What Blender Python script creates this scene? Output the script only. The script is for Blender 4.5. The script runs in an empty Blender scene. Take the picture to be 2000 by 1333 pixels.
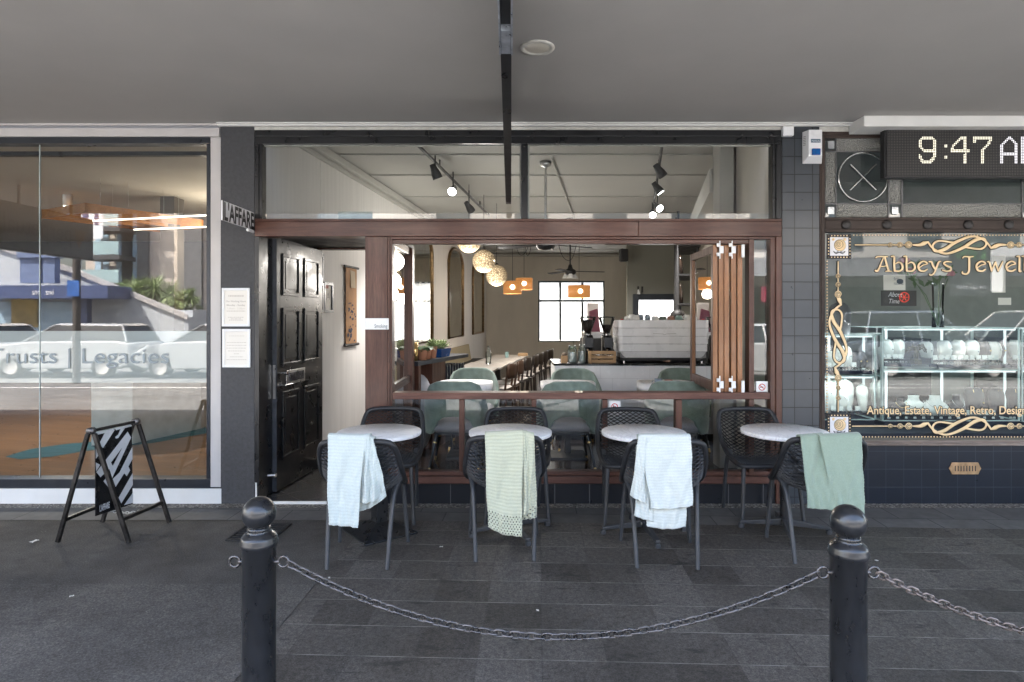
import bpy, math, random
from mathutils import Vector, Matrix
R = math.radians
random.seed(11)
SC = bpy.context.scene
COL = SC.collection
# ---- measuring frame of the place: x along the shopfronts, y into the shops, z up ----
F, D, HC, HY = 1200.0, 5.195, 1.6, 615.4
def at(px, py, d): return Vector(((px-1000)/F*d, d-D, HC-(py-HY)/F*d))
def X(px, y=0.0): return (px-1000)/F*(D+y)
def Z(py, y=0.0): return HC-(py-HY)/F*(D+y)

# ------------------------------------------------------------------ mesh builder
class MB:
    def __init__(s): s.v=[]; s.f=[]; s.sm=[]; s.mi=[]; s.cm=0
    def quad(s, pts, smooth=False):
        b=len(s.v); s.v += [tuple(p) for p in pts]; s.f.append(tuple(range(b,b+len(pts)))); s.sm.append(smooth); s.mi.append(s.cm); return s
    def box(s, x0,x1,y0,y1,z0,z1, M=None):
        b=len(s.v); P=[(x,y,z) for z in (z0,z1) for y in (y0,y1) for x in (x0,x1)]
        if M is not None: P=[tuple(M@Vector(p)) for p in P]
        s.v+=P
        for q in ((0,2,3,1),(4,5,7,6),(0,1,5,4),(2,6,7,3),(0,4,6,2),(1,3,7,5)):
            s.f.append(tuple(b+i for i in q)); s.sm.append(False); s.mi.append(s.cm)
        return s
    def hexa(s, bot, top):
        b=len(s.v); s.v+=[tuple(p) for p in bot]+[tuple(p) for p in top]; n=len(bot)
        s.f.append(tuple(b+i for i in reversed(range(n)))); s.f.append(tuple(b+n+i for i in range(n)))
        for i in range(n):
            j=(i+1)%n; s.f.append((b+i,b+j,b+n+j,b+n+i))
        k=n+2; s.sm+=[False]*k; s.mi+=[s.cm]*k; return s
    def prism(s, poly, axis, a0, a1):
        def m(p,a):
            if axis=='y': return (p[0],a,p[1])
            if axis=='x': return (a,p[0],p[1])
            return (p[0],p[1],a)
        return s.hexa([m(p,a0) for p in poly],[m(p,a1) for p in poly])
    def tube(s, pts, r, n=10, caps=True, closed=False, flat=None):
        pts=[Vector(p) for p in pts]; m=len(pts)
        rad=r if isinstance(r,(list,tuple)) else [r]*m
        b=len(s.v); up=None; rings=[]
        for i,p in enumerate(pts):
            if closed: t=pts[(i+1)%m]-pts[i-1]
            else: t=pts[min(i+1,m-1)]-pts[max(i-1,0)]
            if t.length<1e-9: t=Vector((0,0,1))
            t.normalize()
            if flat is not None: u=flat[0].cross(t).normalized(); w=flat[0]*flat[1]
            else:
                if up is None:
                    up=Vector((0,0,1)) if abs(t.z)<.9 else Vector((1,0,0))
                u=(up-t*up.dot(t))
                if u.length<1e-6: u=t.orthogonal()
                u.normalize(); up=u; w=t.cross(u)
            ring=[]
            for k in range(n):
                a=2*math.pi*k/n; ring.append(tuple(p+(u*math.cos(a)+w*math.sin(a))*rad[i]))
            rings.append(ring); s.v+=ring
        for i in range(m if closed else m-1):
            j=(i+1)%m
            for k in range(n):
                l=(k+1)%n; s.f.append((b+i*n+k,b+i*n+l,b+j*n+l,b+j*n+k)); s.sm.append(True); s.mi.append(s.cm)
        if caps and not closed:
            s.quad(list(reversed(rings[0]))); s.quad(rings[-1])
        return s
    def lathe(s, prof, c=(0,0,0), n=24, sx=1, sy=1, M=None, smooth=True):
        b=len(s.v); c=Vector(c)
        for r,z in prof:
            for k in range(n):
                a=2*math.pi*k/n; p=Vector((c.x+r*sx*math.cos(a),c.y+r*sy*math.sin(a),c.z+z))
                s.v.append(tuple(M@p) if M is not None else tuple(p))
        for i in range(len(prof)-1):
            for k in range(n):
                l=(k+1)%n; s.f.append((b+i*n+k,b+i*n+l,b+(i+1)*n+l,b+(i+1)*n+k)); s.sm.append(smooth); s.mi.append(s.cm)
        return s
    def ball(s, c, r, n=16, m=9, sx=1,sy=1,sz=1):
        return s.lathe([(max(1e-4,r*math.sin(math.pi*i/m)),-r*sz*math.cos(math.pi*i/m)) for i in range(m+1)],c,n,sx,sy)
    def grid(s, fn, nu, nv, smooth=True):
        b=len(s.v)
        for j in range(nv+1):
            for i in range(nu+1): s.v.append(tuple(fn(i/nu,j/nv)))
        for j in range(nv):
            for i in range(nu):
                a=b+j*(nu+1)+i; s.f.append((a,a+1,a+nu+2,a+nu+1)); s.sm.append(smooth); s.mi.append(s.cm)
        return s
    def disc(s, c, r, axis='y', n=16):
        c=Vector(c); pts=[]
        for k in range(n):
            a=2*math.pi*k/n; q=(r*math.cos(a),r*math.sin(a))
            pts.append(c+(Vector((q[0],0,q[1])) if axis=='y' else Vector((q[0],q[1],0)) if axis=='z' else Vector((0,q[0],q[1]))))
        return s.quad(pts)
    def build(s, name, mats, parent=None, bevel=0, solid=0, local=False, seg=2):
        me=bpy.data.meshes.new(name)
        off=Vector((0,0,0))
        if parent is not None and not local:
            p=parent
            while p is not None: off+=p.location; p=p.parent
        me.from_pydata([(v[0]-off.x,v[1]-off.y,v[2]-off.z) for v in s.v],[],s.f)
        me.polygons.foreach_set('use_smooth',s.sm)
        ml=mats if isinstance(mats,(list,tuple)) else [mats]
        for m in ml: me.materials.append(m)
        if len(ml)>1: me.polygons.foreach_set('material_index',s.mi)
        me.update()
        o=bpy.data.objects.new(name,me); COL.objects.link(o)
        if parent is not None: o.parent=parent
        if solid:
            q=o.modifiers.new('thickness','SOLIDIFY'); q.thickness=solid; q.offset=0
        if bevel:
            q=o.modifiers.new('edge','BEVEL'); q.width=bevel; q.segments=seg; q.limit_method='ANGLE'; q.angle_limit=R(40)
            q.harden_normals=False
        return o
def tag(o,label,cat=None,group=None,kind=None):
    if label: o['label']=label
    if cat: o['category']=cat
    if group: o['group']=group
    if kind: o['kind']=kind
    return o
def thing(name,label,cat,loc=(0,0,0),rz=0,group=None):
    o=bpy.data.objects.new(name,None); COL.objects.link(o); o.location=loc; o.rotation_euler=(0,0,rz); o.empty_display_size=.1
    return tag(o,label,cat,group)
def kids(o): return [c for c in bpy.data.objects if c.parent==o]
def copy_tree(o,parent=None):
    c=o.copy(); COL.objects.link(c)
    if parent is not None: c.parent=parent
    for k in kids(o): copy_tree(k,c)
    return c
def dup(o,loc,rz,label,group=None):
    c=copy_tree(o); c.location=loc; c.rotation_euler=(0,0,rz); c['label']=label
    if group: c['group']=group
    return c
def text_mesh(body, size, extrude=0.0, sx=1.0, bold=0.0, shear=0.0, space=1.0, align='LEFT'):
    cu=bpy.data.curves.new('t','FONT'); cu.body=body; cu.size=size; cu.extrude=extrude; cu.offset=bold; cu.shear=shear
    cu.space_character=space; cu.align_x=align; cu.resolution_u=4
    o=bpy.data.objects.new('t',cu); COL.objects.link(o)
    bpy.context.view_layer.update()
    me=bpy.data.meshes.new_from_object(o.evaluated_get(bpy.context.evaluated_depsgraph_get()))
    bpy.data.objects.remove(o); bpy.data.curves.remove(cu)
    for v in me.vertices: v.co.x*=sx
    return me
def text(name, body, size, M, mat, parent=None, fit=None, **k):
    """lettering whose baseline origin is placed by matrix M; fit = wanted width in metres"""
    me=text_mesh(body,size,**k)
    if fit:
        xs=[v.co.x for v in me.vertices]; w=max(xs)-min(xs); x0=min(xs)
        for v in me.vertices: v.co.x=(v.co.x-x0)*fit/w
    off=Vector((0,0,0)); p=parent
    while p is not None: off+=p.location; p=p.parent
    me.transform(Matrix.Translation(-off)@M)
    me.materials.clear(); me.materials.append(mat); me.name=name
    o=bpy.data.objects.new(name,me); COL.objects.link(o)
    if parent is not None: o.parent=parent
    return o
def face_street(x,y,z): return Matrix.Translation((x,y,z))@Matrix.Rotation(R(90),4,'X')
def spline(pts, n=8, closed=False):
    pts=[Vector(p) for p in pts]; out=[]; m=len(pts)
    for i in range(m if closed else m-1):
        if closed: a,b,c,d=pts[i-1],pts[i],pts[(i+1)%m],pts[(i+2)%m]
        else: a,b,c,d=pts[max(i-1,0)],pts[i],pts[i+1],pts[min(i+2,m-1)]
        for k in range(n):
            t=k/n; out.append(.5*((2*b)+(c-a)*t+(2*a-5*b+4*c-d)*t*t+(3*b-a-3*c+d)*t**3))
    if not closed: out.append(pts[-1])
    return out
def lerp_table(tab,t):
    for (t0,*a),(t1,*b) in zip(tab,tab[1:]):
        if t<=t1:
            k=(t-t0)/(t1-t0) if t1>t0 else 0; k=min(1,max(0,k)); return [p+(q-p)*k for p,q in zip(a,b)]
    return list(tab[-1][1:])

# ------------------------------------------------------------------ materials
def nodes(name):
    m=bpy.data.materials.new(name); m.use_nodes=True; nt=m.node_tree; nt.nodes.clear()
    out=nt.nodes.new('ShaderNodeOutputMaterial'); return m,nt,out
def N(nt,t,**k):
    n=nt.nodes.new(t)
    for a,b in k.items(): setattr(n,a,b)
    return n
def L(nt,a,b): nt.links.new(a,b)
def rgba(c): return (c[0],c[1],c[2],1)
def coords(nt, plane=None, scale=(1,1,1), rot=0, loc=(0,0,0)):
    tc=N(nt,'ShaderNodeTexCoord'); src=tc.outputs['Object']
    if plane:
        sp=N(nt,'ShaderNodeSeparateXYZ'); L(nt,src,sp.inputs[0]); cb=N(nt,'ShaderNodeCombineXYZ')
        L(nt,sp.outputs['XYZ'.index(plane[0].upper())],cb.inputs[0]); L(nt,sp.outputs['XYZ'.index(plane[1].upper())],cb.inputs[1]); src=cb.outputs[0]
    mp=N(nt,'ShaderNodeMapping'); mp.inputs['Scale'].default_value=scale; mp.inputs['Rotation'].default_value=(0,0,rot); mp.inputs['Location'].default_value=loc
    L(nt,src,mp.inputs[0]); return mp.outputs[0]
def noise(nt, vec, scale, detail=4, rough=.55, dist=0):
    n=N(nt,'ShaderNodeTexNoise'); n.inputs['Scale'].default_value=scale; n.inputs['Detail'].default_value=detail
    n.inputs['Roughness'].default_value=rough; n.inputs['Distortion'].default_value=dist
    if vec is not None: L(nt,vec,n.inputs['Vector'])
    return n.outputs['Fac']
def ramp(nt, fac, stops):
    r=N(nt,'ShaderNodeValToRGB'); e=r.color_ramp.elements
    while len(e)<len(stops): e.new(.5)
    for k,(p,c) in zip(e,stops): k.position=p; k.color=rgba(c) if not isinstance(c,(int,float)) else (c,c,c,1)
    L(nt,fac,r.inputs[0]); return r.outputs[0]
def mix(nt, fac, a, b, mode='MIX'):
    m=N(nt,'ShaderNodeMix',data_type='RGBA',blend_type=mode)
    for i,v in ((0,fac),(6,a),(7,b)):
        if isinstance(v,(int,float)): m.inputs[i].default_value=v
        elif isinstance(v,(tuple,list)): m.inputs[i].default_value=rgba(v)
        else: L(nt,v,m.inputs[i])
    return m.outputs[2]
def math_(nt, op, a, b=None):
    m=N(nt,'ShaderNodeMath',operation=op)
    for i,v in enumerate((a,b)):
        if v is None: continue
        if isinstance(v,(int,float)): m.inputs[i].default_value=v
        else: L(nt,v,m.inputs[i])
    return m.outputs[0]
def principled(nt,out,col,rough=.5,metal=0,bump=None,bstr=.2,bdist=.01,coat=0,spec=.5,sheen=0,rough_sock=None,emit=None,estr=0,alpha=None):
    b=N(nt,'ShaderNodeBsdfPrincipled')
    if isinstance(col,(tuple,list)): b.inputs['Base Color'].default_value=rgba(col)
    else: L(nt,col,b.inputs['Base Color'])
    b.inputs['Roughness'].default_value=rough; b.inputs['Metallic'].default_value=metal
    b.inputs['Coat Weight'].default_value=coat; b.inputs['Coat Roughness'].default_value=.08; b.inputs['Specular IOR Level'].default_value=spec
    if sheen: b.inputs['Sheen Weight'].default_value=sheen; b.inputs['Sheen Roughness'].default_value=.5
    if rough_sock is not None: L(nt,rough_sock,b.inputs['Roughness'])
    if emit: b.inputs['Emission Color'].default_value=rgba(emit); b.inputs['Emission Strength'].default_value=estr
    if alpha is not None: L(nt,alpha,b.inputs['Alpha'])
    if bump is not None:
        bp=N(nt,'ShaderNodeBump'); bp.inputs['Strength'].default_value=bstr; bp.inputs['Distance'].default_value=bdist
        L(nt,bump,bp.inputs['Height']); L(nt,bp.outputs[0],b.inputs['Normal'])
    L(nt,b.outputs[0],out.inputs[0]); return b
def plain(name,col,rough=.5,metal=0,var=.12,vs=6,bump=.1,bs=60,coat=0,spec=.5,stretch=(1,1,1),sheen=0,rvar=.1):
    m,nt,out=nodes(name); v=coords(nt,None,stretch); f=noise(nt,v,vs,5)
    lo=tuple(c*(1-var) for c in col); hi=tuple(min(1,c*(1+var)) for c in col)
    c=ramp(nt,f,[(.3,lo),(.7,hi)])
    rs=ramp(nt,f,[(.3,max(0,rough-rvar)),(.7,min(1,rough+rvar))])
    principled(nt,out,c,rough,metal,noise(nt,v,bs,3) if bump else None,bump,.004,coat,spec,sheen,rs); return m
def emitter(name,col,s,base=(.8,.8,.8)):
    m,nt,out=nodes(name); principled(nt,out,base,.5,emit=col,estr=s); return m
def wood(name,dark,light,axis='z',scale=1.0,rough=.45,coat=.15):
    m,nt,out=nodes(name); st={'x':(.6,9,9),'y':(9,.6,9),'z':(9,9,.6)}[axis]; st=tuple(q*scale for q in st)
    v=coords(nt,None,st); f=noise(nt,v,3,8,.65,.6); big=noise(nt,coords(nt,None,(.9,.9,.9)),1.6,3)
    fine=noise(nt,coords(nt,None,tuple(q*6 for q in st)),4,3)
    c=ramp(nt,f,[(.25,dark),(.5,tuple((a+b)/2 for a,b in zip(dark,light))),(.78,light)])
    c=mix(nt,ramp(nt,big,[(.35,0.0),(.7,.55)]),c,tuple(q*.55 for q in dark)); 
    c=mix(nt,ramp(nt,fine,[(.35,.35),(.6,0.0)]),c,tuple(q*.4 for q in dark))
    principled(nt,out,c,rough,0,f,.25,.003,coat,.4,rough_sock=ramp(nt,f,[(.3,rough+.1),(.7,rough-.1)])); return m
def brick(nt,vec,w,h,mortar,c1,c2,cm,offset=0.0,smooth=.1):
    b=N(nt,'ShaderNodeTexBrick'); b.offset=offset; b.squash=1.0; b.offset_frequency=2
    L(nt,vec,b.inputs['Vector']); b.inputs['Scale'].default_value=1; b.inputs['Brick Width'].default_value=w; b.inputs['Row Height'].default_value=h
    b.inputs['Mortar Size'].default_value=mortar; b.inputs['Mortar Smooth'].default_value=smooth
    for k,c in (('Color1',c1),('Color2',c2),('Mortar',cm)): b.inputs[k].default_value=rgba(c)
    return b
def tiles(name,plane,w,h,mortar,c1,c2,cm,rough=.35,loc=(0,0,0),rot=0,var=.35,coat=0,offset=0.0,bstr=.5,spec=.5):
    m,nt,out=nodes(name); v=coords(nt,plane,(1,1,1),rot,loc); b=brick(nt,v,w,h,mortar,c1,c2,cm,offset)
    f=noise(nt,coords(nt),9,6,.6); c=mix(nt,var,b.outputs[0],ramp(nt,f,[(.3,.55),(.7,1.25)]),'MULTIPLY')
    sub=math_(nt,'ADD',math_(nt,'MULTIPLY',b.outputs['Fac'],-1.0),0.0)
    principled(nt,out,c,rough,0,sub,bstr,.002,coat,spec,rough_sock=ramp(nt,f,[(.3,max(0,rough-.03)),(.75,rough+.05)])); return m
def glass(name,tint=(.93,.97,.96),boost=1.0,rough=0.0,bump=0.0,bs=30):
    m,nt,out=nodes(name); fr=N(nt,'ShaderNodeFresnel'); fr.inputs[0].default_value=1.52
    k=math_(nt,'MULTIPLY',fr.outputs[0],boost); cl=math_(nt,'MINIMUM',k,1.0)
    t=N(nt,'ShaderNodeBsdfTransparent'); t.inputs[0].default_value=rgba(tint); g=N(nt,'ShaderNodeBsdfGlossy'); g.inputs['Roughness'].default_value=rough
    if bump:
        bp=N(nt,'ShaderNodeBump'); bp.inputs['Strength'].default_value=bump; bp.inputs['Distance'].default_value=.01
        L(nt,noise(nt,coords(nt),bs,2),bp.inputs['Height']); L(nt,bp.outputs[0],g.inputs['Normal'])
    mx=N(nt,'ShaderNodeMixShader'); L(nt,cl,mx.inputs[0]); L(nt,t.outputs[0],mx.inputs[1]); L(nt,g.outputs[0],mx.inputs[2]); L(nt,mx.outputs[0],out.inputs[0]); return m
def veil(name,col,op,gloss=.06,rough=.15):
    """translucent film: part scatter, part see-through, thin gloss"""
    m,nt,out=nodes(name); d=N(nt,'ShaderNodeBsdfDiffuse'); d.inputs[0].default_value=rgba(col); t=N(nt,'ShaderNodeBsdfTransparent'); tr=N(nt,'ShaderNodeBsdfTranslucent'); tr.inputs[0].default_value=rgba(col)
    a=N(nt,'ShaderNodeMixShader'); a.inputs[0].default_value=.3; L(nt,d.outputs[0],a.inputs[1]); L(nt,tr.outputs[0],a.inputs[2])
    b=N(nt,'ShaderNodeMixShader'); b.inputs[0].default_value=op; L(nt,t.outputs[0],b.inputs[1]); L(nt,a.outputs[0],b.inputs[2])
    g=N(nt,'ShaderNodeBsdfGlossy'); g.inputs['Roughness'].default_value=rough; c=N(nt,'ShaderNodeMixShader'); c.inputs[0].default_value=gloss
    L(nt,b.outputs[0],c.inputs[1]); L(nt,g.outputs[0],c.inputs[2]); L(nt,c.outputs[0],out.inputs[0]); return m

M={}
M['mahog_x']=wood('mahogany_across',(.06,.022,.014),(.168,.071,.046),'x')
M['mahog_z']=wood('mahogany_upright',(.064,.024,.015),(.18,.077,.05),'z')
M['mahog_y']=wood('mahogany_inward',(.05,.018,.015),(.14,.055,.042),'y')
M['rail']=wood('lit_mahogany',(.085,.034,.025),(.24,.115,.085),'x',1,.55,.05)  # lighter copy of the mahogany, the light on rail and sill is in the colour
M['cedar']=wood('oiled_cedar',(.27,.115,.045),(.47,.22,.095),'z',1,.4,.25)
M['oldwood']=wood('old_dark_wood',(.03,.02,.016),(.085,.058,.045),'x',1,.6,0)
M['oldwood_z']=wood('old_dark_wood_upright',(.03,.02,.016),(.085,.058,.045),'z',1,.6,0)
M['stucco']=plain('black_stucco',(.045,.046,.05),.62,0,.3,35,.5,90)
M['black']=plain('black_gloss_paint',(.01,.0105,.012),.33,0,.3,8,.12,22,.15,.4)
M['blackmatt']=plain('matt_black',(.014,.014,.015),.55,0,.2,8,.1,60)
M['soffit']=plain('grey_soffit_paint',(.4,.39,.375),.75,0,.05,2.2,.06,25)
M['white']=plain('white_paint',(.72,.72,.7),.5,0,.05,4,.05,40)
M['offwhite']=plain('old_white_paint',(.55,.54,.5),.6,0,.15,18,.2,40)
M['greyframe']=plain('pale_grey_cladding',(.52,.5,.49),.5,0,.05,5,.04,40)
M['alum']=plain('charcoal_aluminium',(.03,.034,.042),.35,.4,.1,6,.02,60)
M['beige']=plain('beige_wall',(.68,.635,.56),.7,0,.06,3,.1,40,stretch=(1,1,.3))
M['palewall']=plain('pale_wall_paper',(.72,.7,.68),.7,0,.06,3,.12,26,stretch=(6,6,.3))
M['ceiling']=plain('cream_ceiling',(.45,.44,.41),.7,0,.05,2,.05,25)
M['greenwall']=plain('olive_grey_wall',(.2,.2,.17),.7,0,.06,3,.08,40)
M['chrome']=plain('chrome',(.75,.75,.75),.18,1,.1,6,0)
M['steel']=plain('brushed_steel',(.55,.55,.55),.35,1,.15,20,.05,60)
M['brass']=plain('brass',(.75,.52,.22),.3,1,.15,12,.05,60)
M['oldbrass']=plain('worn_brass',(.42,.28,.16),.45,.7,.3,22,.2,60)
M['glass']=glass('window_glass',(.94,.97,.96),1.7)
M['clearglass']=glass('thin_clear_glass',(.95,.98,.97),1.0)
M['glass_strong']=glass('street_window_glass',(.84,.9,.9),2.4)
M['glass_shop']=glass('jeweller_window_glass',(.93,.97,.96),1.2)
M['edgeglass']=glass('case_glass',(.9,.965,.955),1.3)
M['frost']=veil('frosted_film',(.92,.955,.96),.95,.03,.1)
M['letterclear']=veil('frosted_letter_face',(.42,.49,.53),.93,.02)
M['lettershadow']=plain('letter_shadow_grey',(.22,.27,.31),.4)  # grey of the painted letter shadow
M['plastic']=plain('charcoal_resin',(.024,.025,.028),.42,0,.1,20,.12,160,0,.4)
M['legpl']=plain('grey_resin_leg',(.042,.045,.05),.45,0,.1,20,.05,120,0,.5)
M['iron']=plain('black_painted_iron',(.014,.015,.017),.3,0,.35,22,.035,40,.3,.5,(1,1,.5),rvar=.06)
M['greenvelvet']=plain('green_velvet',(.2,.26,.225),.8,0,.2,14,.3,180,0,.2,(1,1,1),.6)
M['darkwood']=wood('dark_chair_wood',(.008,.006,.005),(.03,.018,.012),'z')
M['walnut']=wood('walnut_chair',(.03,.014,.008),(.085,.042,.022),'z')
M['cushion']=plain('grey_seat_pad',(.5,.47,.44),.8)
M['paper']=plain('cream_paper',(.82,.79,.73),.8,0,.02,6,0)
M['ink']=plain('ink_grey',(.35,.34,.33),.7)
M['whitesign']=plain('white_sign_plastic',(.82,.83,.84),.35,0,.02,6,0)
M['gold']=plain('gold_leaf_paint',(.82,.62,.36),.45,.05,.08,20,.05,60)
M['goldline']=plain('gold_outline_black',(.012,.011,.012),.5)
M['rosewhite']=plain('decal_white',(.75,.75,.78),.5)
M['terracotta']=plain('terracotta',(.48,.22,.13),.75,0,.12,9,.15,50)
M['blueglaze']=plain('blue_glazed_pot',(.015,.07,.24),.2,0,.15,9,.05,50,.5)
M['leaf']=plain('leaf_green',(.05,.11,.035),.5,0,.4,14,.15,60)
M['leafpale']=plain('pale_leaf_green',(.19,.25,.1),.5,0,.35,14,.15,60)
M['soil']=plain('dry_moss',(.17,.13,.07),.9,0,.4,30,.6,60)
M['red']=plain('red_paint',(.5,.02,.02),.4)
M['pink']=plain('pink_glaze',(.62,.32,.27),.35)
M['greyblue']=plain('grey_blue_glaze',(.24,.29,.35),.35)
M['whiteglaze']=plain('white_glaze',(.7,.7,.68),.25)
M['sageglaze']=plain('sage_glaze',(.2,.3,.28),.35)
M['darkgreen']=plain('green_glaze',(.12,.15,.13),.35)
M['claybrown']=plain('clay_glaze',(.36,.19,.14),.4)
M['silverenamel']=plain('machine_white_enamel',(.86,.865,.88),.28,0,.03,6,0,50,.4)
M['plywood']=wood('pale_plywood',(.42,.25,.12),(.68,.45,.24),'x',1,.55,0)
M['blackstone']=plain('black_stone_top',(.012,.012,.014),.18,0,.4,60,.03,60,.3)
M['navy']=plain('navy_cloth',(.01,.014,.03),.8)
M['greycloth']=plain('grey_cloth',(.42,.42,.44),.85,0,.2,9,.4,18)
M['bulb']=emitter('lit_bulb',(1,.83,.6),1.2)
M['spotlit']=emitter('lit_spot',(1,.97,.93),2)
M['strip']=emitter('lit_strip',(1,.88,.7),3)
M['coolstrip']=emitter('cool_lit_strip',(.86,.97,1),.06)
M['ledlit']=emitter('lit_led',(1,.93,.66),.1)
M['ledwhite']=emitter('lit_white_led',(.95,.93,1),.09)
# marble table top
def marble():
    m,nt,out=nodes('white_marble_laminate'); v=coords(nt,None,(1,3.2,1),R(12)); f=noise(nt,v,3.2,9,.62,1.4)
    c=ramp(nt,f,[(.36,(.88,.875,.875)),(.47,(.87,.865,.865)),(.505,(.72,.715,.71)),(.53,(.86,.855,.855)),(.75,(.885,.88,.88))])
    principled(nt,out,c,.45,0,None,coat=.0,spec=.35); return m
M['marble']=marble()
def paving():
    m,nt,out=nodes('basalt_paving'); TH=R(-2.4)
    v=coords(nt,'xy',(1,1,1),-TH,(.062,.115,0)); b=brick(nt,v,.30,.279,.0022,(.06,.053,.046),(.108,.097,.086),(.066,.06,.054),0.0,.0)
    f=noise(nt,coords(nt),38,6,.7); big=noise(nt,coords(nt),1.3,5,.6); sp=noise(nt,coords(nt),150,3,.8)
    c=mix(nt,.8,b.outputs[0],ramp(nt,f,[(.3,.5),(.7,1.5)]),'MULTIPLY')
    c=mix(nt,1.0,c,ramp(nt,sp,[(.35,.5),(.65,1.5)]),'MULTIPLY')
    c=mix(nt,1.0,c,ramp(nt,big,[(.3,.68),(.72,1.35)]),'MULTIPLY')
    sv=N(nt,'ShaderNodeSeparateXYZ'); L(nt,v,sv.inputs[0]); fy=math_(nt,'FRACT',math_(nt,'DIVIDE',sv.outputs[1],.279)); ln_=math_(nt,'LESS_THAN',math_(nt,'ABSOLUTE',math_(nt,'SUBTRACT',fy,.5)),.4915)
    c=mix(nt,math_(nt,'MULTIPLY',math_(nt,'SUBTRACT',1.0,ln_),ramp(nt,noise(nt,coords(nt),6,4),[(.35,.15),(.6,.95)])),c,(.3,.285,.26))
    # dark stains with a shape of their own
    st=noise(nt,coords(nt,'xy',(1.6,4.5,1),R(-15)),2.3,8,.72,.4)
    c=mix(nt,ramp(nt,st,[(.58,0.0),(.64,.7)]),c,(.024,.023,.022))
    vo=N(nt,'ShaderNodeTexVoronoi'); vo.inputs['Scale'].default_value=7.5; L(nt,coords(nt),vo.inputs['Vector'])
    c=mix(nt,ramp(nt,vo.outputs['Distance'],[(.018,.75),(.034,0.0)]),c,(.21,.205,.2))
    h=math_(nt,'ADD',math_(nt,'MULTIPLY',b.outputs['Fac'],-.8),math_(nt,'MULTIPLY',f,.5))
    principled(nt,out,c,.68,0,h,.6,.005,0,.3,rough_sock=ramp(nt,big,[(.3,.5),(.7,.78)])); return m
M['paving']=paving()
def asphalt(name,base,grain=170,specks=True):
    m,nt,out=nodes(name); v=coords(nt); f=noise(nt,v,grain,4,.75); big=noise(nt,v,1.1,6,.6); mid=noise(nt,v,7,5,.6)
    c=mix(nt,1.0,ramp(nt,f,[(.32,tuple(q*.5 for q in base)),(.52,base),(.7,tuple(q*1.8 for q in base))]),ramp(nt,big,[(.3,.72),(.7,1.3)]),'MULTIPLY')
    c=mix(nt,1.0,c,ramp(nt,mid,[(.3,.85),(.7,1.15)]),'MULTIPLY')
    st=noise(nt,coords(nt,None,(1,1.8,1)),1.9,7,.68,.3); c=mix(nt,ramp(nt,st,[(.6,0.0),(.7,.5)]),c,tuple(q*.35 for q in base))
    if specks:
        vo=N(nt,'ShaderNodeTexVoronoi'); vo.inputs['Scale'].default_value=9; L(nt,v,vo.inputs['Vector'])
        c=mix(nt,ramp(nt,vo.outputs['Distance'],[(.02,.8),(.04,0.0)]),c,(.3,.29,.28))
    principled(nt,out,c,.85,0,f,.8,.008,0,.2); return m
M['asphalt']=asphalt('footpath_asphalt',(.1,.091,.081),120)
M['asphalt2']=asphalt('older_footpath_asphalt',(.114,.104,.093),110)
M['road']=asphalt('road_asphalt',(.16,.16,.16),60,False)
def aggregate():
    m,nt,out=nodes('exposed_aggregate'); vo=N(nt,'ShaderNodeTexVoronoi'); vo.inputs['Scale'].default_value=85; L(nt,coords(nt),vo.inputs['Vector'])
    sp=N(nt,'ShaderNodeSeparateColor'); L(nt,vo.outputs['Color'],sp.inputs[0])
    c=ramp(nt,sp.outputs[0],[(0,(.05,.045,.04)),(.45,(.15,.135,.115)),(.8,(.3,.27,.23)),(1,(.42,.4,.36))])
    principled(nt,out,c,.8,0,vo.outputs['Distance'],.6,.006); return m
M['aggregate']=aggregate()
M['kerbpave']=tiles('grey_edge_paving','xy',.42,.6,.004,(.1,.097,.093),(.14,.135,.128),(.04,.04,.04),.75,(.1,.25,0),R(2.4),.6,0,.5)
M['pillar_tile']=tiles('charcoal_wall_tile','xz',.1515,.1515,.0036,(.042,.049,.058),(.05,.058,.068),(.008,.009,.011),.3,(-X(1527),-.06,0),0,.12,.1,0.0,.9)
M['navy_tile']=tiles('navy_wall_tile','xz',.1515,.1515,.0022,(.008,.012,.02),(.011,.016,.026),(.03,.037,.05),.3,(.02,.008,0),0,0.0,.2,0,.3,.4)
M['plinth_tile']=tiles('black_plinth_tile','xz',.294,.4,.0028,(.012,.0135,.018),(.016,.018,.023),(.16,.16,.16),.3,(.02,.12,0),0,.12)
M['floor_tile']=tiles('dark_floor_tile','xy',.3,.3,.003,(.028,.028,.03),(.04,.04,.042),(.13,.125,.12),.22,(0,0,0),R(45),.5)
M['cafe_floor']=tiles('dark_cafe_floor','xy',.15,1.1,.002,(.03,.02,.016),(.055,.036,.028),(.01,.008,.007),.22,(0,0,0),R(8),.5,.2,.5)
M['oak_floor']=tiles('oak_floor_boards','xy',1.6,.09,.0012,(.24,.13,.07),(.31,.17,.09),(.1,.055,.03),.3,(0,0,0),R(14),.4,.3,.5)
M['counter_tile']=tiles('white_counter_tile','xz',.3,.15,.0016,(.83,.835,.86),(.85,.855,.88),(.6,.6,.62),.25,(.03,0,0),0,.05,.3,.5,.2)
M['teal']=wood('teal_floor_inlay',(.015,.08,.12),(.04,.2,.25),'x',1,.5,0)
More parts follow.
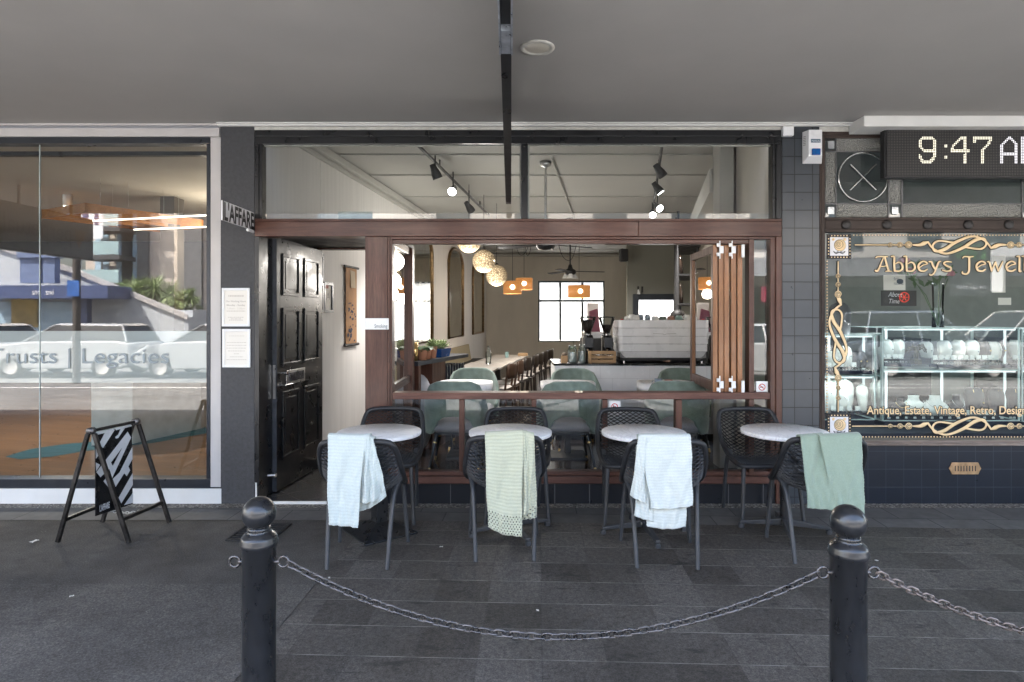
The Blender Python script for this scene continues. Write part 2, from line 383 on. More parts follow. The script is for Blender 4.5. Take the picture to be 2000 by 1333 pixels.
# knitted blankets
def knit(name,col,freq=150,lo=.72,holes=False,axis='Z'):
    m,nt,out=nodes(name); tc=N(nt,'ShaderNodeUVMap'); sp=N(nt,'ShaderNodeSeparateXYZ'); L(nt,tc.outputs[0],sp.inputs[0])
    row=math_(nt,'SINE',math_(nt,'MULTIPLY',sp.outputs[1],freq*2*math.pi)); st=math_(nt,'SINE',math_(nt,'MULTIPLY',sp.outputs[0],freq*1.7*2*math.pi))
    h=math_(nt,'ADD',math_(nt,'MULTIPLY',row,.5),math_(nt,'MULTIPLY',st,.18)); fz=noise(nt,coords(nt),140,4,.8)
    h2=math_(nt,'ADD',h,math_(nt,'MULTIPLY',fz,.7))
    c=ramp(nt,math_(nt,'ADD',math_(nt,'MULTIPLY',h,.35),.5),[(.15,tuple(q*lo for q in col)),(.6,col),(.9,tuple(min(1,q*1.06) for q in col))])
    c=mix(nt,.5,c,ramp(nt,fz,[(.3,.8),(.7,1.15)]),'MULTIPLY')
    principled(nt,out,c,.95,0,h2,.28,.003,0,.1,.35); return m
M['knit_aqua']=knit('pale_aqua_knit',(.57,.635,.615),66,.9)
M['knit_aqua2']=knit('pale_mint_knit',(.61,.66,.635),72,.9)
M['knit_sage']=knit('cream_sage_knit',(.56,.6,.44),64)
M['knit_green']=knit('sage_green_knit',(.29,.37,.295),170,.88)
def tweed():
    m,nt,out=nodes('tweed_seat_fabric'); w=N(nt,'ShaderNodeTexWave'); w.inputs['Scale'].default_value=55; w.inputs['Distortion'].default_value=3; w.inputs['Detail'].default_value=3
    L(nt,coords(nt),w.inputs['Vector']); f=noise(nt,coords(nt),60,3,.8); c=ramp(nt,w.outputs['Fac'],[(.1,(.17,.16,.18)),(.9,(.42,.41,.42))])
    c=mix(nt,ramp(nt,f,[(.55,0.0),(.75,.35)]),c,(.3,.24,.36)); principled(nt,out,c,.9,0,w.outputs['Fac'],.3,.003); return m
M['tweed']=tweed()
def wicker():
    m,nt,out=nodes('lit_woven_globe'); vo=N(nt,'ShaderNodeTexVoronoi',feature='DISTANCE_TO_EDGE'); vo.inputs['Scale'].default_value=34; L(nt,coords(nt),vo.inputs['Vector'])
    f=noise(nt,coords(nt),30,4,.8); c=ramp(nt,vo.outputs['Distance'],[(.0,(.1,.065,.03)),(.14,(.5,.38,.23)),(.3,(.72,.6,.4))]); c=mix(nt,.5,c,ramp(nt,f,[(.3,.6),(.7,1.25)]),'MULTIPLY')
    b=principled(nt,out,c,.8); L(nt,c,b.inputs['Emission Color']); b.inputs['Emission Strength'].default_value=.02; return m
M['wicker']=wicker()
M['amber']=emitter('lit_amber_shade',(1,.42,.12),.03,(.32,.14,.05))
def hammered():
    m,nt,out=nodes('hammered_glass'); vo=N(nt,'ShaderNodeTexVoronoi'); vo.inputs['Scale'].default_value=120; L(nt,coords(nt),vo.inputs['Vector'])
    principled(nt,out,(.5,.5,.46),.16,.6,vo.outputs['Distance'],1.0,.012); return m
M['hammered']=hammered()
def ledboard():
    m,nt,out=nodes('led_board_face'); v=coords(nt,'xz',(1/.0131,1/.0131,1)); fr=N(nt,'ShaderNodeVectorMath',operation='FRACTION'); L(nt,v,fr.inputs[0])
    ds=N(nt,'ShaderNodeVectorMath',operation='DISTANCE'); L(nt,fr.outputs[0],ds.inputs[0]); ds.inputs[1].default_value=(.5,.5,0)
    c=ramp(nt,ds.outputs['Value'],[(.12,(.22,.2,.17)),(.2,(.006,.006,.007))]); principled(nt,out,c,.5); return m
M['ledboard']=ledboard()
M['mirror']=plain('aged_mirror',(.62,.6,.52),.06,1,.15,5,.02,8)
M['gilt']=plain('old_gilt_frame',(.2,.13,.06),.4,.6,.5,20,.8,60)

def added_diffuser():  # translucent white for added panes that glow with the sun behind them
    m,nt,out=nodes('added_diffuser_white'); t=N(nt,'ShaderNodeBsdfTranslucent'); c=ramp(nt,noise(nt,coords(nt),1.6,4),[(.35,(.33,.34,.34)),(.62,(.37,.375,.38))]); L(nt,c,t.inputs[0])
    g=N(nt,'ShaderNodeBsdfDiffuse'); g.inputs[0].default_value=(.4,.4,.4,1); x=N(nt,'ShaderNodeMixShader'); x.inputs[0].default_value=.12; L(nt,t.outputs[0],x.inputs[1]); L(nt,g.outputs[0],x.inputs[2]); L(nt,x.outputs[0],out.inputs[0]); return m
M['added_diffuser']=added_diffuser()
SKY,SUN,EXPO=.115,4.4,3.86;CASE=.15
# ------------------------------------------------------------------ setting: ground
def sheet(name,pts,z,mat,label=None):
    o=MB().quad([(p[0],p[1],z) for p in pts]).build(name,mat); return tag(o,label,kind='structure')
sheet('road',[(-150,-160),(150,-160),(150,120),(-150,120)],-.14,M['road'],'grey asphalt road running past the shops')
o=MB().box(-40,40,-4.45,0.0,-.3,0).build('footpath',M['asphalt']); tag(o,'dark asphalt footpath under the canopy',kind='structure')
o=MB().box(-40,40,-4.62,-4.452,-.3,.004).build('kerb',M['aggregate'],bevel=.015); tag(o,'concrete kerb along the footpath edge',kind='structure')
sheet('paving',[(-1.108,-.417),(14,-1.052),(14,-4.4),(-1.29,-4.4)],.004,M['paving'],'dark basalt paving in front of the cafe')
sheet('edge_paving',[(-14,-.117),(14,-.117),(14,-1.05),(-1.108,-.415),(-14,-.415)],.004,M['kerbpave'],'row of grey paving along the shopfronts')
sheet('gravel_strip',[(-14,-.001),(14,-.001),(14,-.115),(-14,-.115)],.004,M['aggregate'],'exposed pebble strip at the foot of the walls')
sheet('asphalt_patch',[(-14,-1.53),(-1.168,-1.55),(-1.292,-4.4),(-14,-4.4)],.004,M['asphalt2'],'older grey asphalt patch on the footpath')

def fb(mb,px0,px1,py0,py1,y0,y1):
    """box whose street face, at y0, covers these measured extents"""
    return mb.box(X(px0,y0),X(px1,y0),y0,y1,Z(py1,y0),Z(py0,y0))
def zz(py,y=0): return Z(py,y)
G0=0.004
# ------------------------------------------------------------------ canopy
cn=thing('street_canopy','wide flat grey canopy roof over the footpath','canopy',(0,-2,3.21))
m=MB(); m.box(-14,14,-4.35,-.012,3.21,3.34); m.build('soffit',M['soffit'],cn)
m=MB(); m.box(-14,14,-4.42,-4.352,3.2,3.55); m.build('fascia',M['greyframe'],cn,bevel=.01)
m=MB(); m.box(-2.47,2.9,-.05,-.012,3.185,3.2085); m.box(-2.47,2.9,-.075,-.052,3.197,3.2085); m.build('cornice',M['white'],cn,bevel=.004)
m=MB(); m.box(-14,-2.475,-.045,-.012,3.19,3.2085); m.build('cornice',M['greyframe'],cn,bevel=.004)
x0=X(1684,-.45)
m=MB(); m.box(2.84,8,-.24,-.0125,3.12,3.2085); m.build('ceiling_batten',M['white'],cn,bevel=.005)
m=MB(); m.box(-14,14,-4.35,-.012,3.341,3.5); m.build('roof_sheet',M['alum'],cn)
# recessed downlight
c=at(1049,97,3.7); c.z=3.2095
m=MB(); m.lathe([(.074,-.004),(.079,-.009),(.102,-.009),(.107,-.002),(.107,.0)],c,36); dl=m.build('downlight',M['offwhite'],cn)
m=MB(); m.lathe([(.074,-.005),(.066,-.0015),(.001,-.0012)],c,36); m.build('lamp_recess',plain('downlight_recess',(.5,.47,.4),.35),dl)

# ------------------------------------------------------------------ office (left shop)
of=thing('office_building','pale clad office shopfront with big glazed window','building',(-4.5,0,0))
m=MB(); fb(m,-1400,428,250,267,-.012,.1); fb(m,411,432,268.5,952,0,.12); m.build('window_surround',M['greyframe'],of,bevel=.003)
m=MB(); fb(m,-1400,432,955,984.5,-.004,.14); m.build('plinth',M['white'],of,bevel=.003)
m=MB(); fb(m,-1400,411,268,280,.004,.12); fb(m,403,410.5,281,936,.008,.12); fb(m,-1400,411,936.5,952.5,.0,.13); m.box(X(-1400),X(432),.004,.1,Z(955),Z(952.7)); m.build('window_frame',M['alum'],of,bevel=.003)
m=MB(); fb(m,-1400,402.5,296,304,.16,.22); m.build('blind_box',M['alum'],of)
yg=.06
def pane(name,px0,px1,py0,py1,y,mat,par,extra=None):
    mb=MB(); xa,xb,za,zb=X(px0,y),X(px1,y),Z(py1,y),Z(py0,y); mb.quad([(xa,y,za),(xb,y,za),(xb,y,zb),(xa,y,zb)]); return mb.build(name,mat,par)
g1=pane('window_pane',-1400,77.2,280,936,yg,M['glass_strong'],of); g2=pane('window_pane',78.8,403,280,936,yg,M['glass_strong'],of)
m=MB(); m.box(X(77.3,yg),X(78.7,yg),yg-.005,yg+.005,Z(936,yg),Z(280,yg)); m.build('glass_joint',plain('silicone_joint',(.4,.47,.47),.3),of)
fz0,fz1=Z(748,yg+.003),Z(647,yg+.003)
m=MB(); m.quad([(X(-1400),yg+.003,fz0),(X(403,yg),yg+.003,fz0),(X(403,yg),yg+.003,fz1),(X(-1400),yg+.003,fz1)]); fr=m.build('frosted_band',M['frost'],of)
lw=X(329,yg)-X(-22,yg)
text('lettering','Trusts | Legacies',.185,face_street(X(-22,yg)+.004,yg-.006,Z(710.5,yg)),M['lettershadow'],fr,fit=lw,bold=-.002)  # dark offset copy stands in for the shadow of the letters
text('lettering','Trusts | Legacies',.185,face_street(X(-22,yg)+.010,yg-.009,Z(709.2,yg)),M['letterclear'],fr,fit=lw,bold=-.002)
# inside the office
m=MB(); m.box(-12,-2.46,.14,8.2,-.1,.02); m.build('floor',M['oak_floor'],of)
m=MB(); m.box(-12,-2.46,.14,8.2,3.2,3.3); m.build('ceiling',M['ceiling'],of)
gw=plain('office_wall',(.13,.12,.115),.7)
m=MB(); m.box(-12,-2.46,8.2,8.3,-.1,3.3); m.box(-2.48,-2.42,.13,8.2,.02,3.2); m.box(-12.1,-12,.14,8.2,-.1,3.3); m.build('wall',gw,of)
m=MB(); m.box(-4.75,-4.56,3.1,3.35,.021,3.199); m.build('column',plain('brown_column',(.1,.09,.08),.6),of)
def ground_pt(px,py,z=0.02): d=F*(HC-z)/(py-HY); return Vector(((px-1000)/F*d,d-D))
pts=[]
for px,py in ((10,893),(60,878),(130,868),(200,862),(260,862),(400,833),(408,846),(300,866),(240,873),(160,883),(100,893),(40,898)): q=ground_pt(px,py); pts.append((q.x,q.y,.024))
m=MB(); m.quad(pts); tag(m.build('floor_inlay',M['teal'],of),'teal sweep in the timber floor')
# reception desk
q=[ground_pt(178,872),ground_pt(259,868),ground_pt(393,838)]
dk=thing('reception_desk','big white faceted reception desk behind the frosted band','desk',(q[1].x,q[1].y,.02))
bk=[q[0]+Vector((.1,.7)),q[2]+Vector((0,.5))]
base=[q[0],q[1],q[2],bk[1],bk[0]]
m=MB(); m.hexa([(p.x,p.y,.02) for p in base],[(p.x,p.y,1.2) for p in base]); m.build('desk_front',plain('desk_white',(.66,.7,.7),.5),dk,bevel=.004)
m=MB(); m.hexa([(p.x,p.y,1.203) for p in base],[(p.x,p.y,1.24) for p in base]); m.build('desk_top',M['white'],dk,bevel=.004)
# timber light raft
lf=thing('raft_light','orange timber slat light raft hanging from office ceiling','light',(-4.3,2,2.85))
a=at(166,396,7.1); b=at(397,386,8.4); zb=a.z-.11; zt=a.z
amb=wood('raft_timber',(.35,.13,.025),(.62,.27,.06),'x',.6)
m=MB(); dv=(Vector((b.x,b.y))-Vector((a.x,a.y))); nv=Vector((-dv.y,dv.x)).normalized()
for k in range(4):
    s=nv*.32*k; p0=Vector((a.x,a.y))+s; p1=Vector((b.x,b.y))+s; t=nv*.03
    m.hexa([(p0.x,p0.y,zb),(p1.x,p1.y,zb),(p1.x+t.x,p1.y+t.y,zb),(p0.x+t.x,p0.y+t.y,zb)],[(p0.x,p0.y,zt),(p1.x,p1.y,zt),(p1.x+t.x,p1.y+t.y,zt),(p0.x+t.x,p0.y+t.y,zt)])
for p in (Vector((a.x,a.y)),Vector((b.x,b.y))-dv*.02):
    e=p+nv*.99; t=dv.normalized()*.03
    m.hexa([(p.x,p.y-.0,zb+.003),(p.x+t.x,p.y+t.y,zb+.003),(e.x+t.x,e.y+t.y,zb+.003),(e.x,e.y,zb+.003)],[(p.x,p.y,zt-.003),(p.x+t.x,p.y+t.y,zt-.003),(e.x+t.x,e.y+t.y,zt-.003),(e.x,e.y,zt-.003)])
m.build('slat_frame',amb,lf)
m=MB()
for (p,r) in (((182,432,7.6),(402,421,7.0)),((262,449,8.2),(402,443.5,7.4))):
    m.tube([at(*p),at(*r)],.009,6)
m.build('light_strip',emitter('warm_light_strip',(1,.86,.66),.4),lf)
m=MB()
for px,d in ((196,7.2),(220,7.6),(251,7.4),(320,7.9),(349,8.2)):
    p=at(px,390,d); m.tube([(p.x,p.y,zt),(p.x,p.y,3.2)],.002,5)
m.build('hanging_wire',M['steel'],lf)
c=at(132,378,8.2)
sp=thing('ceiling_spotlight','small white surface spotlight on the office ceiling','light',(c.x,c.y,3.2))
m=MB(); m.lathe([(.001,.03),(.055,.03),(.055,-.12),(.048,-.12)],(c.x,c.y,3.17),20); m.build('lamp_housing',M['white'],sp)
m=MB(); m.disc((c.x,c.y,3.055),.047,'z',18); m.build('lamp_face',emitter('warm_downlight',(1,.85,.6),.4),sp)
m=MB(); m.box(-12,-2.5,.06,8.3,3.56,7.3); m.build('added_sun_block',M['greyframe'],of)  # unseen mass added above the office to block the sun
# warm light given off by the raft
def lamp(name,kind,loc,power,col,size=.1,rot=None,**k):
    l=bpy.data.lights.new(name,kind); l.energy=power; l.color=col
    if kind in ('POINT','SPOT'): l.shadow_soft_size=size
    for a_,v_ in k.items(): setattr(l,a_,v_)
    o=bpy.data.objects.new(name,l); COL.objects.link(o); o.location=loc
    if rot: o.rotation_euler=rot
    return o
lamp('raft_glow','POINT',(-3.9,3.2,2.6),4,(1,.8,.6),.2)
lamp('office_spot','SPOT',(c.x,c.y,3.04),40,(1,.9,.78),.05,(0,0,0),spot_size=R(150),spot_blend=.5)

# ------------------------------------------------------------------ cafe building
ca=thing('cafe_building','narrow cafe shopfront with mahogany window and black transom','building',(-.5,0,0))
m=MB(); fb(m,430,497,246,985,0,.12); m.box(X(430),-2.18,.121,1.3,0,3.3); m.build('pillar',M['stucco'],ca,bevel=.004)
m=MB(); fb(m,497,1527,246,254,-.004,.1); m.build('head_strip',M['offwhite'],ca)
tf=MB(); fb(tf,497.3,1527,254.3,266,-.012,.1); fb(tf,497.3,1527,266.2,281,.006,.1); fb(tf,497.3,505,281.2,427.5,.0,.1); fb(tf,505.2,512,281.2,427.5,.012,.1); fb(tf,1018,1031,281.2,427.5,.008,.1); fb(tf,1509,1516,281.2,427.5,.012,.1); fb(tf,1516.2,1527,281.2,427.5,-.002,.1)
tf=tf.build('transom_frame',M['black'],ca,bevel=.003)
for k,(pa,pb) in enumerate(((512,1018),(1031,1509))):
    p=pane('transom_pane',pa,pb,281,427.5,.05,M['glass'],ca)
    b=MB(); b.box(X(pa,.055),X(pb,.055),.055,.085,Z(286,.055),Z(281,.055)); b.box(X(pa,.055),X(pa+3.5,.055),.056,.085,Z(427,.055),Z(286.2,.055)); b.box(X(pb-3,.055),X(pb,.055),.056,.085,Z(427,.055),Z(286.2,.055)); b.build('glazing_bead',M['offwhite'],p)
b=MB(); fb(b,497.3,1247,432.3,462,-.03,.12); b.build('fascia_beam',M['mahog_x'],ca,bevel=.004)
b=MB(); fb(b,1247.4,1527,432.3,462,-.029,.12); b.build('fascia_beam',M['mahog_x'],ca,bevel=.004)
b=MB(); fb(b,497,1527.5,427.6,432,-.045,.12); b.build('beam_ledge',M['mahog_x'],ca,bevel=.003)
b=MB(); b.box(X(713,-.008),X(757,-.008),-.008,.17,.026,Z(462.3,-.008)); b.build('post',M['mahog_z'],ca,bevel=.004)
wf=MB(); fb(wf,757.4,761,462.3,946,-.018,.12); fb(wf,761.2,766,466,946,.0,.12); wf.build('window_stile',M['mahog_z'],ca,bevel=.003); wf=MB()
fb(wf,1516,1527.5,462.3,985,-.016,.12); fb(wf,1505,1515.7,466,946,.0,.12); wf.build('window_stile',M['mahog_z'],ca,bevel=.003); wf=MB(); fb(wf,1463,1473,466,930.5,.004,.1)
wf.build('window_stile',M['mahog_z'],ca,bevel=.003)
wf=MB(); fb(wf,766.3,1462.7,468.5,476.5,.012,.1); fb(wf,761.3,1515.6,462.4,467.6,-.004,.09); wf.build('window_head',M['mahog_x'],ca,bevel=.003)
wf=MB(); fb(wf,766.3,1504.7,767.5,780.5,-.03,.11); wf.build('window_rail',M['rail'],ca,bevel=.005)
wf=MB(); fb(wf,757.4,1515.8,931.5,945.5,-.035,.1); fb(wf,766.3,1504.7,921.5,931.2,.012,.1); wf.build('window_sill',M['rail'],ca,bevel=.004)
bars=[(896.5,907),(1038,1047.5),(1177,1187),(1320.5,1332)]
for a,b in bars:
    wf=MB(); fb(wf,a,b,781,921.2,.004,.09); wf.build('glazing_bar',M['mahog_z'],ca,bevel=.003)
ed=[766]+[q for p in bars for q in p]+[1463]
for a,b in list(zip(ed[::2],ed[1::2]))+[(1473,1505)]:
    pane('window_pane',a,b,780.5,921.5,.045,M['glass'],ca)
pane('window_pane',1473,1505,468,767.5,.045,M['glass_strong'],ca)
m=MB(); fb(m,757,1516,946,985.3,.004,.1); m.build('plinth',M['plinth_tile'],ca)
m=MB(); fb(m,1527.8,1600.5,246,985.5,-.004,.1); m.build('tiled_pillar',M['pillar_tile'],ca,bevel=.003)
# lobby
m=MB(); m.box(-2.178,-1.06,.0,1.2,.0,.024); fl=m.build('lobby_floor',M['floor_tile'],ca)
m=MB(); m.box(-2.12,-1.24,-.02,-.001,.004,.027); m.build('nosing',M['white'],ca,bevel=.002)
m=MB(); m.hexa([(-2.178,.002,.026),(-2.14,.0,.026),(-2.06,1.2,.026),(-2.178,1.2,.026)],[(-2.178,.002,2.298),(-2.14,.0,2.298),(-2.06,1.2,2.298),(-2.178,1.2,2.298)]); m.build('lobby_wall',M['black'],ca)
m=MB(); m.box(X(499),X(502),-.006,.0,.005,Z(943)); m.build('tile_trim',M['white'],ca)
m=MB(); m.box(-2.178,-1.05,.121,1.4,2.30,2.34); m.build('lobby_ceiling',M['blackmatt'],ca)
m=MB(); m.box(-2.03,-1.2,1.2,1.32,2.283,2.298); m.box(-1.198,-1.036,1.2,1.33,.026,2.297); m.build('door_jamb',M['mahog_z'],ca,bevel=.003)
for za,zb in ((.9,.97),(.03,.14),(2.22,2.297)): m=MB(); m.box(-1.10,-1.06,.18,1.195,za,zb); m.build('lobby_window_rail',M['mahog_y'],ca,bevel=.003)
m=MB(); m.quad([(-1.08,.18,.14),(-1.08,1.195,.14),(-1.08,1.195,2.22),(-1.08,.18,2.22)]); m.build('lobby_window_pane',M['glass'],ca)
# panelled door, swung open
hx,hy,nx_,ny_=-2.0,1.22,-2.105,.25
dd=Vector((nx_-hx,ny_-hy)); LEN=dd.length; ang=math.atan2(dd.y,dd.x)
MD=Matrix.Translation((hx,hy,.035))@Matrix.Rotation(ang,4,'Z')     # local x along the leaf from hinge to latch, +y towards the street side face
H=2.235
m=MB(); m.box(0,LEN,-.022,.022,0,H,MD)
dr=m.build('door',M['black'],ca,bevel=.003)
# raised mouldings and sunk panels on the street face (local +y looks towards +x)
def doorpan(mm,x0,x1,z0,z1,side=1):
    y=.022*side
    for a,b,c_,d_ in ((x0,x1,z0,z0+.03),(x0,x1,z1-.03,z1),(x0,x0+.03,z0+.031,z1-.031),(x1-.03,x1,z0+.031,z1-.031)):
        mm.box(a,b,min(y,y+.014*side),max(y,y+.014*side),c_,d_,MD)
    mm.box(x0+.06,x1-.06,min(y,y+.006*side),max(y,y+.006*side),z0+.06,z1-.06,MD)
m=MB()
for x0,x1 in ((.10,.44),(.54,.88)):
    for z0,z1 in ((.26,.87),(1.10,1.63),(1.74,2.12)): doorpan(m,x0,x1,z0,z1)
m.build('door_panel',M['black'],dr,bevel=.005)
m=MB(); m.box(LEN-.001,LEN+.003,-.021,.021,.0,H,MD); m.build('door_edge',plain('lit_blue_black_edge',(.05,.055,.066),.4,0,.3,14),dr)  # light falling on the door edge is painted in as a paler colour
m=MB(); m.box(.42,.80,.022,.028,.925,1.055,MD); ls=m.build('letter_slot',M['steel'],dr,bevel=.002)
m=MB(); m.box(.46,.76,.0285,.033,.95,1.03,MD); m.build('flap',plain('dark_steel',(.12,.125,.14),.25,.8),ls)
m=MB(); m.box(LEN+.0035,LEN+.006,-.012,.012,.82,1.12,MD); m.build('lock_plate',M['steel'],dr)
m=MB(); 
for z,r in ((.935,.013),(1.045,.016)):
    m.tube([MD@Vector((LEN-.06,.02,z)),MD@Vector((LEN-.06,.075,z))],.008,10); 
m.tube([MD@Vector((LEN-.06,.07,.935)),MD@Vector((LEN-.19,.07,.935))],.009,10); m.tube([MD@Vector((LEN-.06,.07,1.045)),MD@Vector((LEN-.06,.095,1.045))],.018,12)
m.tube([MD@Vector((LEN-.06,-.02,.935)),MD@Vector((LEN-.06,-.075,.935)),MD@Vector((LEN-.0,-.075,.935))],.009,10)
m.build('handle',M['chrome'],dr)
m=MB(); m.tube([(-2.13,.16,.2),(-2.075,.17,.2)],.012,10); m.tube([(-2.075,.17,.2),(-2.06,.17,.2)],.02,12); m.build('door_stop',M['steel'],ca)
# room shell
def wl(y): return -2.035+.114*(y-1.22)
def wr(y): return 2.23 if y<.9 else 2.2+.226*(y-.9)
YB=12.57; ZC=3.38; ZF=.08
m=MB(); m.hexa([(-2.17,.1,-.05),(wr(.1)+.3,.1,-.05),(wr(YB)+.3,YB,-.05),(wl(YB)-.1,YB,-.05)],[(-2.17,.1,.0),(wr(.1)+.3,.1,.0),(wr(YB)+.3,YB,.0),(wl(YB)-.1,YB,.0)])
m.hexa([(-1.06,.1,.001),(wr(.1)+.3,.1,.001),(wr(YB)+.3,YB,.001),(wl(YB)-.1,YB,.001),(wl(1.2)-.02,1.2,.001),(-1.06,1.2,.001)],[(-1.06,.1,ZF),(wr(.1)+.3,.1,ZF),(wr(YB)+.3,YB,ZF),(wl(YB)-.1,YB,ZF),(wl(1.2)-.02,1.2,ZF),(-1.06,1.2,ZF)])
m.build('floor',M['cafe_floor'],ca)
m=MB(); m.hexa([(wl(.1)-.1,.1,ZC),(wr(.1)+.3,.1,ZC),(wr(YB)+.3,YB,ZC),(wl(YB)-.1,YB,ZC)],[(wl(.1)-.1,.1,ZC+.1),(wr(.1)+.3,.1,ZC+.1),(wr(YB)+.3,YB,ZC+.1),(wl(YB)-.1,YB,ZC+.1)]); m.build('ceiling',M['ceiling'],ca)
m=MB()
for y in (1.62,2.62,4.05,5.5,7.0,8.5,10,11.4): m.box(wl(y)+.09,wr(y)-.05,y-.025,y+.025,ZC-.016,ZC-.001)
m.tube([(.44,1.7,ZC-.014),(1.9,10.8,ZC-.014)],.016,6); m.build('ceiling_batten',M['ceiling'],ca)
def along(mb,fn,y0,y1,off0,off1,z0,z1):
    mb.hexa([(fn(y0)+off0,y0,z0),(fn(y0)+off1,y0,z0),(fn(y1)+off1,y1,z0),(fn(y1)+off0,y1,z0)],[(fn(y0)+off0,y0,z1),(fn(y0)+off1,y0,z1),(fn(y1)+off1,y1,z1),(fn(y1)+off0,y1,z1)])
m=MB(); along(m,wl,.122,1.3,-.1,0,2.341,ZC); along(m,wl,1.31,YB,-.1,0,ZF,ZC); m.build('side_wall',M['palewall'],ca)
m=MB(); along(m,wl,1.33,YB,.001,.014,ZF,ZF+.13); m.build('skirting',M['blackmatt'],ca)
m=MB(); along(m,wl,.13,YB-.1,.001,.09,ZC-.10,ZC-.018); along(m,wl,.13,YB-.1,.001,.04,ZC-.15,ZC-.102); m.box(wl(YB)+.1,4.6,YB-.09,YB-.001,ZC-.1,ZC-.018); m.build('ceiling_cornice',M['ceiling'],ca,bevel=.01)
m=MB(); along(m,wr,.12,.899,0,.1,ZF,ZC); along(m,wr,.9,YB,0,.1,ZF,ZC); m.build('side_wall',M['beige'],ca)
m=MB(); along(m,wr,1.12,7,-.22,-.001,2.86,3.1); m.box(2.06,2.225,.9,1.1,ZF,ZC-.02); m.build('wall_duct',M['ceiling'],ca)
# back wall with two window openings
d=D+YB; wx0,wx1=(1051-1000)/F*d,(1181-1000)/F*d; wz0,wz1=HC-(668-HY)/F*d,HC-(549-HY)/F*d
vx0,vx1=(1240-1000)/F*d,(1330-1000)/F*d; vz0,vz1=HC-(672-HY)/F*d,HC-(580-HY)/F*d
m=MB(); xl,xr=wl(YB)-.1,wr(YB)+.3
m.box(xl,wx0,YB,YB+.15,ZF,ZC); m.box(wx0,wx1,YB,YB+.15,ZF,wz0); m.box(wx0,wx1,YB,YB+.15,wz1,ZC); m.box(wx1,vx0,YB,YB+.15,ZF,ZC); m.box(vx0,vx1,YB,YB+.15,ZF,vz0); m.box(vx0,vx1,YB,YB+.15,vz1,ZC); m.box(vx1,xr,YB,YB+.15,ZF,ZC)
m.build('back_wall',M['beige'],ca)
m=MB(); t=.033
def bar(x0,x1,z0,z1): m.box(x0,x1,YB+.02,YB+.06,z0,z1)
w3=(wx1-wx0)/3; zt_=HC-(588-HY)/F*d
bar(wx0,wx0+t*1.3,wz0,wz1); bar(wx1-t*1.3,wx1,wz0,wz1); bar(wx0+t*1.4,wx1-t*1.4,wz0,wz0+t); bar(wx0+t*1.4,wx1-t*1.4,wz1-t*1.4,wz1); bar(wx0+t*1.4,wx1-t*1.4,zt_-t,zt_+t)
for k in (1,2): x=wx0+w3*k; bar(x-t,x+t,wz0+t*1.1,zt_-t*1.1); bar(x-t,x+t,zt_+t*1.1,wz1-t*1.5)
bar(wx0+w3-.01,wx0+w3+.05,wz0+.75,wz0+.78)
wn=m.build('rear_window',plain('window_steel_blue_black',(.03,.05,.055),.5),ca)
m=MB(); m.box(vx0,vx0+.06,YB+.02,YB+.08,vz0,vz1); m.box(vx1-.06,vx1,YB+.02,YB+.08,vz0,vz1); m.box(vx0+.062,vx1-.062,YB+.02,YB+.08,vz1-.06,vz1); m.build('rear_window',M['offwhite'],ca)
m=MB(); m.quad([(wx0,YB+.075,wz0),(wx1,YB+.075,wz0),(wx1,YB+.075,wz1),(wx0,YB+.075,wz1)]); m.build('added_diffuser_pane',M['added_diffuser'],wn)  # pane added to make the window opening read as bright white
m=MB(); m.quad([(vx0,YB+.09,vz0),(vx1,YB+.09,vz0),(vx1,YB+.09,vz1),(vx0,YB+.09,vz1)]); m.build('added_diffuser_pane',M['added_diffuser'],wn)
# kitchen partition with framed hatch
d=D+7.0; hx0,hx1=(1247-1000)/F*d,(1318-1000)/F*d; hz0,hz1=HC-(664-HY)/F*d,HC-(586-HY)/F*d
px0=(1225-1000)/F*d
m=MB(); m.box(px0,hx0,7,7.1,ZF,ZC); m.box(hx0,hx1,7,7.1,ZF,hz0); m.box(hx0,hx1,7,7.1,hz1,ZC); m.box(hx1,wr(7.0),7,7.1,ZF,ZC); m.hexa([(px0,7.101,ZF),(px0+.1,7.101,ZF),(3.5,YB,ZF),(3.4,YB,ZF)],[(px0,7.101,ZC),(px0+.1,7.101,ZC),(3.5,YB,ZC),(3.4,YB,ZC)]); m.build('partition',M['greenwall'],ca)
m=MB(); fw=.115
m.box(hx0-fw,hx0-.001,6.95,6.999,hz0,hz1+fw); m.box(hx1+.001,hx1+fw,6.95,6.999,hz0,hz1+fw); m.box(hx0,hx1,6.95,6.999,hz1+.001,hz1+fw); m.build('hatch_frame',plain('blue_black_frame',(.012,.018,.026),.4),ca,bevel=.006)
m=MB(); m.hexa([(-2.45,.06,3.56),(2.9,.06,3.56),(5.4,12.7,3.56),(-2.45,12.7,3.56)],[(-2.45,.06,7.3),(2.9,.06,7.3),(5.4,12.7,7.3),(-2.45,12.7,7.3)]); m.build('added_sun_block',M['stucco'],ca)  # unseen mass added over the cafe to keep the sun off

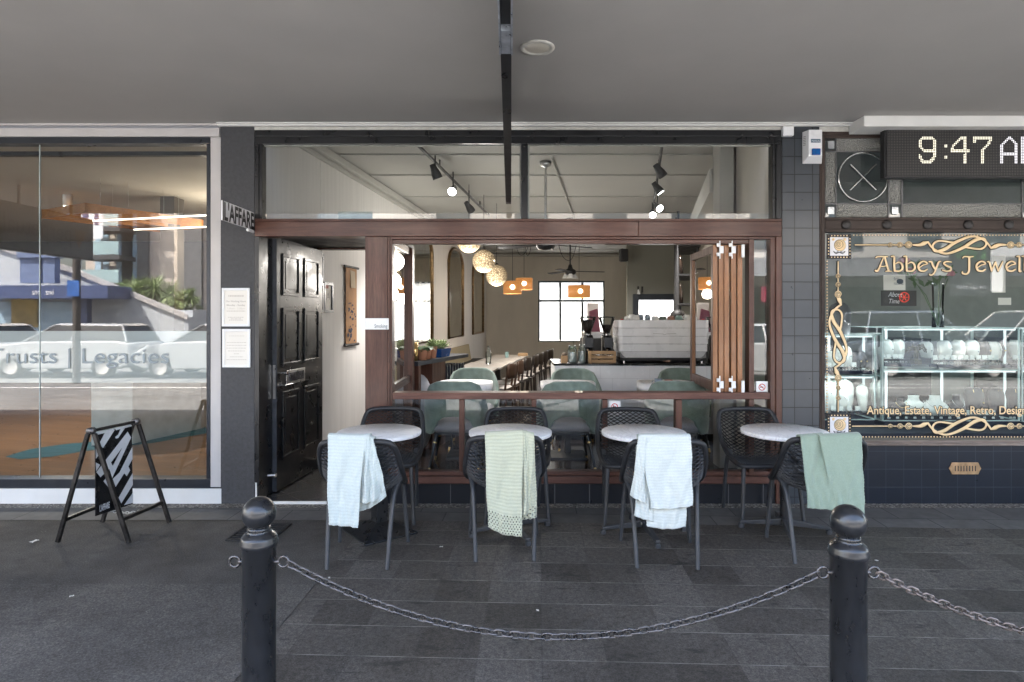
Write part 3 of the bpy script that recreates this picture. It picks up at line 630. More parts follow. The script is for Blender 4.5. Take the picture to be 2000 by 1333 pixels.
# bifold window panels folded to the right (all on one frame)
bf=thing('bifold_window','cedar bifold window panels folded together at the right of the opening','window',(X(1460),.1,Z(767)))
z0,z1=Z(766.8,.0),Z(478,.0)
def leaf(p0,p1,name='bifold_panel',th=.042,w=.06,mt=None):
    p0=Vector(p0); p1=Vector(p1); dv=(p1-p0); LN=dv.length; MM=Matrix.Translation((p0.x,p0.y,0))@Matrix.Rotation(math.atan2(dv.y,dv.x),4,'Z')
    mm=MB(); h=th/2
    mm.box(0,w,-h,h,z0,z1,MM); mm.box(LN-w,LN,-h,h,z0,z1,MM); mm.box(w+.0005,LN-w-.0005,-h+.003,h-.003,z0,z0+.085,MM); mm.box(w+.0005,LN-w-.0005,-h+.003,h-.003,z1-.065,z1,MM)
    pl=mm.build(name,M['cedar'] if mt is None else mt,bf,bevel=.004)
    if mt is not None: em_=MB(); em_.box(-.006,-.0005,-h+.002,h-.002,z0,z1,MM); em_.build('leaf_edge',M['cedar'],pl,bevel=.002)
    g=MB(); g.quad([MM@Vector((w,0,z0+.085)),MM@Vector((LN-w,0,z0+.085)),MM@Vector((LN-w,0,z1-.065)),MM@Vector((w,0,z1-.065))]); g.build('pane',M['glass_strong'],pl)
    return pl
xs=[X(p,.0) for p in (1400,1418,1424.5,1441.5,1452)]
LW=.82
pans=[]
pans.append(leaf((X(1399),.03),(X(1352,.86),.86),mt=M['mahog_z']))
for k,px in enumerate((1411,1422,1435.5,1448)):
    x=X(px,.0); pans.append(leaf((x,.03),(x+.01*k,.03+LW),th=.042))
    # thickness faces the street
for k,px in enumerate((1404.8,1428.6)):
    m=MB(); 
    for zc in (z0+.06,z1-.05):
        m.box(X(px-5.5),X(px-.6),-.012,-.0,zc-.05,zc-.02); m.box(X(px-5.5),X(px-.6),-.012,-.0,zc+.03,zc+.06); m.box(X(px+1.6),X(px+8),-.01,-.0,zc-.025,zc+.035); m.tube([(X(px+.5),-.008,zc-.07),(X(px+.5),-.008,zc+.08)],.006,8)
    m.build('hinge',M['whitesign'],pans[2*k],bevel=.0015)
m=MB()
for zc in (z0+.05,z1-.05): m.box(X(1447.5),X(1453.5),-.012,-.0,zc-.06,zc+.05)
m.build('hinge',M['whitesign'],pans[-1],bevel=.0015)
# glass at right of stack
M['plug']=plain('dark_wood_plug',(.018,.015,.014),.5,0,.4,30,.4,90)
# ------------------------------------------------------------------ jewellery shop (right)
je=thing('jewellery_building','navy tiled jewellery shopfront with leaded transom','building',(5,0,0))
XL=X(1612)
def fbr(mb,px0,px1,py0,py1,y0,y1): return fb(mb,px0,px1,py0,py1,y0,y1)
m=MB(); fb(m,1601,1604.5,264,870,.0,.1); fb(m,1604.7,1611.5,264,860,-.006,.1); m.build('window_stile',M['oldwood_z'],je,bevel=.003)
m=MB(); fb(m,1600,2900,246,257,-.004,.1); m.build('head_strip',M['offwhite'],je,bevel=.003)
m=MB(); fb(m,1611.7,2900,257.5,264,.0,.1); fb(m,1611.7,2900,264.2,270,.015,.1); fb(m,1604.5,1611.5,257.5,263.8,.0,.1); m.build('window_head',M['oldwood'],je,bevel=.003)
m=MB(); fb(m,1611.7,2900,425,430,-.012,.1); fb(m,1611.7,2900,430.2,448,.0,.1); fb(m,1611.7,2900,448.2,453.5,-.008,.1); tr=m.build('transom_bar',M['oldwood'],je,bevel=.003)
for k in range(8):
    m=MB(); px=1652.5+79.3*k; m.lathe([(.0405,0),(.0405,.008),(.032,.015),(.012,.018),(.001,.018)],(0,0,0),22,M=Matrix.Translation((X(px),.0,Z(439.5)))@Matrix.Rotation(R(90),4,'X'))
    m.build('bolt_head',M['plug'],tr)
m=MB(); fb(m,1611.7,2900,861,866,-.03,.1); fb(m,1600.8,2900,866.2,871,-.05,.1); m.build('window_sill',wood('weathered_grey_sill',(.16,.125,.105),(.4,.33,.28),'x',1,.7,0),je,bevel=.004)
m=MB(); fb(m,1600.8,2900,871.2,987.5,.0,.1); m.build('stall_riser',M['navy_tile'],je)
# brass air vent
vx0,vx1,vz0,vz1=X(1858),X(1909.5),Z(926.5),Z(903.5)
vm=(vz0+vz1)/2; xm=(vx0+vx1)/2
m=MB(); m.prism([(vx0,vz0),(vx1,vz0),(vx1+.012,vm-.02),(vx1+.025,vm),(vx1+.012,vm+.02),(vx1,vz1),(vx0,vz1),(vx0-.012,vm+.02),(vx0-.025,vm),(vx0-.012,vm-.02)],'y',-.009,-.0005); ve=m.build('air_vent',M['oldbrass'],je,bevel=.002)
m=MB()
for k in range(8): x=vx0+.027+k*.0243; m.prism([(x-.004,vm-.023),(x+.004,vm-.023),(x+.004,vm+.023),(x-.004,vm+.023)],'y',-.0096,-.0092)
m.build('slot',M['blackmatt'],ve)
# leaded transom
lead=plain('lead_came',(.13,.13,.13),.45,.5,.2,30)
yt=.035
m=MB()
def lc(px0,px1,py0,py1): fb(m,px0,px1,py0,py1,yt-.008,yt+.004)
for a,b,c_,d_ in ((1632,1634,270,424.5),(1734.5,1737,270,424.5),(1760.5,1764,270,424.5),(1996,1998,270,424.5),(2022,2024,270,424.5)): lc(a,b,c_,d_)
for px0,px1 in ((1612,1631.8),(1634.2,1734.3),(1737.2,1760.3),(1764.2,1995.8),(1998.2,2021.8)):
    for py in (296.5,398.5): lc(px0,px1,py-1,py+1)
le=m.build('lead_came',lead,je)
m=MB()
for px0,px1,py0,py1 in ((1634,1734.5,271,295.5),(1634,1734.5,399.5,424.5),(1612,1632,297.5,397.5),(1737,1760.5,297.5,397.5),(1764,1996,399.5,424.5),(1764,1996,271,295.5)):
    m.quad([(X(px0,yt),yt,Z(py1,yt)),(X(px1,yt),yt,Z(py1,yt)),(X(px1,yt),yt,Z(py0,yt)),(X(px0,yt),yt,Z(py0,yt))])
m.build('hammered_pane',M['hammered'],je)
m=MB()
for px0,px1,py0,py1 in ((1634,1734.5,297.5,397.5),(1764,1996,297.5,397.5),(1612,1632,271,295.5),(1612,1632,399.5,424.5),(1737,1760.5,399.5,424.5),(1737,1760.5,271,295.5),(1998,2022,271,424.5),(2024,2900,271,424.5)):
    m.quad([(X(px0,yt),yt,Z(py1,yt)),(X(px1,yt),yt,Z(py1,yt)),(X(px1,yt),yt,Z(py0,yt)),(X(px0,yt),yt,Z(py0,yt))])
m.build('transom_pane',M['glass_strong'],je)
m=MB(); cc=Vector((X(1684,yt),yt-.012,Z(347,yt))); rr=.208
bev=plain('bevelled_glass_rim',(.45,.46,.44),.08,.85)
m.tube([(cc.x+rr*math.cos(2*math.pi*k/40),cc.y,cc.z+rr*math.sin(2*math.pi*k/40)) for k in range(40)],.008,6,closed=True)
m.build('bevelled_ring',bev,je)
m=MB()
for s in (1,-1):
    a=R(45); m.tube([(cc.x-rr*.74*math.cos(a),cc.y+.002*s,cc.z-s*rr*.74*math.sin(a)),(cc.x+rr*.74*math.cos(a),cc.y+.002*s,cc.z+s*rr*.74*math.sin(a))],.007,6)
m.build('bevelled_cross',bev,je)
m=MB()
for px0,py0 in ((1612,399.5),(1737,399.5),(1612,271)):
    m.prism([(X(px0+4,yt),Z(py0+20,yt)),(X(px0+17,yt),Z(py0+20,yt)),(X(px0+17,yt),Z(py0+5,yt)),(X(px0+4,yt),Z(py0+5,yt))],'y',yt-.01,yt-.003)
m.build('bevelled_square',plain('bevelled_square_glass',(.6,.62,.62),.1,.6),je,bevel=.004)
# the big pane and its gilding
yp=.03
gp=pane('window_pane',1611.7,2900,453.6,861,yp,M['glass_shop'],je)
def gx(px): return X(px,yp)
def gz(py): return Z(py,yp)
yy=yp-.004
FL=(Vector((0,-1,0)),.18)
def ribbon(strokes, r, name, mat, y, par, taper=True):
    mb=MB()
    for i,(pts) in enumerate(strokes):
        rr_=[p[2]*r if len(p)>2 else r for p in pts]
        q=spline([(p[0],y-.0004*i,p[1]) for p in pts],6); n=len(q)
        rad=[lerp_table([(k/(len(rr_)-1),v) for k,v in enumerate(rr_)],i_/(n-1))[0] for i_ in range(n)]
        mb.tube(q,rad,8,flat=FL)
        for e,ra in ((q[0],rad[0]),(q[-1],rad[-1])): mb.ball(e,ra,10,6,1,.18,1)
    return mb.build(name,mat,par)
GL={'A':(.86,[[(.42,.93,.7),(.3,.6,.8),(.2,.25,.95),(.1,.04,1.15),(.0,.06,1.0)],[(.02,.9,.6),(.1,.97,.8),(.4,.98,.8),(.6,.97,.7)],[(.46,.95,1.1),(.56,.5,1.15),(.66,.05,1.15)],[(.52,.02,.6),(.8,.02,.6)],[(.2,.36,.55),(.38,.33,.55),(.6,.4,.55)]]),
'b':(.62,[[(-.06,.98,.7),(.08,.96,1),(.08,.5,1.15),(.1,.06,1.15)],[(.1,.04,.9),(.34,.03,.9),(.48,.16,1.1),(.5,.34,1.15),(.42,.55,1),(.28,.6,.8),(.14,.5,.5)]]),
'e':(.62,[[(.12,.26,.5),(.3,.42,.6),(.5,.5,.8),(.44,.62,.9),(.28,.66,.9),(.1,.5,1.1),(.06,.3,1.2),(.14,.08,1.1),(.34,.03,1),(.5,.14,.8)]]),
'y':(.66,[[(-.02,.64,.7),(.1,.62,1),(.18,.36,1.1),(.3,.14,1)],[(.56,.66,.7),(.46,.6,1),(.34,.24,1.1),(.22,-.12,.9),(.06,-.24,.9),(0,-.18,.8)]]),
's':(.54,[[(.44,.62,.7),(.2,.65,.8),(.06,.54,1),(.2,.38,1.1),(.4,.26,1.1),(.4,.08,1.1),(.2,.02,.9),(.0,.1,.9)]]),
'J':(.6,[[(-.02,.88,.6),(.06,.98,.8),(.34,.96,.9),(.5,.99,.7)],[(.3,.94,1.1),(.3,.4,1.2),(.28,0,1.1),(.16,-.16,1),(-.02,-.12,1),(-.04,-.02,.8)]]),
'w':(.86,[[(-.02,.64,.7),(.08,.6,1),(.2,.05,1)],[(.2,.05,.9),(.38,.6,.9)],[(.38,.6,1),(.52,.05,1)],[(.52,.05,.9),(.74,.64,.8)]]),
'l':(.26,[[(-.04,.98,.7),(.08,.96,1),(.09,.5,1.15),(.09,.05,1.2),(.16,.02,.9)]]),
'r':(.44,[[(-.02,.62,.7),(.08,.6,1),(.09,.04,1.2)],[(.1,.4,.7),(.22,.6,.9),(.36,.58,1)]])}
U=30/231.0
def gild(word,px,py,fit_px,unit=U,r=.062):
    adv=sum(GL[c][0] for c in word); k=(fit_px/231.0)/(adv*unit); x=0; st=[]
    for c in word:
        for s in GL[c][1]: st.append([(gx(px)+(x+p[0])*unit*k,gz(py)+p[1]*unit,p[2]) for p in s])
        x+=GL[c][0]
    ribbon([[ (p[0],p[1],(p[2]*r*unit+.0045)/(r*unit)) for p in s] for s in st],r*unit,'lettering',M['goldline'],yy+.0015,gp)
    ribbon(st,r*unit,'lettering',M['gold'],yy-.0025,gp)
gild('Abbeys',1709,531,152); gild('Jewellers',1880,531,190)
gild_small=text
bw=gx(2003)-gx(1692)
for off,mt,b in ((.0,M['goldline'],.006),(-.003,M['gold'],.0012)):
    text('lettering','Antique, Estate, Vintage, Retro, Design',.098,face_street(gx(1692),yy+off,gz(809)),mt,gp,fit=bw,bold=b,extrude=.0006)
def scroll(pts,px,py,s=1,rot=False,flip=1):
    out=[]
    for st in pts: out.append([((gx(px)+(q[0] if not rot else q[1]*flip)*s/231.0),gz(py)+(q[1]*flip if not rot else -q[0])*s/231.0,q[2]) for q in st])
    return out
inf=[[(-58,2,1.2),(-50,-2,1.0),(-40,-16,1),(-16,-20,1),(14,-8,2.2),(34,8,1.6),(52,15,1),(58,3,.9),(46,-7,.9),(28,-4,.9)],
     [(58,-2,1.2),(50,2,1),(40,16,1),(16,20,1),(-14,8,2.2),(-34,-8,1.6),(-52,-14,1),(-58,-3,.9),(-46,7,.9),(-28,4,.9)]]
inf=[[(-62,6,1.0),(-50,-8,1),(-26,-17,1.1),(6,-6,1.6),(30,9,1.8),(48,12,1.2),(52,0,1),(40,-8,1),(10,-4,1)],
     [(62,-6,1.0),(50,8,1),(26,17,1.1),(-6,6,1.6),(-30,-9,1.8),(-48,-12,1.2),(-52,0,1),(-40,8,1),(-10,4,1)]]
tail=[[(-62,6,.8),(-70,3,2.2),(-78,0,1.6),(-92,0,.6)],[(62,-6,.8),(70,-3,2.2),(78,0,1.6),(92,0,.6)]]
def flourish(px,py,rot,near,far,knots):
    st=scroll(inf+tail,px,py,1,rot)
    ln=[[(-92,0,.55),(-near,0,.55)],[(92,0,.55),(far,0,.55)]]; st+=scroll(ln,px,py,1,rot)
    ribbon([[(p[0],p[1],p[2]*1.0+.75) for p in s] for s in st],.0085,'flourish',M['goldline'],yy+.0015,gp)
    ribbon(st,.0085,'flourish',M['gold'],yy-.002,gp)
    for q,r in knots:
        m=MB(); m2=MB()
        cx,cz=(gx(px)+q/231.0,gz(py)) if not rot else (gx(px),gz(py)-q/231.0)
        m.lathe([(.001,.006),(r*.8,.005),(r,.001),(r,0)],(0,0,0),16,M=Matrix.Translation((cx,yy-.004,cz))@Matrix.Rotation(R(90),4,'X'))
        m2.tube([(cx+(r*.25+r*.75*t/14)*math.cos(t*.9),yy-.011,cz+(r*.25+r*.75*t/14)*math.sin(t*.9)) for t in range(15)],.0022,5,flat=FL)
        kn_=m.build('flourish_knot',M['gold'],gp); m2.build('knot_line',M['goldline'],gp)
kn=[(-100,.03),(-117,.024),(-136,.02),(100,.03),(117,.024),(136,.02)]
flourish(1873,479,False,205,240,kn); flourish(1873,832.5,False,210,240,kn); flourish(1636,657,True,146,148,[(-82,.03),(-101,.022),(-118,.02),(82,.03),(101,.022),(121,.02)])
# rose corner plaques
for py in (482,832.5):
    a,b=gx(1614.5),gx(1662); c_,d_=gz(py+24),gz(py-24)
    m=MB(); m.prism([(a,c_),(b,c_),(b,d_),(a,d_)],'y',yy-.001,yy+.002); pq=m.build('corner_plaque',M['goldline'],gp)
    w=(b-a); m=MB(); m.prism([(a+.026,c_+.026),(b-.026,c_+.026),(b-.026,d_-.026),(a+.026,d_-.026)],'y',yy-.003,yy-.0015); m.build('plaque_ground',M['rosewhite'],pq)
    m=MB(); n=8
    for k in range(n):
        t=(k+.5)/n
        for x,z in ((a+w*t,c_+.013),(a+w*t,d_-.013),(a+.013,c_+(d_-c_)*t),(b-.013,c_+(d_-c_)*t)): m.disc((x,yy-.004,z),.0058,n=10)
    m.build('plaque_dot',M['gold'],pq)
    cx,cz=(a+b)/2,(c_+d_)/2+.01
    rose=lambda x,z,r,y,mt,nm:(lambda q:(q.lathe([(.0005,.0012),(r*.97,.001),(r,0)],(0,0,0),28,M=Matrix.Translation((x,y,z))@Matrix.Rotation(R(90),4,'X')),q.build(nm,mt,pq)))(MB())
    rose(cx+.006,cz,.051,yy-.0034,M['goldline'],'rose_outline'); rose(cx+.006,cz,.0485,yy-.005,M['gold'],'rose')
    for x,z in ((cx-.05,cz+.05),(cx+.046,cz+.05)): rose(x,z,.013,yy-.004,M['gold'],'rose')
    m=MB()
    for (ox,oz,r) in ((-.004,.006,.034),(-.008,.008,.02),(-.009,.009,.01)): m.tube([(cx+ox+r*math.cos(t*.33),yy-.0072,cz+oz+r*math.sin(t*.33)) for t in range(20)],.0016,5,flat=FL)
    for s in (-1,1):
        m.tube(spline([(cx,yy-.0045,cz-.045),(cx+s*.03,yy-.0045,cz-.06),(cx+s*.05,yy-.0045,cz-.05),(cx+s*.03,yy-.0045,cz-.07),(cx-s*.01,yy-.0045,cz-.06),(cx-s*.03,yy-.0045,cz-.075)],6),.0025,5,flat=FL)
    m.build('rose_line',M['goldline'],pq)
def dots(x0,z0,x1,z1,step):
    m=MB(); m2=MB()
    n=int(round(max(abs(x1-x0),abs(z1-z0))/step))
    for k in range(n+1):
        x=x0+(x1-x0)*k/n; z=z0+(z1-z0)*k/n; m.disc((x,yy-.001,z),.0062,n=8); m2.disc((x,yy+.0008,z),.0088,n=8)
    m.build('dot_border',M['gold'],gp); m2.build('dot_border',M['goldline'],gp)
dots(gx(1667),gz(460),gx(2300),gz(460),.0262); dots(gx(1667),gz(853.5),gx(2300),gz(853.5),.0262); dots(gx(1614.8),gz(511),gx(1614.8),gz(805),.0262)
# inside of the jeweller's window
m=MB(); m.box(XL,8.5,.12,1.75,.3,.575); m.build('display_floor',M['navy'],je)
m=MB(); m.box(XL,8.5,1.75,1.85,.3,3.1); m.box(XL-.1,XL-.02,.11,1.75,.3,3.1); m.box(8.5,8.6,.11,1.75,.3,3.1); m.build('wall',plain('jeweller_wall_grey_green',(.2,.215,.2),.7),je)
m=MB(); m.box(XL-.1,8.6,.11,1.85,3.1,3.2); m.build('ceiling',plain('jeweller_ceiling',(.2,.2,.2),.7),je)
m=MB(); m.box(XL-.02,8.6,.06,4,3.56,7.3); m.build('added_sun_block',M['greyframe'],je)  # unseen sun blocker added above the jeweller
# glass display cases
def case(name,label,x0,x1,y0,y1,z0,z1,zs):
    t=thing(name,label,'display case',((x0+x1)/2,y0,z0))
    e=plain('case_edge_'+str(len(bpy.data.materials)),(.62,.74,.72),.2,0,.05,5,0)
    m=MB(); g=.006
    for x in (x0,x1):
        for y in (y0,y1): m.box(x-g,x+g,y-g,y+g,z0,z1)
    for z in (z0,z1):
        for y in (y0,y1): m.box(x0+g,x1-g,y-g*.8,y+g*.8,z-g*.8,z+g*.8)
        for x in (x0,x1): m.box(x-g*.8,x+g*.8,y0+g,y1-g,z-g*.8,z+g*.8)
    m.build('frame',e,t)
    m=MB(); m.quad([(x0,y0-g,z0),(x1,y0-g,z0),(x1,y0-g,z1),(x0,y0-g,z1)]); m.quad([(x0-g,y0,z0),(x0-g,y1,z0),(x0-g,y1,z1),(x0-g,y0,z1)]); m.quad([(x1+g,y0,z0),(x1+g,y1,z0),(x1+g,y1,z1),(x1+g,y0,z1)]); m.build('glass_side',M['edgeglass'],t)
    m=MB(); m.box(x0+g,x1-g,y0+g,y1-g,zs-.005,zs+.005); m.build('shelf',plain('shelf_glass_edge',(.7,.8,.79),.2),t)
    m=MB(); m.box(x0+.02,x1-.02,y0+.012,y0+.024,z1-.022,z1-.008); m.box(x0+.02,x1-.02,y0+.012,y0+.02,zs-.018,zs-.007); m.build('light_strip',M['coolstrip'],t)
    m=MB(); m.box(x0+.01,x1-.01,y0,y1,z0-.12,z0-.012); m.build('base',M['navy'],t)
    m=MB()
    for x in (x0+.3*(x1-x0),x0+.75*(x1-x0)): m.box(x-.012,x+.012,y1-.02,y1-.012,z0+.02,z1-.03)
    m.build('rear_light_strip',M['coolstrip'],t)
    for x in (x0+(x1-x0)*.25,x0+(x1-x0)*.75):
        for z in (z1-.04,zs-.04): lamp('case_light','POINT',(x,y0+.08,z),CASE,(.9,.97,1),.06)
    return t
ya,yb=.42,1.0
zA=lambda py:Z(py,ya)
c1=(X(1724,ya),X(1990,ya)); c0=(X(1560,ya),X(1717,ya))
case('display_case','wide two level glass display case with white and black busts',c1[0],c1[1],ya,yb,zA(822),zA(641),zA(724))
case('display_case','narrow glass display case beside the tiled pillar',XL+.03,c0[1],ya+.06,yb,zA(822),zA(655),zA(737))
case('display_case','glass display case cut off by the right picture edge',X(2000,ya),X(2230,ya),ya+.02,yb,zA(824),zA(644),zA(724))
vel=plain('white_leatherette',(.7,.7,.66),.5,0,.04,5,.03,30); bvel=plain('black_velvet_bust',(.013,.014,.017),.6)
silver=M['chrome']
def bust_tall(px,py_b,h,w,mat,label,y=.62,lean=.0,chain='silver'):
    b=at(px,py_b,D+y); t=thing('necklace_bust',label,'necklace bust',b,random.uniform(-.15,.15),'necklace busts in the jeweller\'s window')
    prof=[(0,.5),(.2,.52),(.45,.5),(.7,.46),(.84,.42),(.93,.3),(1,.17)]
    def f(u,v):
        ww=lerp_table([(0,.37),(.4,.45),(.72,.5),(.86,.46),(.95,.34),(1,.18)],v)[0]*w; a=(u-.5)*2
        return (a*ww, -.03*(1-a*a)+.10*v*h+.03*a*a-.03*math.sin(v*3.14)*(1-a*a), v*h)
    m=MB(); m.grid(f,12,14); m.build('display_form',mat,t,local=True,solid=.012)
    m=MB(); dx=w*random.uniform(.16,.24); dz=h*random.uniform(.25,.55)
    pts=[(dx*math.cos(a)*1.0,-.075+.02*math.cos(a)**2+.06*(h*.95-dz*math.sin(a))/h*.8,h*.93-dz*max(0,math.sin(a))) for a in [math.pi*k/16 for k in range(17)]]
    m.tube(pts,.0022,5); m.ball((0,-.072,h*.93-dz-.008),.008,8,6); m.build('necklace',silver if chain=='silver' else M['brass'],t,local=True)
    return t
def bust_neck(px,py_b,h,w,mat,label,y=.6,chain='silver'):
    b=at(px,py_b,D+y); t=thing('necklace_bust',label,'necklace bust',b,random.uniform(-.25,.25),'necklace busts in the jeweller\'s window')
    m=MB(); m.lathe([(w*.5,0),(w*.5,h*.12),(w*.46,h*.3),(w*.33,h*.55),(w*.2,h*.72),(w*.17,h*.9),(w*.19,h),(.001,h)],(0,0,0),20,1,.55); m.build('display_form',mat,t,local=True)
    m=MB(); m.tube([(w*.3*math.cos(a),-w*.2*abs(math.sin(a))-.02,h*.72-h*.4*abs(math.sin(a))) for a in [math.pi*k/14 for k in range(15)]],.002,5); m.build('necklace',silver if chain=='silver' else M['brass'],t,local=True)
    return t
W='white'
for px,py,h,lb in ((1703,697,.2,'white necklace stand on upper shelf behind the case corner'),(1735,697,.2,'white necklace stand first inside the wide case, upper shelf'),(1757,697,.2,'white necklace stand left of the ornate dark figure'),(1848,699,.2,'white necklace stand right of the ornate figure, half hidden'),(1875,698,.2,'white necklace stand with pendant in middle of upper shelf'),(1902,698,.2,'white necklace stand nearest the upper shelf rear strip'),(1943,700,.19,'faint white necklace stand deep in upper shelf'),(1968,702,.21,'pale tall necklace stand by the case end, upper shelf')):
    bust_tall(px,py,h*.8,.12,vel,lb,y=.7 if px!=1703 else .78)
for px,py,h,w,mt,lb in ((1618,806,.3,.2,vel,'large white necklace form against the left window frame'),(1648,806,.31,.24,vel,'large white necklace form in narrow case, lower level'),(1700,806,.27,.22,vel,'tilted white necklace form in corner of narrow case'),(1653,718,.2,.15,vel,'white necklace form in narrow case, upper level'),(1908,803,.22,.21,bvel,'black bust with two gold chains, lower level'),(1955,808,.24,.2,bvel,'dark bust with long pendant near case end')):
    bust_tall(px,py,h,w,mt,lb,y=.66,chain='gold' if mt==bvel else 'silver')
bust_neck(1784,806,.16,.27,vel,'white shoulder bust, left one of lower level pair'); bust_neck(1826,806,.16,.27,vel,'white shoulder bust, right one of lower level pair')
bust_neck(1867,806,.17,.2,bvel,'black shoulder bust leaning on lower level',.6); bust_neck(1757,803,.12,.16,bvel,'small black bust with gold chain, far left below',.6,'gold')
tf_=at(1652,655,D+.6); gry=plain('grey_bust_velvet',(.12,.125,.13),.7)
bust_tall(1647,655,.3,.22,gry,'grey bust standing on top of the narrow case',.6)
# ring boxes (three runs of identical boxes)
rb=thing('ring_box','small open white ring box standing on the upper display shelf','ring box',(0,0,0),0,'ring boxes on upper shelf')
m=MB(); m.box(-.022,.022,-.022,.022,0,.022); m.build('box_base',bvel,rb,local=True)
m=MB(); m.box(-.022,.022,-.004,.004,0,.045,Matrix.Translation((0,.022,.02))@Matrix.Rotation(R(-14),4,'X')); m.build('box_lid',vel,rb,local=True)
m=MB(); m.tube([(.009*math.cos(a),-.004,.027+.009*math.sin(a)) for a in [2*math.pi*k/12 for k in range(12)]],.0018,5,closed=True); m.build('ring',silver,rb,local=True)
first=True
def put_box(px,py,y,label,group):
    global first
    p=at(px,py,D+y)
    if first: rb.location=p; rb['label']=label; rb['group']=group; first=False
    else: dup(rb,p,random.uniform(-.15,.15),label,group)
for k in range(4): put_box(1728+k*11.5,706-.0,.55,'small open ring box on upper shelf left of the ornate figure','ring boxes on upper shelf')
for k in range(11): put_box(1831+k*12.0,708,.55,'small open ring box on upper shelf right of the ornate figure','ring boxes on upper shelf')
for k in range(5): put_box(1622+k*12,722,.6,'small open ring box on the narrow case shelf','ring boxes on narrow case shelf')
for k in range(5): put_box(1730+k*12,815,.56,'small open ring box low in the wide case, left run','ring boxes low in the wide case')
for k in range(6): put_box(1806+k*12,817,.56,'small open ring box low in the wide case, middle run','ring boxes low in the wide case')
for k in range(6): put_box(1888+k*11,816,.56,'small open ring box low in the wide case, right run','ring boxes low in the wide case')
for k in range(4): put_box(1630+k*16,808,.56,'small open ring box low in the narrow case','ring boxes low in narrow case')
# trays under the rows
for px0,px1,py,lb in ((1727,1776,713,'long black ring tray left of the ornate figure'),(1828,1972,716,'long black ring tray right of the ornate figure'),(1616,1700,728,'grey watch tray on the narrow case shelf')):
    a=at(px0,py,D+.5); b=at(px1,py,D+.5); t=thing('ring_tray',lb,'tray',((a.x+b.x)/2,a.y,a.z)); m=MB(); m.box(a.x,b.x,a.y-.03,a.y+.1,a.z-.012,a.z+.018); m.build('tray_body',M['navy'],t,bevel=.003)
    m=MB(); n=int((b.x-a.x)/.03)
    for k in range(n): x=a.x+.015+k*.03; m.tube([(x+.009*math.cos(q),a.y-.012,a.z+.026+.009*math.sin(q)) for q in [2*math.pi*j/10 for j in range(10)]],.0022,5,closed=True)
    m.build('rings',M['steel'],t)
# dark ornate figure between rows + vase of roses
p=at(1789,712,D+.62); t=thing('ornate_stand','ornate dark filigree jewellery stand on upper shelf','ornament',p)
m=MB(); m.box(-.035,.035,-.03,.03,0,.05); m.tube([(0,0,.05),(0,0,.17)],.022,8)
for k in range(26): a=k*.9; m.tube([(0,0,.12+.002*k),(math.cos(a)*.07,math.sin(a)*.03,.16+.03*math.sin(k)),(math.cos(a)*.1,math.sin(a)*.04,.14+.03*math.sin(k*1.7))],.006,5)
m.build('filigree',plain('dark_gold_filigree',(.06,.045,.02),.4,.6,.6,40,.4,90),t,local=True)
p=at(1832,640,D+.55); t=thing('rose_vase','tall glass vase of white and pink roses','vase',p)
m=MB(); m.lathe([(.001,0),(.05,0),(.045,.2),(.05,.42)],(0,0,0),20); m.build('glass_vase',M['edgeglass'],t,local=True)
petw=plain('white_petal',(.75,.74,.7),.6); petp=plain('pink_petal',(.45,.17,.2),.6)
def rose_head(mb,c,r):
    for k in range(22):
        a=k*2.4; q=r*(.2+.8*(k/22)); cx=Vector(c)+Vector((math.cos(a)*q*.7,math.sin(a)*q*.7,r*.4*(1-k/22)))
        u=Vector((-math.sin(a),math.cos(a),0))*r*.5; v=Vector((math.cos(a)*.4,math.sin(a)*.4,.9))*r*.55
        mb.quad([cx-u*.6-v*.5,cx+u*.6-v*.5,cx+u+v*.4,cx+v*.8,cx-u+v*.4],True)
m=MB(); rose_head(m,(0,-.02,.5),.075); m.build('flower',petw,t,local=True,solid=.003)
for c in ((-.28,.06,.62),(-.2,.1,.52),(.16,.08,.5)): m=MB(); rose_head(m,c,.06); m.build('flower',petp,t,local=True,solid=.003)
m=MB()
for k in range(26):
    a=random.uniform(0,6.28); c=Vector((random.uniform(-.3,.2),random.uniform(0,.12),random.uniform(.4,.62))); u=Vector((math.cos(a),.3*math.sin(a),math.sin(a)))*.05; v=u.cross(Vector((0,1,.3))).normalized()*.02
    m.quad([c-u,c+v,c+u,c-v])
for c in ((0,-.02,.46),(-.27,.06,.58),(-.19,.1,.48),(.15,.08,.46)): m.tube([(0,0,.02),(c[0]*.4,c[1]*.5,.3),c],.004,5)
m.build('leaves',M['leaf'],t,local=True)
# shop stickers hung inside the window (seen from behind)
p=(gx(1708),.3)
def card(name,label,px0,px1,py0,py1,y,mat,th=.004):
    xa,xb,za,zb=X(px0,y),X(px1,y),Z(py1,y),Z(py0,y); t=thing(name,label,'sign',((xa+xb)/2,y,za)); m=MB(); m.box(xa,xb,y,y+th,za,zb); m.build('board',mat,t); return t,xa,xb,za,zb
t,xa,xb,za,zb=card('paper_notice','white paper notice hung beside the rose vase',1726,1768.5,537,567,.33,M['paper'])
text('lettering','first\nnational',.04,Matrix.Translation((xa+.09,.329,zb-.05))@Matrix.Rotation(R(90),4,'X'),plain('slate_ink',(.1,.13,.18),.6),t,fit=.085)
m=MB(); m.lathe([(.0005,.001),(.03,.001),(.03,0)],(0,0,0),20,1,.8,M=Matrix.Translation((xb-.05,.329,zb-.06))@Matrix.Rotation(R(90),4,'X')); m.build('emblem',plain('slate_ink2',(.06,.09,.13),.6),t)
t,xa,xb,za,zb=card('shop_poster','dark poster with red wheel mark behind the glass',1721,1790,568,598,.36,plain('poster_brown_black',(.03,.027,.025),.5))
m=MB(); cx,cz,r=X(1767,.35),Z(581,.35),.043
m.tube([(cx+r*math.cos(k*.26),.356,cz+r*math.sin(k*.26)) for k in range(24)],.004,6,closed=True)
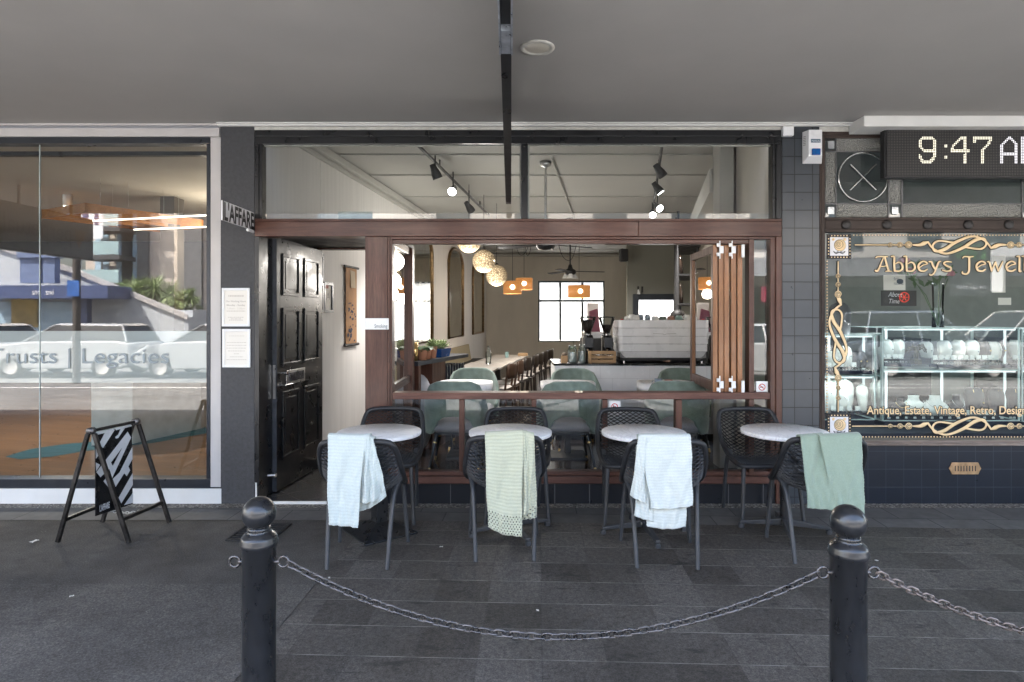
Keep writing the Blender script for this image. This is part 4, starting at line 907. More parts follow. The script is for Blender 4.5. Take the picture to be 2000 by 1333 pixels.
for k in range(6): a=k*math.pi/3; m.tube([(cx,.356,cz),(cx+r*math.cos(a),.356,cz+r*math.sin(a))],.003,5)
m.build('wheel_mark',emitter('red_neon',(1,.1,.06),.03,(.7,.06,.04)),t)
text('lettering','About\nTime',.06,Matrix.Translation((xa+.06,.355,Z(580,.355)))@Matrix.Rotation(R(90),4,'X'),M['rosewhite'],t,fit=.13,shear=.3)
# red strip counter and dark cabinet deep inside
t=thing('back_counter','dark shop counter with red band at the back','counter',(4.0,1.3,.575))
m=MB(); m.box(3.2,4.4,1.25,1.7,.575,1.35); m.build('counter_body',M['blackmatt'],t,bevel=.004)
m=MB(); m.box(2.8,3.42,1.6,1.74,1.75,2.0); m.build('red_band',plain('maroon_band',(.16,.03,.04),.5),t)

# led clock board on the shopfront
yb_=-.15; bx0=X(1733,yb_); bz0,bz1=Z(346.5,yb_),Z(250.5,yb_)
lb=thing('led_clock_board','black dot matrix board lit with the time 9:47 AM','led sign',(4,-.1,bz0))
m=MB(); m.box(bx0-.016,6.0,yb_+.012,-.075,bz0-.006,bz1+.006); m.build('housing',M['blackmatt'],lb,bevel=.006)
P_=.0131; gx0=round(bx0/P_)*P_; gz0=math.ceil(bz0/P_)*P_; rows=int((bz1-gz0)/P_)
m=MB(); m.box(gx0,6.0-.01,yb_+.002,yb_+.0115,gz0,gz0+rows*P_); m.build('dot_panel',M['ledboard'],lb)
DG={'9':["..#######..",".#########.","##.......##","##.......##","##.......##","##.......##","##.......##",".##......##","..#########","...########",".........##","#........##","##.......##","##......##.",".##....###.",".########..","..######..."],
':':["..","..","..","..","..","##","##","..","..","..","..","..","##","##","..","..",".."],
'4':["......####..",".....#####..","....##..##..","...##...##..","..##....##..",".##.....##..",".#......##..","##......##..","############","############",".........#..","........##..","........##..","........##..","........##..","........##..","........##.."],
'7':["############","############","##........##","##.......##.",".........##.","........##..",".......##...","......##....",".....##.....",".....##.....",".....##.....",".....##.....",".....##.....",".....##.....",".....##.....",".....##.....",".....##....."],
'A':[".....##....","....####...","...##..##..","..##....##.",".##......##","##.......##","##.......##","##.......##","##.......##","##.......##","###########","###########","##.......##","##.......##","##.......##","##.......##","##.......##"],
'M':["##.......##","###.....###","####...####","##.##.##.##","##..###..##","##...#...##"]+["##.......##"]*11}
m=MB(); m2=MB(); top=gz0+(rows-5)*P_
def digit(mb,ch,px):
    c0=round((X(px,yb_)-gx0)/P_)
    for r_,row in enumerate(DG[ch]):
        for c_,v in enumerate(row):
            if v=='#': mb.lathe([(.0047,0),(.004,.002),(.0005,.0026)],(0,0,0),8,M=Matrix.Translation((gx0+(c0+c_+.5)*P_,yb_+.0018,top-(r_+.5)*P_))@Matrix.Rotation(R(90),4,'X'))
for ch,px in (('9',1795.5),(':',1843),('4',1858),('7',1900.5)): digit(m,ch,px)
for ch,px in (('A',1953.5),('M',1995)): digit(m2,ch,px)
m.build('lit_digits',M['ledlit'],lb); m2.build('lit_letters',M['ledwhite'],lb)
m=MB()
for px in (1815,1990): m.box(X(px-8,-.11),X(px+14,-.11),-.14,-.09,bz1+.0065,3.1195)
m.build('bracket',M['alum'],lb)
# alarm siren box
ax0,ax1,az0,az1=X(1566),X(1607),Z(321),Z(259)
al=thing('alarm_box','white wedge shaped alarm box with blue lamp on tiled pillar','alarm',((ax0+ax1)/2,0,az0))
cx0=X(1579.5,-.09); cx1=X(1607,-.09)
m=MB(); m.hexa([(ax0,-.006,az0),(ax1-.012,-.006,az0),(cx1-.006,-.09,az0+.045),(cx0,-.09,az0+.045)],[(ax0,-.006,az1),(ax1-.012,-.006,az1),(cx1-.006,-.09,az1-.004),(cx0,-.09,az1-.004)]); m.build('casing',M['whitesign'],al,bevel=.004)
m=MB(); m.box(cx0+.022,cx1-.024,-.108,-.0905,Z(304,-.09),Z(291,-.09)); m.build('blue_lamp',plain('blue_lens',(.005,.09,.32),.15,0,.2,30,.1,60,.5),al,bevel=.006)
m=MB(); m.box(cx0+.018,cx1-.02,-.0925,-.0905,Z(279,-.09),Z(272,-.09)); m.build('name_strip',plain('teal_blue_strip',(.02,.09,.15),.4),al)
text('lettering','MANUAL',.03,face_street(cx0+.024,-.0932,Z(278.2,-.09)),M['whitesign'],al,fit=.07)
m=MB()
for k in range(6): z=az1-.05-k*.014; m.box(-.02,.02,-.0008,.0008,-.003,.003,Matrix.Translation((ax0*.45+cx0*.55-.001,-.05,z))@Matrix.Rotation(R(-56),4,'Z'))
m.build('vent_slot',M['ink'],al)
m=MB(); fb(m,1530,1551,247,265,-.05,-.0055); sb=m.build('sensor_box',M['whitesign'],bevel=.005); tag(sb,'small white cable box under the canopy beside the tiled pillar','electrical box')

card('paper_poster','tall white poster hung inside the glass under the last letters',1938,1964,500,572,.5,M['paper'])
card('paper_notice','small white notice low behind the glass right of the poster',1950,1975,582,596,.45,M['paper'])

for px,py,mt,lb in ((1778,699,bvel,'small black necklace stand just left of the ornate dark figure'),(1812,699,vel,'white necklace stand just right of the ornate dark figure'),(1925,699,bvel,'small black necklace stand on the upper shelf toward the case end'),(1630,718,vel,'white necklace stand on narrow case shelf against the window frame'),(1676,718,bvel,'small black necklace stand on the narrow case shelf')):
    bust_tall(px,py,.15,.12,mt,lb,y=.74,chain='gold' if mt==bvel else 'silver')
# price tags in front of the ring boxes
for k,px in enumerate(range(1736,1976,17)):
    p=at(px,818,D+.5); t=thing('price_tag','tiny folded white price tag along the front of the wide case','price tag',p,random.uniform(-.3,.3),'price tags along the case front'); m=MB(); m.hexa([(-.012,-.006,0),(.012,-.006,0),(.012,.006,0),(-.012,.006,0)],[(-.012,-.001,.018),(.012,-.001,.018),(.012,.001,.018),(-.012,.001,.018)]); m.build('tag_card',M['paper'],t,local=True)
# ------------------------------------------------------------------ mesh-backed outdoor chairs
CY=[(0,.235,.452),(.15,.18,.458),(.3,.05,.448),(.42,-.08,.436),(.5,-.155,.444),(.58,-.2,.485),(.7,-.222,.57),(.85,-.245,.70),(1,-.268,.812)]
EY=[(0,.205,.446),(.15,.17,.452),(.3,.085,.468),(.42,.0,.505),(.5,-.05,.54),(.58,-.095,.575),(.7,-.15,.64),(.85,-.205,.73),(1,-.25,.80)]
HW=[(0,.21),(.15,.232),(.3,.248),(.42,.256),(.5,.26),(.58,.26),(.7,.255),(.85,.243),(.95,.228),(1,.212)]
def csurf(u,v):
    a=abs(u)**2.6; c=lerp_table(CY,v); e=lerp_table(EY,v); w=lerp_table(HW,v)[0]
    return Vector((u*w,c[0]+(e[0]-c[0])*a,c[1]+(e[1]-c[1])*a))
def make_chair():
    t=thing('mesh_chair','chair','chair')
    nu,nv=18,52; mb=MB(); idx={}
    def vid(i,j):
        if (i,j) not in idx: idx[(i,j)]=len(mb.v); mb.v.append(tuple(csurf(-1+2*i/nu,j/nv)))
        return idx[(i,j)]
    for i in range(1,nu):
        for j in range(1,nv):
            if (i+j)%2: mb.f.append((vid(i-1,j),vid(i,j-1),vid(i+1,j),vid(i,j+1))); mb.sm.append(False); mb.mi.append(0)
    o=mb.build('lattice_shell',M['plastic'],t,local=True)
    w=o.modifiers.new('strands','WIREFRAME'); w.thickness=.0115; w.use_even_offset=False; w.use_boundary=True
    mb=MB(); loop=[]
    for k in range(24): loop.append(csurf(1,k/24))
    for k in range(12): loop.append(csurf(1-2*k/12,1))
    for k in range(24): loop.append(csurf(-1,1-k/24))
    for k in range(12): loop.append(csurf(-1+2*k/12,0))
    # soften the corners
    for _ in range(1): loop=[(loop[i-1]+2*loop[i]+loop[(i+1)%len(loop)])/4 for i in range(len(loop))]
    mb.tube(loop,[.0185 if .3<i/72<.75 or True else .016 for i in range(len(loop))],10,closed=True); mb.build('rim_frame',M['plastic'],t,local=True)
    for sx in (-1,1):
        mb=MB(); q=spline([(sx*.205,.185,.45),(sx*.214,.197,.40),(sx*.24,.235,0.003)],6); mb.tube(q,[.024-.010*min(1,k/5) if k<5 else .0165-.003*(k-5)/(len(q)-6) for k in range(len(q))],12); mb.build('leg',M['legpl'],t,local=True)
        mb=MB(); q=spline([(sx*.222,-.03,.505),(sx*.205,-.13,.40),(sx*.188,-.238,0.003)],6); mb.tube(q,[.025-.009*min(1,k/5) if k<5 else .0165-.003*(k-5)/(len(q)-6) for k in range(len(q))],12); mb.build('leg',M['legpl'],t,local=True)
    return t
proto=None
grp='mesh chairs on the footpath'
def place(x,y,rz,label):
    global proto
    if proto is None:
        proto=make_chair(); proto.location=(x,y,G0); proto.rotation_euler=(0,0,rz); proto['label']=label; proto['group']=grp; return proto
    return dup(proto,(x,y,G0),rz,label,grp)
# local +y is the front of the seat; near chairs face the shop, far chairs face the street
near=[(-.97,-1.115,R(0),'charcoal mesh chair under the pale aqua blanket nearest the door'),(-.055,-.99,R(2),'charcoal mesh chair under the cream green crochet blanket'),(.99,-1.105,R(-4),'charcoal mesh chair under the pale mint blanket with a white tag'),(2.03,-1.055,R(-8),'charcoal mesh chair under the sage green blanket')]
far=[(-.985,-.30,R(180),'bare charcoal mesh chair behind the table nearest the door'),(.035,-.315,R(181),'bare charcoal mesh chair behind the second table from the door'),(.945,-.345,R(178),'bare charcoal mesh chair behind the third table from the door'),(1.955,-.325,R(184),'bare charcoal mesh chair in front of the tiled pillar')]
for a in near+far: place(*a)
# ------------------------------------------------------------------ round marble tables
def make_top(r=.305):
    m=MB(); m.lathe([(.001,.0),(r-.003,.0),(r,.003),(r,.025),(r-.003,.028),(.001,.028)],(0,0,.715),72); return m
def table(x,y,label,kind,rz=0):
    t=thing('marble_table',label,'table',(x,y,G0),rz,'round marble tables on the footpath')
    make_top().build('table_top',M['marble'],t,local=True)
    if kind=='plate':
        m=MB(); m.box(-.047,.047,-.047,.047,.07,.7); m.build('column',M['iron'],t,local=True,bevel=.006)
        h=.205; m=MB(); m.hexa([(-h,-h,.0),(h,-h,.0),(h,h,.0),(-h,h,.0)],[(-h,-h,.012),(h,-h,.012),(h,h,.012),(-h,h,.012)]); m.hexa([(-h,-h,.0121),(h,-h,.0121),(h,h,.0121),(-h,h,.0121)],[(-.05,-.05,.09),(.05,-.05,.09),(.05,.05,.09),(-.05,.05,.09)]); m.build('base_plate',M['iron'],t,local=True,bevel=.003)
    else:
        m=MB(); m.tube([(0,0,.06),(0,0,.7)],.0315,20); m.lathe([(.036,.05),(.036,.085),(.0315,.09)],(0,0,0),20); m.build('column',M['iron'],t,local=True)
        for k in range(4):
            MM=Matrix.Rotation(k*math.pi/2,4,'Z'); m=MB()
            m.hexa([MM@Vector(p) for p in ((.02,-.02,.045),(.31,-.017,.034),(.31,.017,.034),(.02,.02,.045))],[MM@Vector(p) for p in ((.02,-.02,.095),(.31,-.017,.054),(.31,.017,.054),(.02,.02,.095))])
            m.box(.285,.32,-.0175,.0175,.0,.0335,MM); m.build('foot',M['legpl'],t,local=True,bevel=.005)
    m=MB(); m.box(-.12,.12,-.12,.12,.7,.7145); m.build('top_plate',M['iron'],t,local=True)
    return t
table(-.975,-.675,'round white marble table on a square pyramid base','plate',R(38))
table(-.012,-.67,'round white marble table second from the door, on a cross foot','cross',R(90+24))
table(.965,-.69,'round white marble table third from the door, on a cross foot','cross',R(90+6))
table(2.012,-.655,'round white marble table at the jewellery shop end','cross',R(90-14))
# ------------------------------------------------------------------ blankets
def blanket(name,label,cat,mat,panels,tagbox=None):
    """panels: (corner pixels TL,TR,BR,BL as measured, depth at the top, depth at the bottom, fold count, fold depth)"""
    t=thing(name,label,cat,panels[0]['o'],0,'knitted blankets over the chairs'); o=Vector(panels[0]['o'])
    for k,p in enumerate(panels):
        mb=MB(); tl,tr,br,bl=p['q']; d0,d1=p['d']; nf,fd=p.get('f',(2,.006)); nu,nv=p.get('n',(40,70)); uvs=[]
        A=[at(*tl,d0),at(*tr,d0),at(*br,d1),at(*bl,d1)]
        flap=p.get('flap',.2); sag=p.get('sag',0); ph=p.get('ph',0)
        def f(u,v):
            top=A[0].lerp(A[1],u); bot=A[3].lerp(A[2],u)
            uvs.append((u*(A[1]-A[0]).length,v*(A[0]-A[3]).length))
            if v<.22:      # the part lying over the rim and down inside the chair
                a=v/.22; 
                if a<.6: q=top+Vector((0,.062,-.006-flap*(1-a/.6)*.0))+Vector((0,.03*(1-a/.6),-flap*(1-a/.6)))
                else:
                    th=(a-.6)/.4*math.pi; q=top+Vector((0,.031+.031*math.cos(th),.012*math.sin(th)))
            else:
                s=(v-.22)/.78; q=top.lerp(bot,s)
                q.y-=.012*math.sin(math.pi*min(1,s*2.2)*.5)
                w=1.5*fd*(.2+.8*s); q.y+=w*math.sin(2*math.pi*nf*u+ph)+.3*w*math.sin(2*math.pi*nf*2.3*u+1+ph)+.005*math.sin(7*s+9*u+ph)+.004*s*math.sin(19*u-11*s+2*ph)+.003*math.sin(23*s*u+5*u)
                q.z-=sag*math.sin(math.pi*u)*s; q.x+=.004*math.sin(9*s+ph)*s
                if s>.985: q.z+=.0012*math.sin(u*95+ph)
                if u<.01 or u>.99: q.x+=.0012*math.sin(v*260)
            return q
        mb.grid(f,nu,nv); ob=mb.build('knitted_panel',mat if not p.get('m') else p['m'],t,solid=.0065)
        uv=ob.data.uv_layers.new(name='UVMap'); 
        for lp in ob.data.loops: uv.data[lp.index].uv=uvs[lp.vertex_index]
    if tagbox:
        q0=at(*tagbox[0],tagbox[1]); m=MB(); m.box(q0.x-.012,q0.x+.012,q0.y-.004,q0.y,q0.z-.022,q0.z+.022); m.build('cloth_tag',M['whitesign'],t)
    return t
dA=3.80; 
o1=at(700,1000,3.8)
blanket('blanket','pale aqua ribbed blanket fanned into pleats over the chair nearest the door','blanket',M['knit_aqua'],[
 dict(o=o1,q=((640,853),(714,855),(700,1029),(642,1026)),d=(3.775,3.75),f=(.7,.009)),
 dict(o=o1,q=((706,855),(722,853),(726,980),(702,983)),d=(3.777,3.77),f=(1.0,.012),n=(20,70),ph=1),
 dict(o=o1,q=((712,855),(730,860),(754,955),(722,984)),d=(3.779,3.79),f=(1.2,.014),n=(26,70),ph=2.2,sag=.01),
 dict(o=o1,q=((700,858),(729,862),(756,968),(701,1000)),d=(3.781,3.82),f=(.8,.008),n=(30,70),ph=.6,sag=.015)])
o2=at(1000,1030,3.9)
def crochet():
    m,nt,out=nodes('cream_sage_crochet_knit'); tc=N(nt,'ShaderNodeUVMap'); sp=N(nt,'ShaderNodeSeparateXYZ'); L(nt,tc.outputs[0],sp.inputs[0])
    fr=64; row=math_(nt,'SINE',math_(nt,'MULTIPLY',sp.outputs[1],fr*2*math.pi)); fz=noise(nt,coords(nt),140,4,.8)
    c=ramp(nt,math_(nt,'ADD',math_(nt,'MULTIPLY',row,.3),.5),[(.15,(.47,.49,.37)),(.6,(.53,.55,.42)),(.9,(.56,.58,.45))]); c=mix(nt,.5,c,ramp(nt,fz,[(.3,.8),(.7,1.15)]),'MULTIPLY')
    cb=N(nt,'ShaderNodeCombineXYZ'); L(nt,math_(nt,'MULTIPLY',sp.outputs[0],66),cb.inputs[0]); L(nt,math_(nt,'MULTIPLY',sp.outputs[1],66),cb.inputs[1])
    mp=N(nt,'ShaderNodeMapping'); mp.inputs['Rotation'].default_value=(0,0,R(45)); L(nt,cb.outputs[0],mp.inputs[0])
    fv=N(nt,'ShaderNodeVectorMath',operation='FRACTION'); L(nt,mp.outputs[0],fv.inputs[0]); ds=N(nt,'ShaderNodeVectorMath',operation='DISTANCE'); L(nt,fv.outputs[0],ds.inputs[0]); ds.inputs[1].default_value=(.5,.5,0)
    hole=math_(nt,'LESS_THAN',ds.outputs['Value'],.27); band=math_(nt,'MULTIPLY',math_(nt,'GREATER_THAN',sp.outputs[1],CRO[0]),math_(nt,'LESS_THAN',sp.outputs[1],CRO[1]))
    al=math_(nt,'SUBTRACT',1.0,math_(nt,'MULTIPLY',hole,band))
    principled(nt,out,c,.95,0,math_(nt,'ADD',row,math_(nt,'MULTIPLY',fz,.7)),.28,.003,0,.1,.35,alpha=al); return m
ln=(at(950,847,3.92)-at(950,1036,3.88)).length
CRO=(ln*.805,ln*.985); M['crochet']=crochet()
blanket('blanket','cream green blanket with an open crochet border','blanket',M['crochet'],[
 dict(o=o2,q=((947,850),(1022,846),(1018,1047),(953,1030)),d=(3.90,3.87),f=(.6,.01),sag=.02),
 dict(o=o2,q=((1019,847),(1030,848),(1038,1003),(1014,1005)),d=(3.902,3.90),f=(1.2,.012),n=(20,70),ph=1),
 dict(o=o2,q=((1022,847),(1043,852),(1049,1010),(1016,1014)),d=(3.904,3.93),f=(.8,.01),n=(24,70),ph=2)])
o3=at(1290,1000,3.84)
blanket('blanket','pale mint ribbed blanket with a small white cloth tag','blanket',M['knit_aqua2'],[
 dict(o=o3,q=((1250,854),(1349,854),(1351,986),(1271,994)),d=(3.782,3.76),f=(.8,.006),sag=.012),
 dict(o=o3,q=((1247,855),(1262,854),(1262,984),(1232,968)),d=(3.784,3.78),f=(.8,.01),n=(24,70),ph=2),
 dict(o=o3,q=((1252,856),(1338,856),(1339,1028),(1264,1029)),d=(3.787,3.80),f=(.9,.008),ph=1,sag=.01),
 dict(o=o3,q=((1250,857),(1270,856),(1275,1020),(1238,1008)),d=(3.786,3.795),f=(.5,.006),n=(20,70))],((1245,988),3.795))
o4=at(1620,990,3.85)
blanket('blanket','sage green fine knit blanket over the chair beside the right bollard','blanket',M['knit_green'],[
 dict(o=o4,q=((1564,856),(1610,852),(1630,996),(1577,993)),d=(3.85,3.82),f=(.7,.012),flap=.06),
 dict(o=o4,q=((1601,855),(1681,851),(1684,1001),(1626,995)),d=(3.825,3.80),f=(.6,.012),ph=2,flap=.06)])
# ------------------------------------------------------------------ bollards and chains
BP=[(.066,0),(.066,.02),(.063,.03),(.063,.69),(.068,.694),(.071,.703),(.0715,.713),(.068,.72),(.0685,.727),(.063,.736),(.05,.748),(.041,.755),(.0435,.759),(.0435,.766),(.04,.77),(.034,.774)]
def bollard(x,y,label):
    t=thing('bollard',label,'bollard',(x,y,G0),0,'black ball topped bollards')
    m=MB(); m.lathe(BP,(0,0,0),48); m.build('post',M['iron'],t,local=True)
    m=MB(); m.ball((0,0,.822),.0635,40,22); m.build('ball_finial',M['iron'],t,local=True)
    for s in (-1,1):
        m=MB(); m.tube([(s*.06,0,.632),(s*.08,0,.632)],.008,8); m.tube([(s*.095+.0205*math.cos(a),0,.632+.0205*math.sin(a)) for a in [2*math.pi*k/24 for k in range(24)]],.006,8,closed=True); m.build('eye_ring',M['steel_dark'],t,local=True)
    return t
M['steel_dark']=plain('tarnished_chain_steel',(.13,.125,.125),.3,.8,.45,26,.25,120)
M['rusty']=plain('rust_freckled_chain',(.2,.17,.155),.4,.75,.6,30,.25,120)
bx=[(-.988,-2.795),(1.259,-2.895)]
bollard(*bx[0],'black ball topped iron bollard on the asphalt side, its left ring empty')
bollard(*bx[1],'black ball topped iron bollard in front of the sage green blanket')
def chain(name,label,p0,p1,sag,mat):
    t=thing(name,label,'chain',(p0+p1)/2,0,'steel chains between bollards'); span=p1-p0; N_=400
    pts=[p0+span*(k/N_)+Vector((0,0,-sag*(1-(2*k/N_-1)**2))) for k in range(N_+1)]
    acc=[0]
    for a,b in zip(pts,pts[1:]): acc.append(acc[-1]+(b-a).length)
    Lk=.0305; n=int(acc[-1]/Lk); step=acc[-1]/n; m=MB(); j=0
    for i in range(n):
        s=(i+.5)*step
        while acc[j+1]<s: j+=1
        p=pts[j].lerp(pts[j+1],(s-acc[j])/(acc[j+1]-acc[j])); tdir=(pts[min(j+3,N_)]-pts[max(j-3,0)]).normalized()
        side=tdir.cross(Vector((0,0,1))).normalized(); up=side.cross(tdir).normalized()
        an=R(14 if i%2==0 else 100)+random.uniform(-.12,.12); lat=up*math.cos(an)+side*math.sin(an)
        a_,b_=.0125,.0125; loop=[]
        for k in range(20):
            q=2*math.pi*k/20; cx=math.cos(q); loop.append(p+tdir*(.0125*(cx)+ (.0085 if cx>0 else -.0085))+lat*(.0138*math.sin(q)))
        m.tube(loop,.0041,8,closed=True)
    m.build('chain_links',mat,t); return t
e=.112; zc=G0+.627
chain('chain','dull steel chain sagging between the two bollards',Vector((bx[0][0]+e,bx[0][1],zc)),Vector((bx[1][0]-e,bx[1][1],zc)),.262,M['steel_dark'])
b3=Vector((3.506,-2.995,zc))
chain('chain','rust freckled chain running right from the right bollard out of frame',Vector((bx[1][0]+e,bx[1][1],zc)),b3-Vector((e,0,0)),.262,M['rusty'])
# ------------------------------------------------------------------ A-board
ab=thing('sandwich_board','black steel A-frame sign with hanging striped lettering panel','sandwich board',(-2.92,-.67,0))
A1=at(178,842,4.31); A2=at(265,824,4.73)
feet=[Vector((-3.193,-.876,.004)),Vector((-2.688,-.885,.004)),Vector((-3.16,-.455,.004)),Vector((-2.635,-.47,.004))]
fm=plain('raw_black_steel',(.045,.042,.04),.36,.75,.5,16,.2,60)
def bar_(a,b,w=.013,d=.013): 
    a=Vector(a); b=Vector(b); t=(b-a); Ln=t.length; t.normalize(); s=t.cross(Vector((0,1,0))).normalized(); u=s.cross(t)
    m=MB(); P=lambda p:[p+s*w+u*d,p-s*w+u*d,p-s*w-u*d,p+s*w-u*d]; m.hexa(P(a),P(b)); return m
for f,apx in ((feet[0],A1),(feet[1],A1),(feet[2],A2),(feet[3],A2)):
    s=Vector(((.022 if f.x>apx.x else -.022),0,-.02)); bar_(f,apx+s).build('leg',fm,ab,bevel=.003)
m=MB(); m.tube([A1,A2],.012,12); m.build('top_bar',fm,ab)
for p in (A1,A2): m=MB(); m.lathe([(.001,-.02),(.026,-.02),(.026,.02),(.001,.02)],(0,0,0),18,M=Matrix.Translation(p)@Matrix.Rotation(R(90),4,'X')); m.build('hinge_plate',M['steel_dark'],ab)
for i,j in ((0,2),(1,3)):
    k=.2; bar_(feet[i].lerp((A1 if i<2 else A2),k),feet[j].lerp(A2,k),.012,.012).build('side_rail',fm,ab,bevel=.002)
a=feet[0].lerp(A1,.2).lerp(feet[2].lerp(A2,.2),.75); b=feet[1].lerp(A1,.2).lerp(feet[3].lerp(A2,.2),.75)
m=MB(); n=18
for k in range(n):
    p=a.lerp(b,(k+.5)/n)-Vector((0,0,.05*(1-(2*(k+.5)/n-1)**2))); ax=(b-a).normalized(); lat=Vector((0,0,1)) if k%2 else Vector((0,1,0))
    m.tube([p+ax*(.017*math.cos(q))+lat*(.009*math.sin(q)) for q in [2*math.pi*i/12 for i in range(12)]],.0025,5,closed=True)
m.build('stay_chain',plain('galvanised_chain',(.5,.5,.48),.4,.8),ab)
TL=at(185.6,848.3,4.345); TR=at(256.7,831,4.70); BL=at(186.5,1008.5,4.345); BR=at(258.7,984.5,4.70)
nrm=(TR-TL).cross(BL-TL).normalized(); 
if nrm.dot(Vector((2.9,-4.5,.9)))<0: nrm=-nrm
def pp(x,y,off):
    u=(x-405)/(750-405); yt=228-73*u; yb=992-114*u; v=(y-yt)/(yb-yt); u=min(1,max(0,u)); v=min(1,max(0,v))
    return TL.lerp(TR,u).lerp(BL.lerp(BR,u),v)+nrm*off
m=MB(); c4=[TL,TR,BR,BL]; m.hexa([p-nrm*.003 for p in c4],[p+nrm*.003 for p in c4]); pn=m.build('sign_panel',plain('gloss_black_panel',(.008,.008,.009),.25),ab)
wp=plain('white_vinyl_letters',(.66,.68,.71),.4,0,.04,5,0)
polys=[[(492,212),(582,192),(470,362),(436,318)],[(640,178),(688,168),(612,272),(590,276),(582,262),(598,250),(612,240)],
[(705,213),(740,268),(552,640),(525,556),(446,631),(409,582)],[(405,352),(432,425),(405,458)],[(405,492),(443,516),(408,574)],
[(750,352),(750,465),(708,535),(725,570),(690,625),(666,598),(582,724),(556,650),(620,590)],[(470,668),(494,640),(542,690),(525,738)],
[(750,592),(750,702),(634,876),(608,824)],[(752,772),(752,868),(660,892)]]
m=MB()
for i,p in enumerate(polys): m.quad([pp(x,y,.0042+.0002*i) for x,y in p])
m.build('lettering',wp,pn)
m=MB(); m.quad([pp(x,y,.0065) for x,y in ((648,360),(540,497),(556,528))]); m.build('letter_counter',plain('gloss_black_counter',(.008,.008,.009),.25),pn)
ux=(TR-TL).normalized(); uz=(TL-BL).normalized()
MT=Matrix((( ux.x,uz.x,nrm.x,0),(ux.y,uz.y,nrm.y,0),(ux.z,uz.z,nrm.z,0),(0,0,0,1)))
q=pp(436,950,.0045)
text('lettering',"L'AFFARE",.06,Matrix.Translation(q)@MT,wp,pn,fit=.095,bold=.0025)
m=MB(); e0=pp(425,215,.006); e1=pp(560,187,.006); e2=pp(590,180,.006); e3=pp(735,150,.006)
for a,b in ((e0,e1),(e2,e3)): m.tube([a,b],.008,8)
m.build('hanger_tab',wp,pn)
# metal access cover
gr=thing('access_cover','small ribbed black access cover in the asphalt beside the left bollard','drain cover',(-1.85,-.69,G0))
m=MB(); MM=Matrix.Translation((-1.85,-.69,.005))@Matrix.Rotation(R(-2.4),4,'Z')
for k in range(8): y=-.15+k*.043; m.box(-.15,.15,y-.012,y+.012,0,.007,MM)
m.box(-.165,-.151,-.18,.18,0,.009,MM); m.box(.151,.165,-.18,.18,0,.009,MM); m.box(-.15,.15,-.18,-.166,0,.009,MM); m.box(-.15,.15,.166,.18,0,.009,MM); m.build('cover_grid',M['blackmatt'],gr)
# ------------------------------------------------------------------ signs on the shopfront
hs=thing('hanging_sign','thin black sign blade hung edge on from the canopy','sign',(-.03,-1.3,3.2))
m=MB()
prof=[(-2.33,2.83),(-1.9,2.755),(-1.2,2.64),(-.7,2.555),(-.36,2.487),(-.3,2.482),(-.262,2.51)]
mid=[(y,z,.0255-.006*(k/6)) for k,(y,z) in enumerate(prof)]
bot=[];n=len(mid)
for k in range(n-1):
    (y0,z0,w0),(y1,z1,w1)=mid[k],mid[k+1]; x=-.028
    m.hexa([(x-w0,y0,z0),(x+w0,y0,z0),(x+w1,y1,z1),(x-w1,y1,z1)],[(x-w0,y0,z0+.09+.02*k*0),(x+w0,y0,z0+.09),(x+w1,y1,z1+.09),(x-w1,y1,z1+.09)])
m.build('blade_edge',M['black'],hs)
m=MB(); m.prism([(y,z+.03) for y,z,w in mid]+[(-.27,3.207),(-2.32,3.207)],'x',-.0285-.006,-.0285+.006); m.build('blade_panel',M['black'],hs)
ch=plain('galvanised_channel',(.42,.45,.5),.35,.8,.3,20,.1,60)
m=MB(); ya_,yb_2=-3.9,-2.332
for s in (-1,1): m.hexa([(-.028+s*.0275-.004,ya_,3.10),(-.028+s*.0275+.004,ya_,3.10),(-.028+s*.0275+.004,yb_2,2.81),(-.028+s*.0275-.004,yb_2,2.81)],[(-.028+s*.0275-.004,ya_,3.16),(-.028+s*.0275+.004,ya_,3.16),(-.028+s*.0275+.004,yb_2,2.93),(-.028+s*.0275-.004,yb_2,2.93)])
m.hexa([(-.05,-2.5,2.846),(-.006,-2.5,2.846),(-.006,yb_2-.002,2.815),(-.05,yb_2-.002,2.815)],[(-.05,-2.5,2.9),(-.006,-2.5,2.9),(-.006,yb_2-.002,2.9),(-.05,yb_2-.002,2.9)])
m.build('steel_channel',ch,hs)
m=MB(); m.hexa([(-.05,ya_,3.13),(-.006,ya_,3.13),(-.006,-2.501,2.875),(-.05,-2.501,2.875)],[(-.05,ya_,3.2),(-.006,ya_,3.2),(-.006,-2.501,3.2),(-.05,-2.501,3.2)]); m.build('sign_core',M['blackmatt'],hs)
# small projecting name blade on the pillar
x=-2.185; za,zb=2.314,2.463; y0=-.57
ns=thing('name_sign','small striped black and white name sign projecting from the black pillar','sign',(x,-.28,za))
m=MB(); m.box(x-.006,x+.006,y0,-.001,za,zb); m.build('board',M['rosewhite'],ns,bevel=.002)
text('lettering',"L'AFFARE",.185,Matrix.Translation((x+.0075,y0+.025,za+.008))@Matrix.Rotation(R(90),4,'Z')@Matrix.Rotation(R(90),4,'X'),M['goldline'],ns,fit=.535,bold=.006)
m=MB(); m.box(x+.0062,x+.0072,y0,y0+.018,za,zb); m.build('edge_stripe',M['goldline'],ns)
m=MB(); m.tube([(x,-.12,za-.012),(x,-.0,za-.012)],.012,8); m.build('bracket',M['whitesign'],ns)
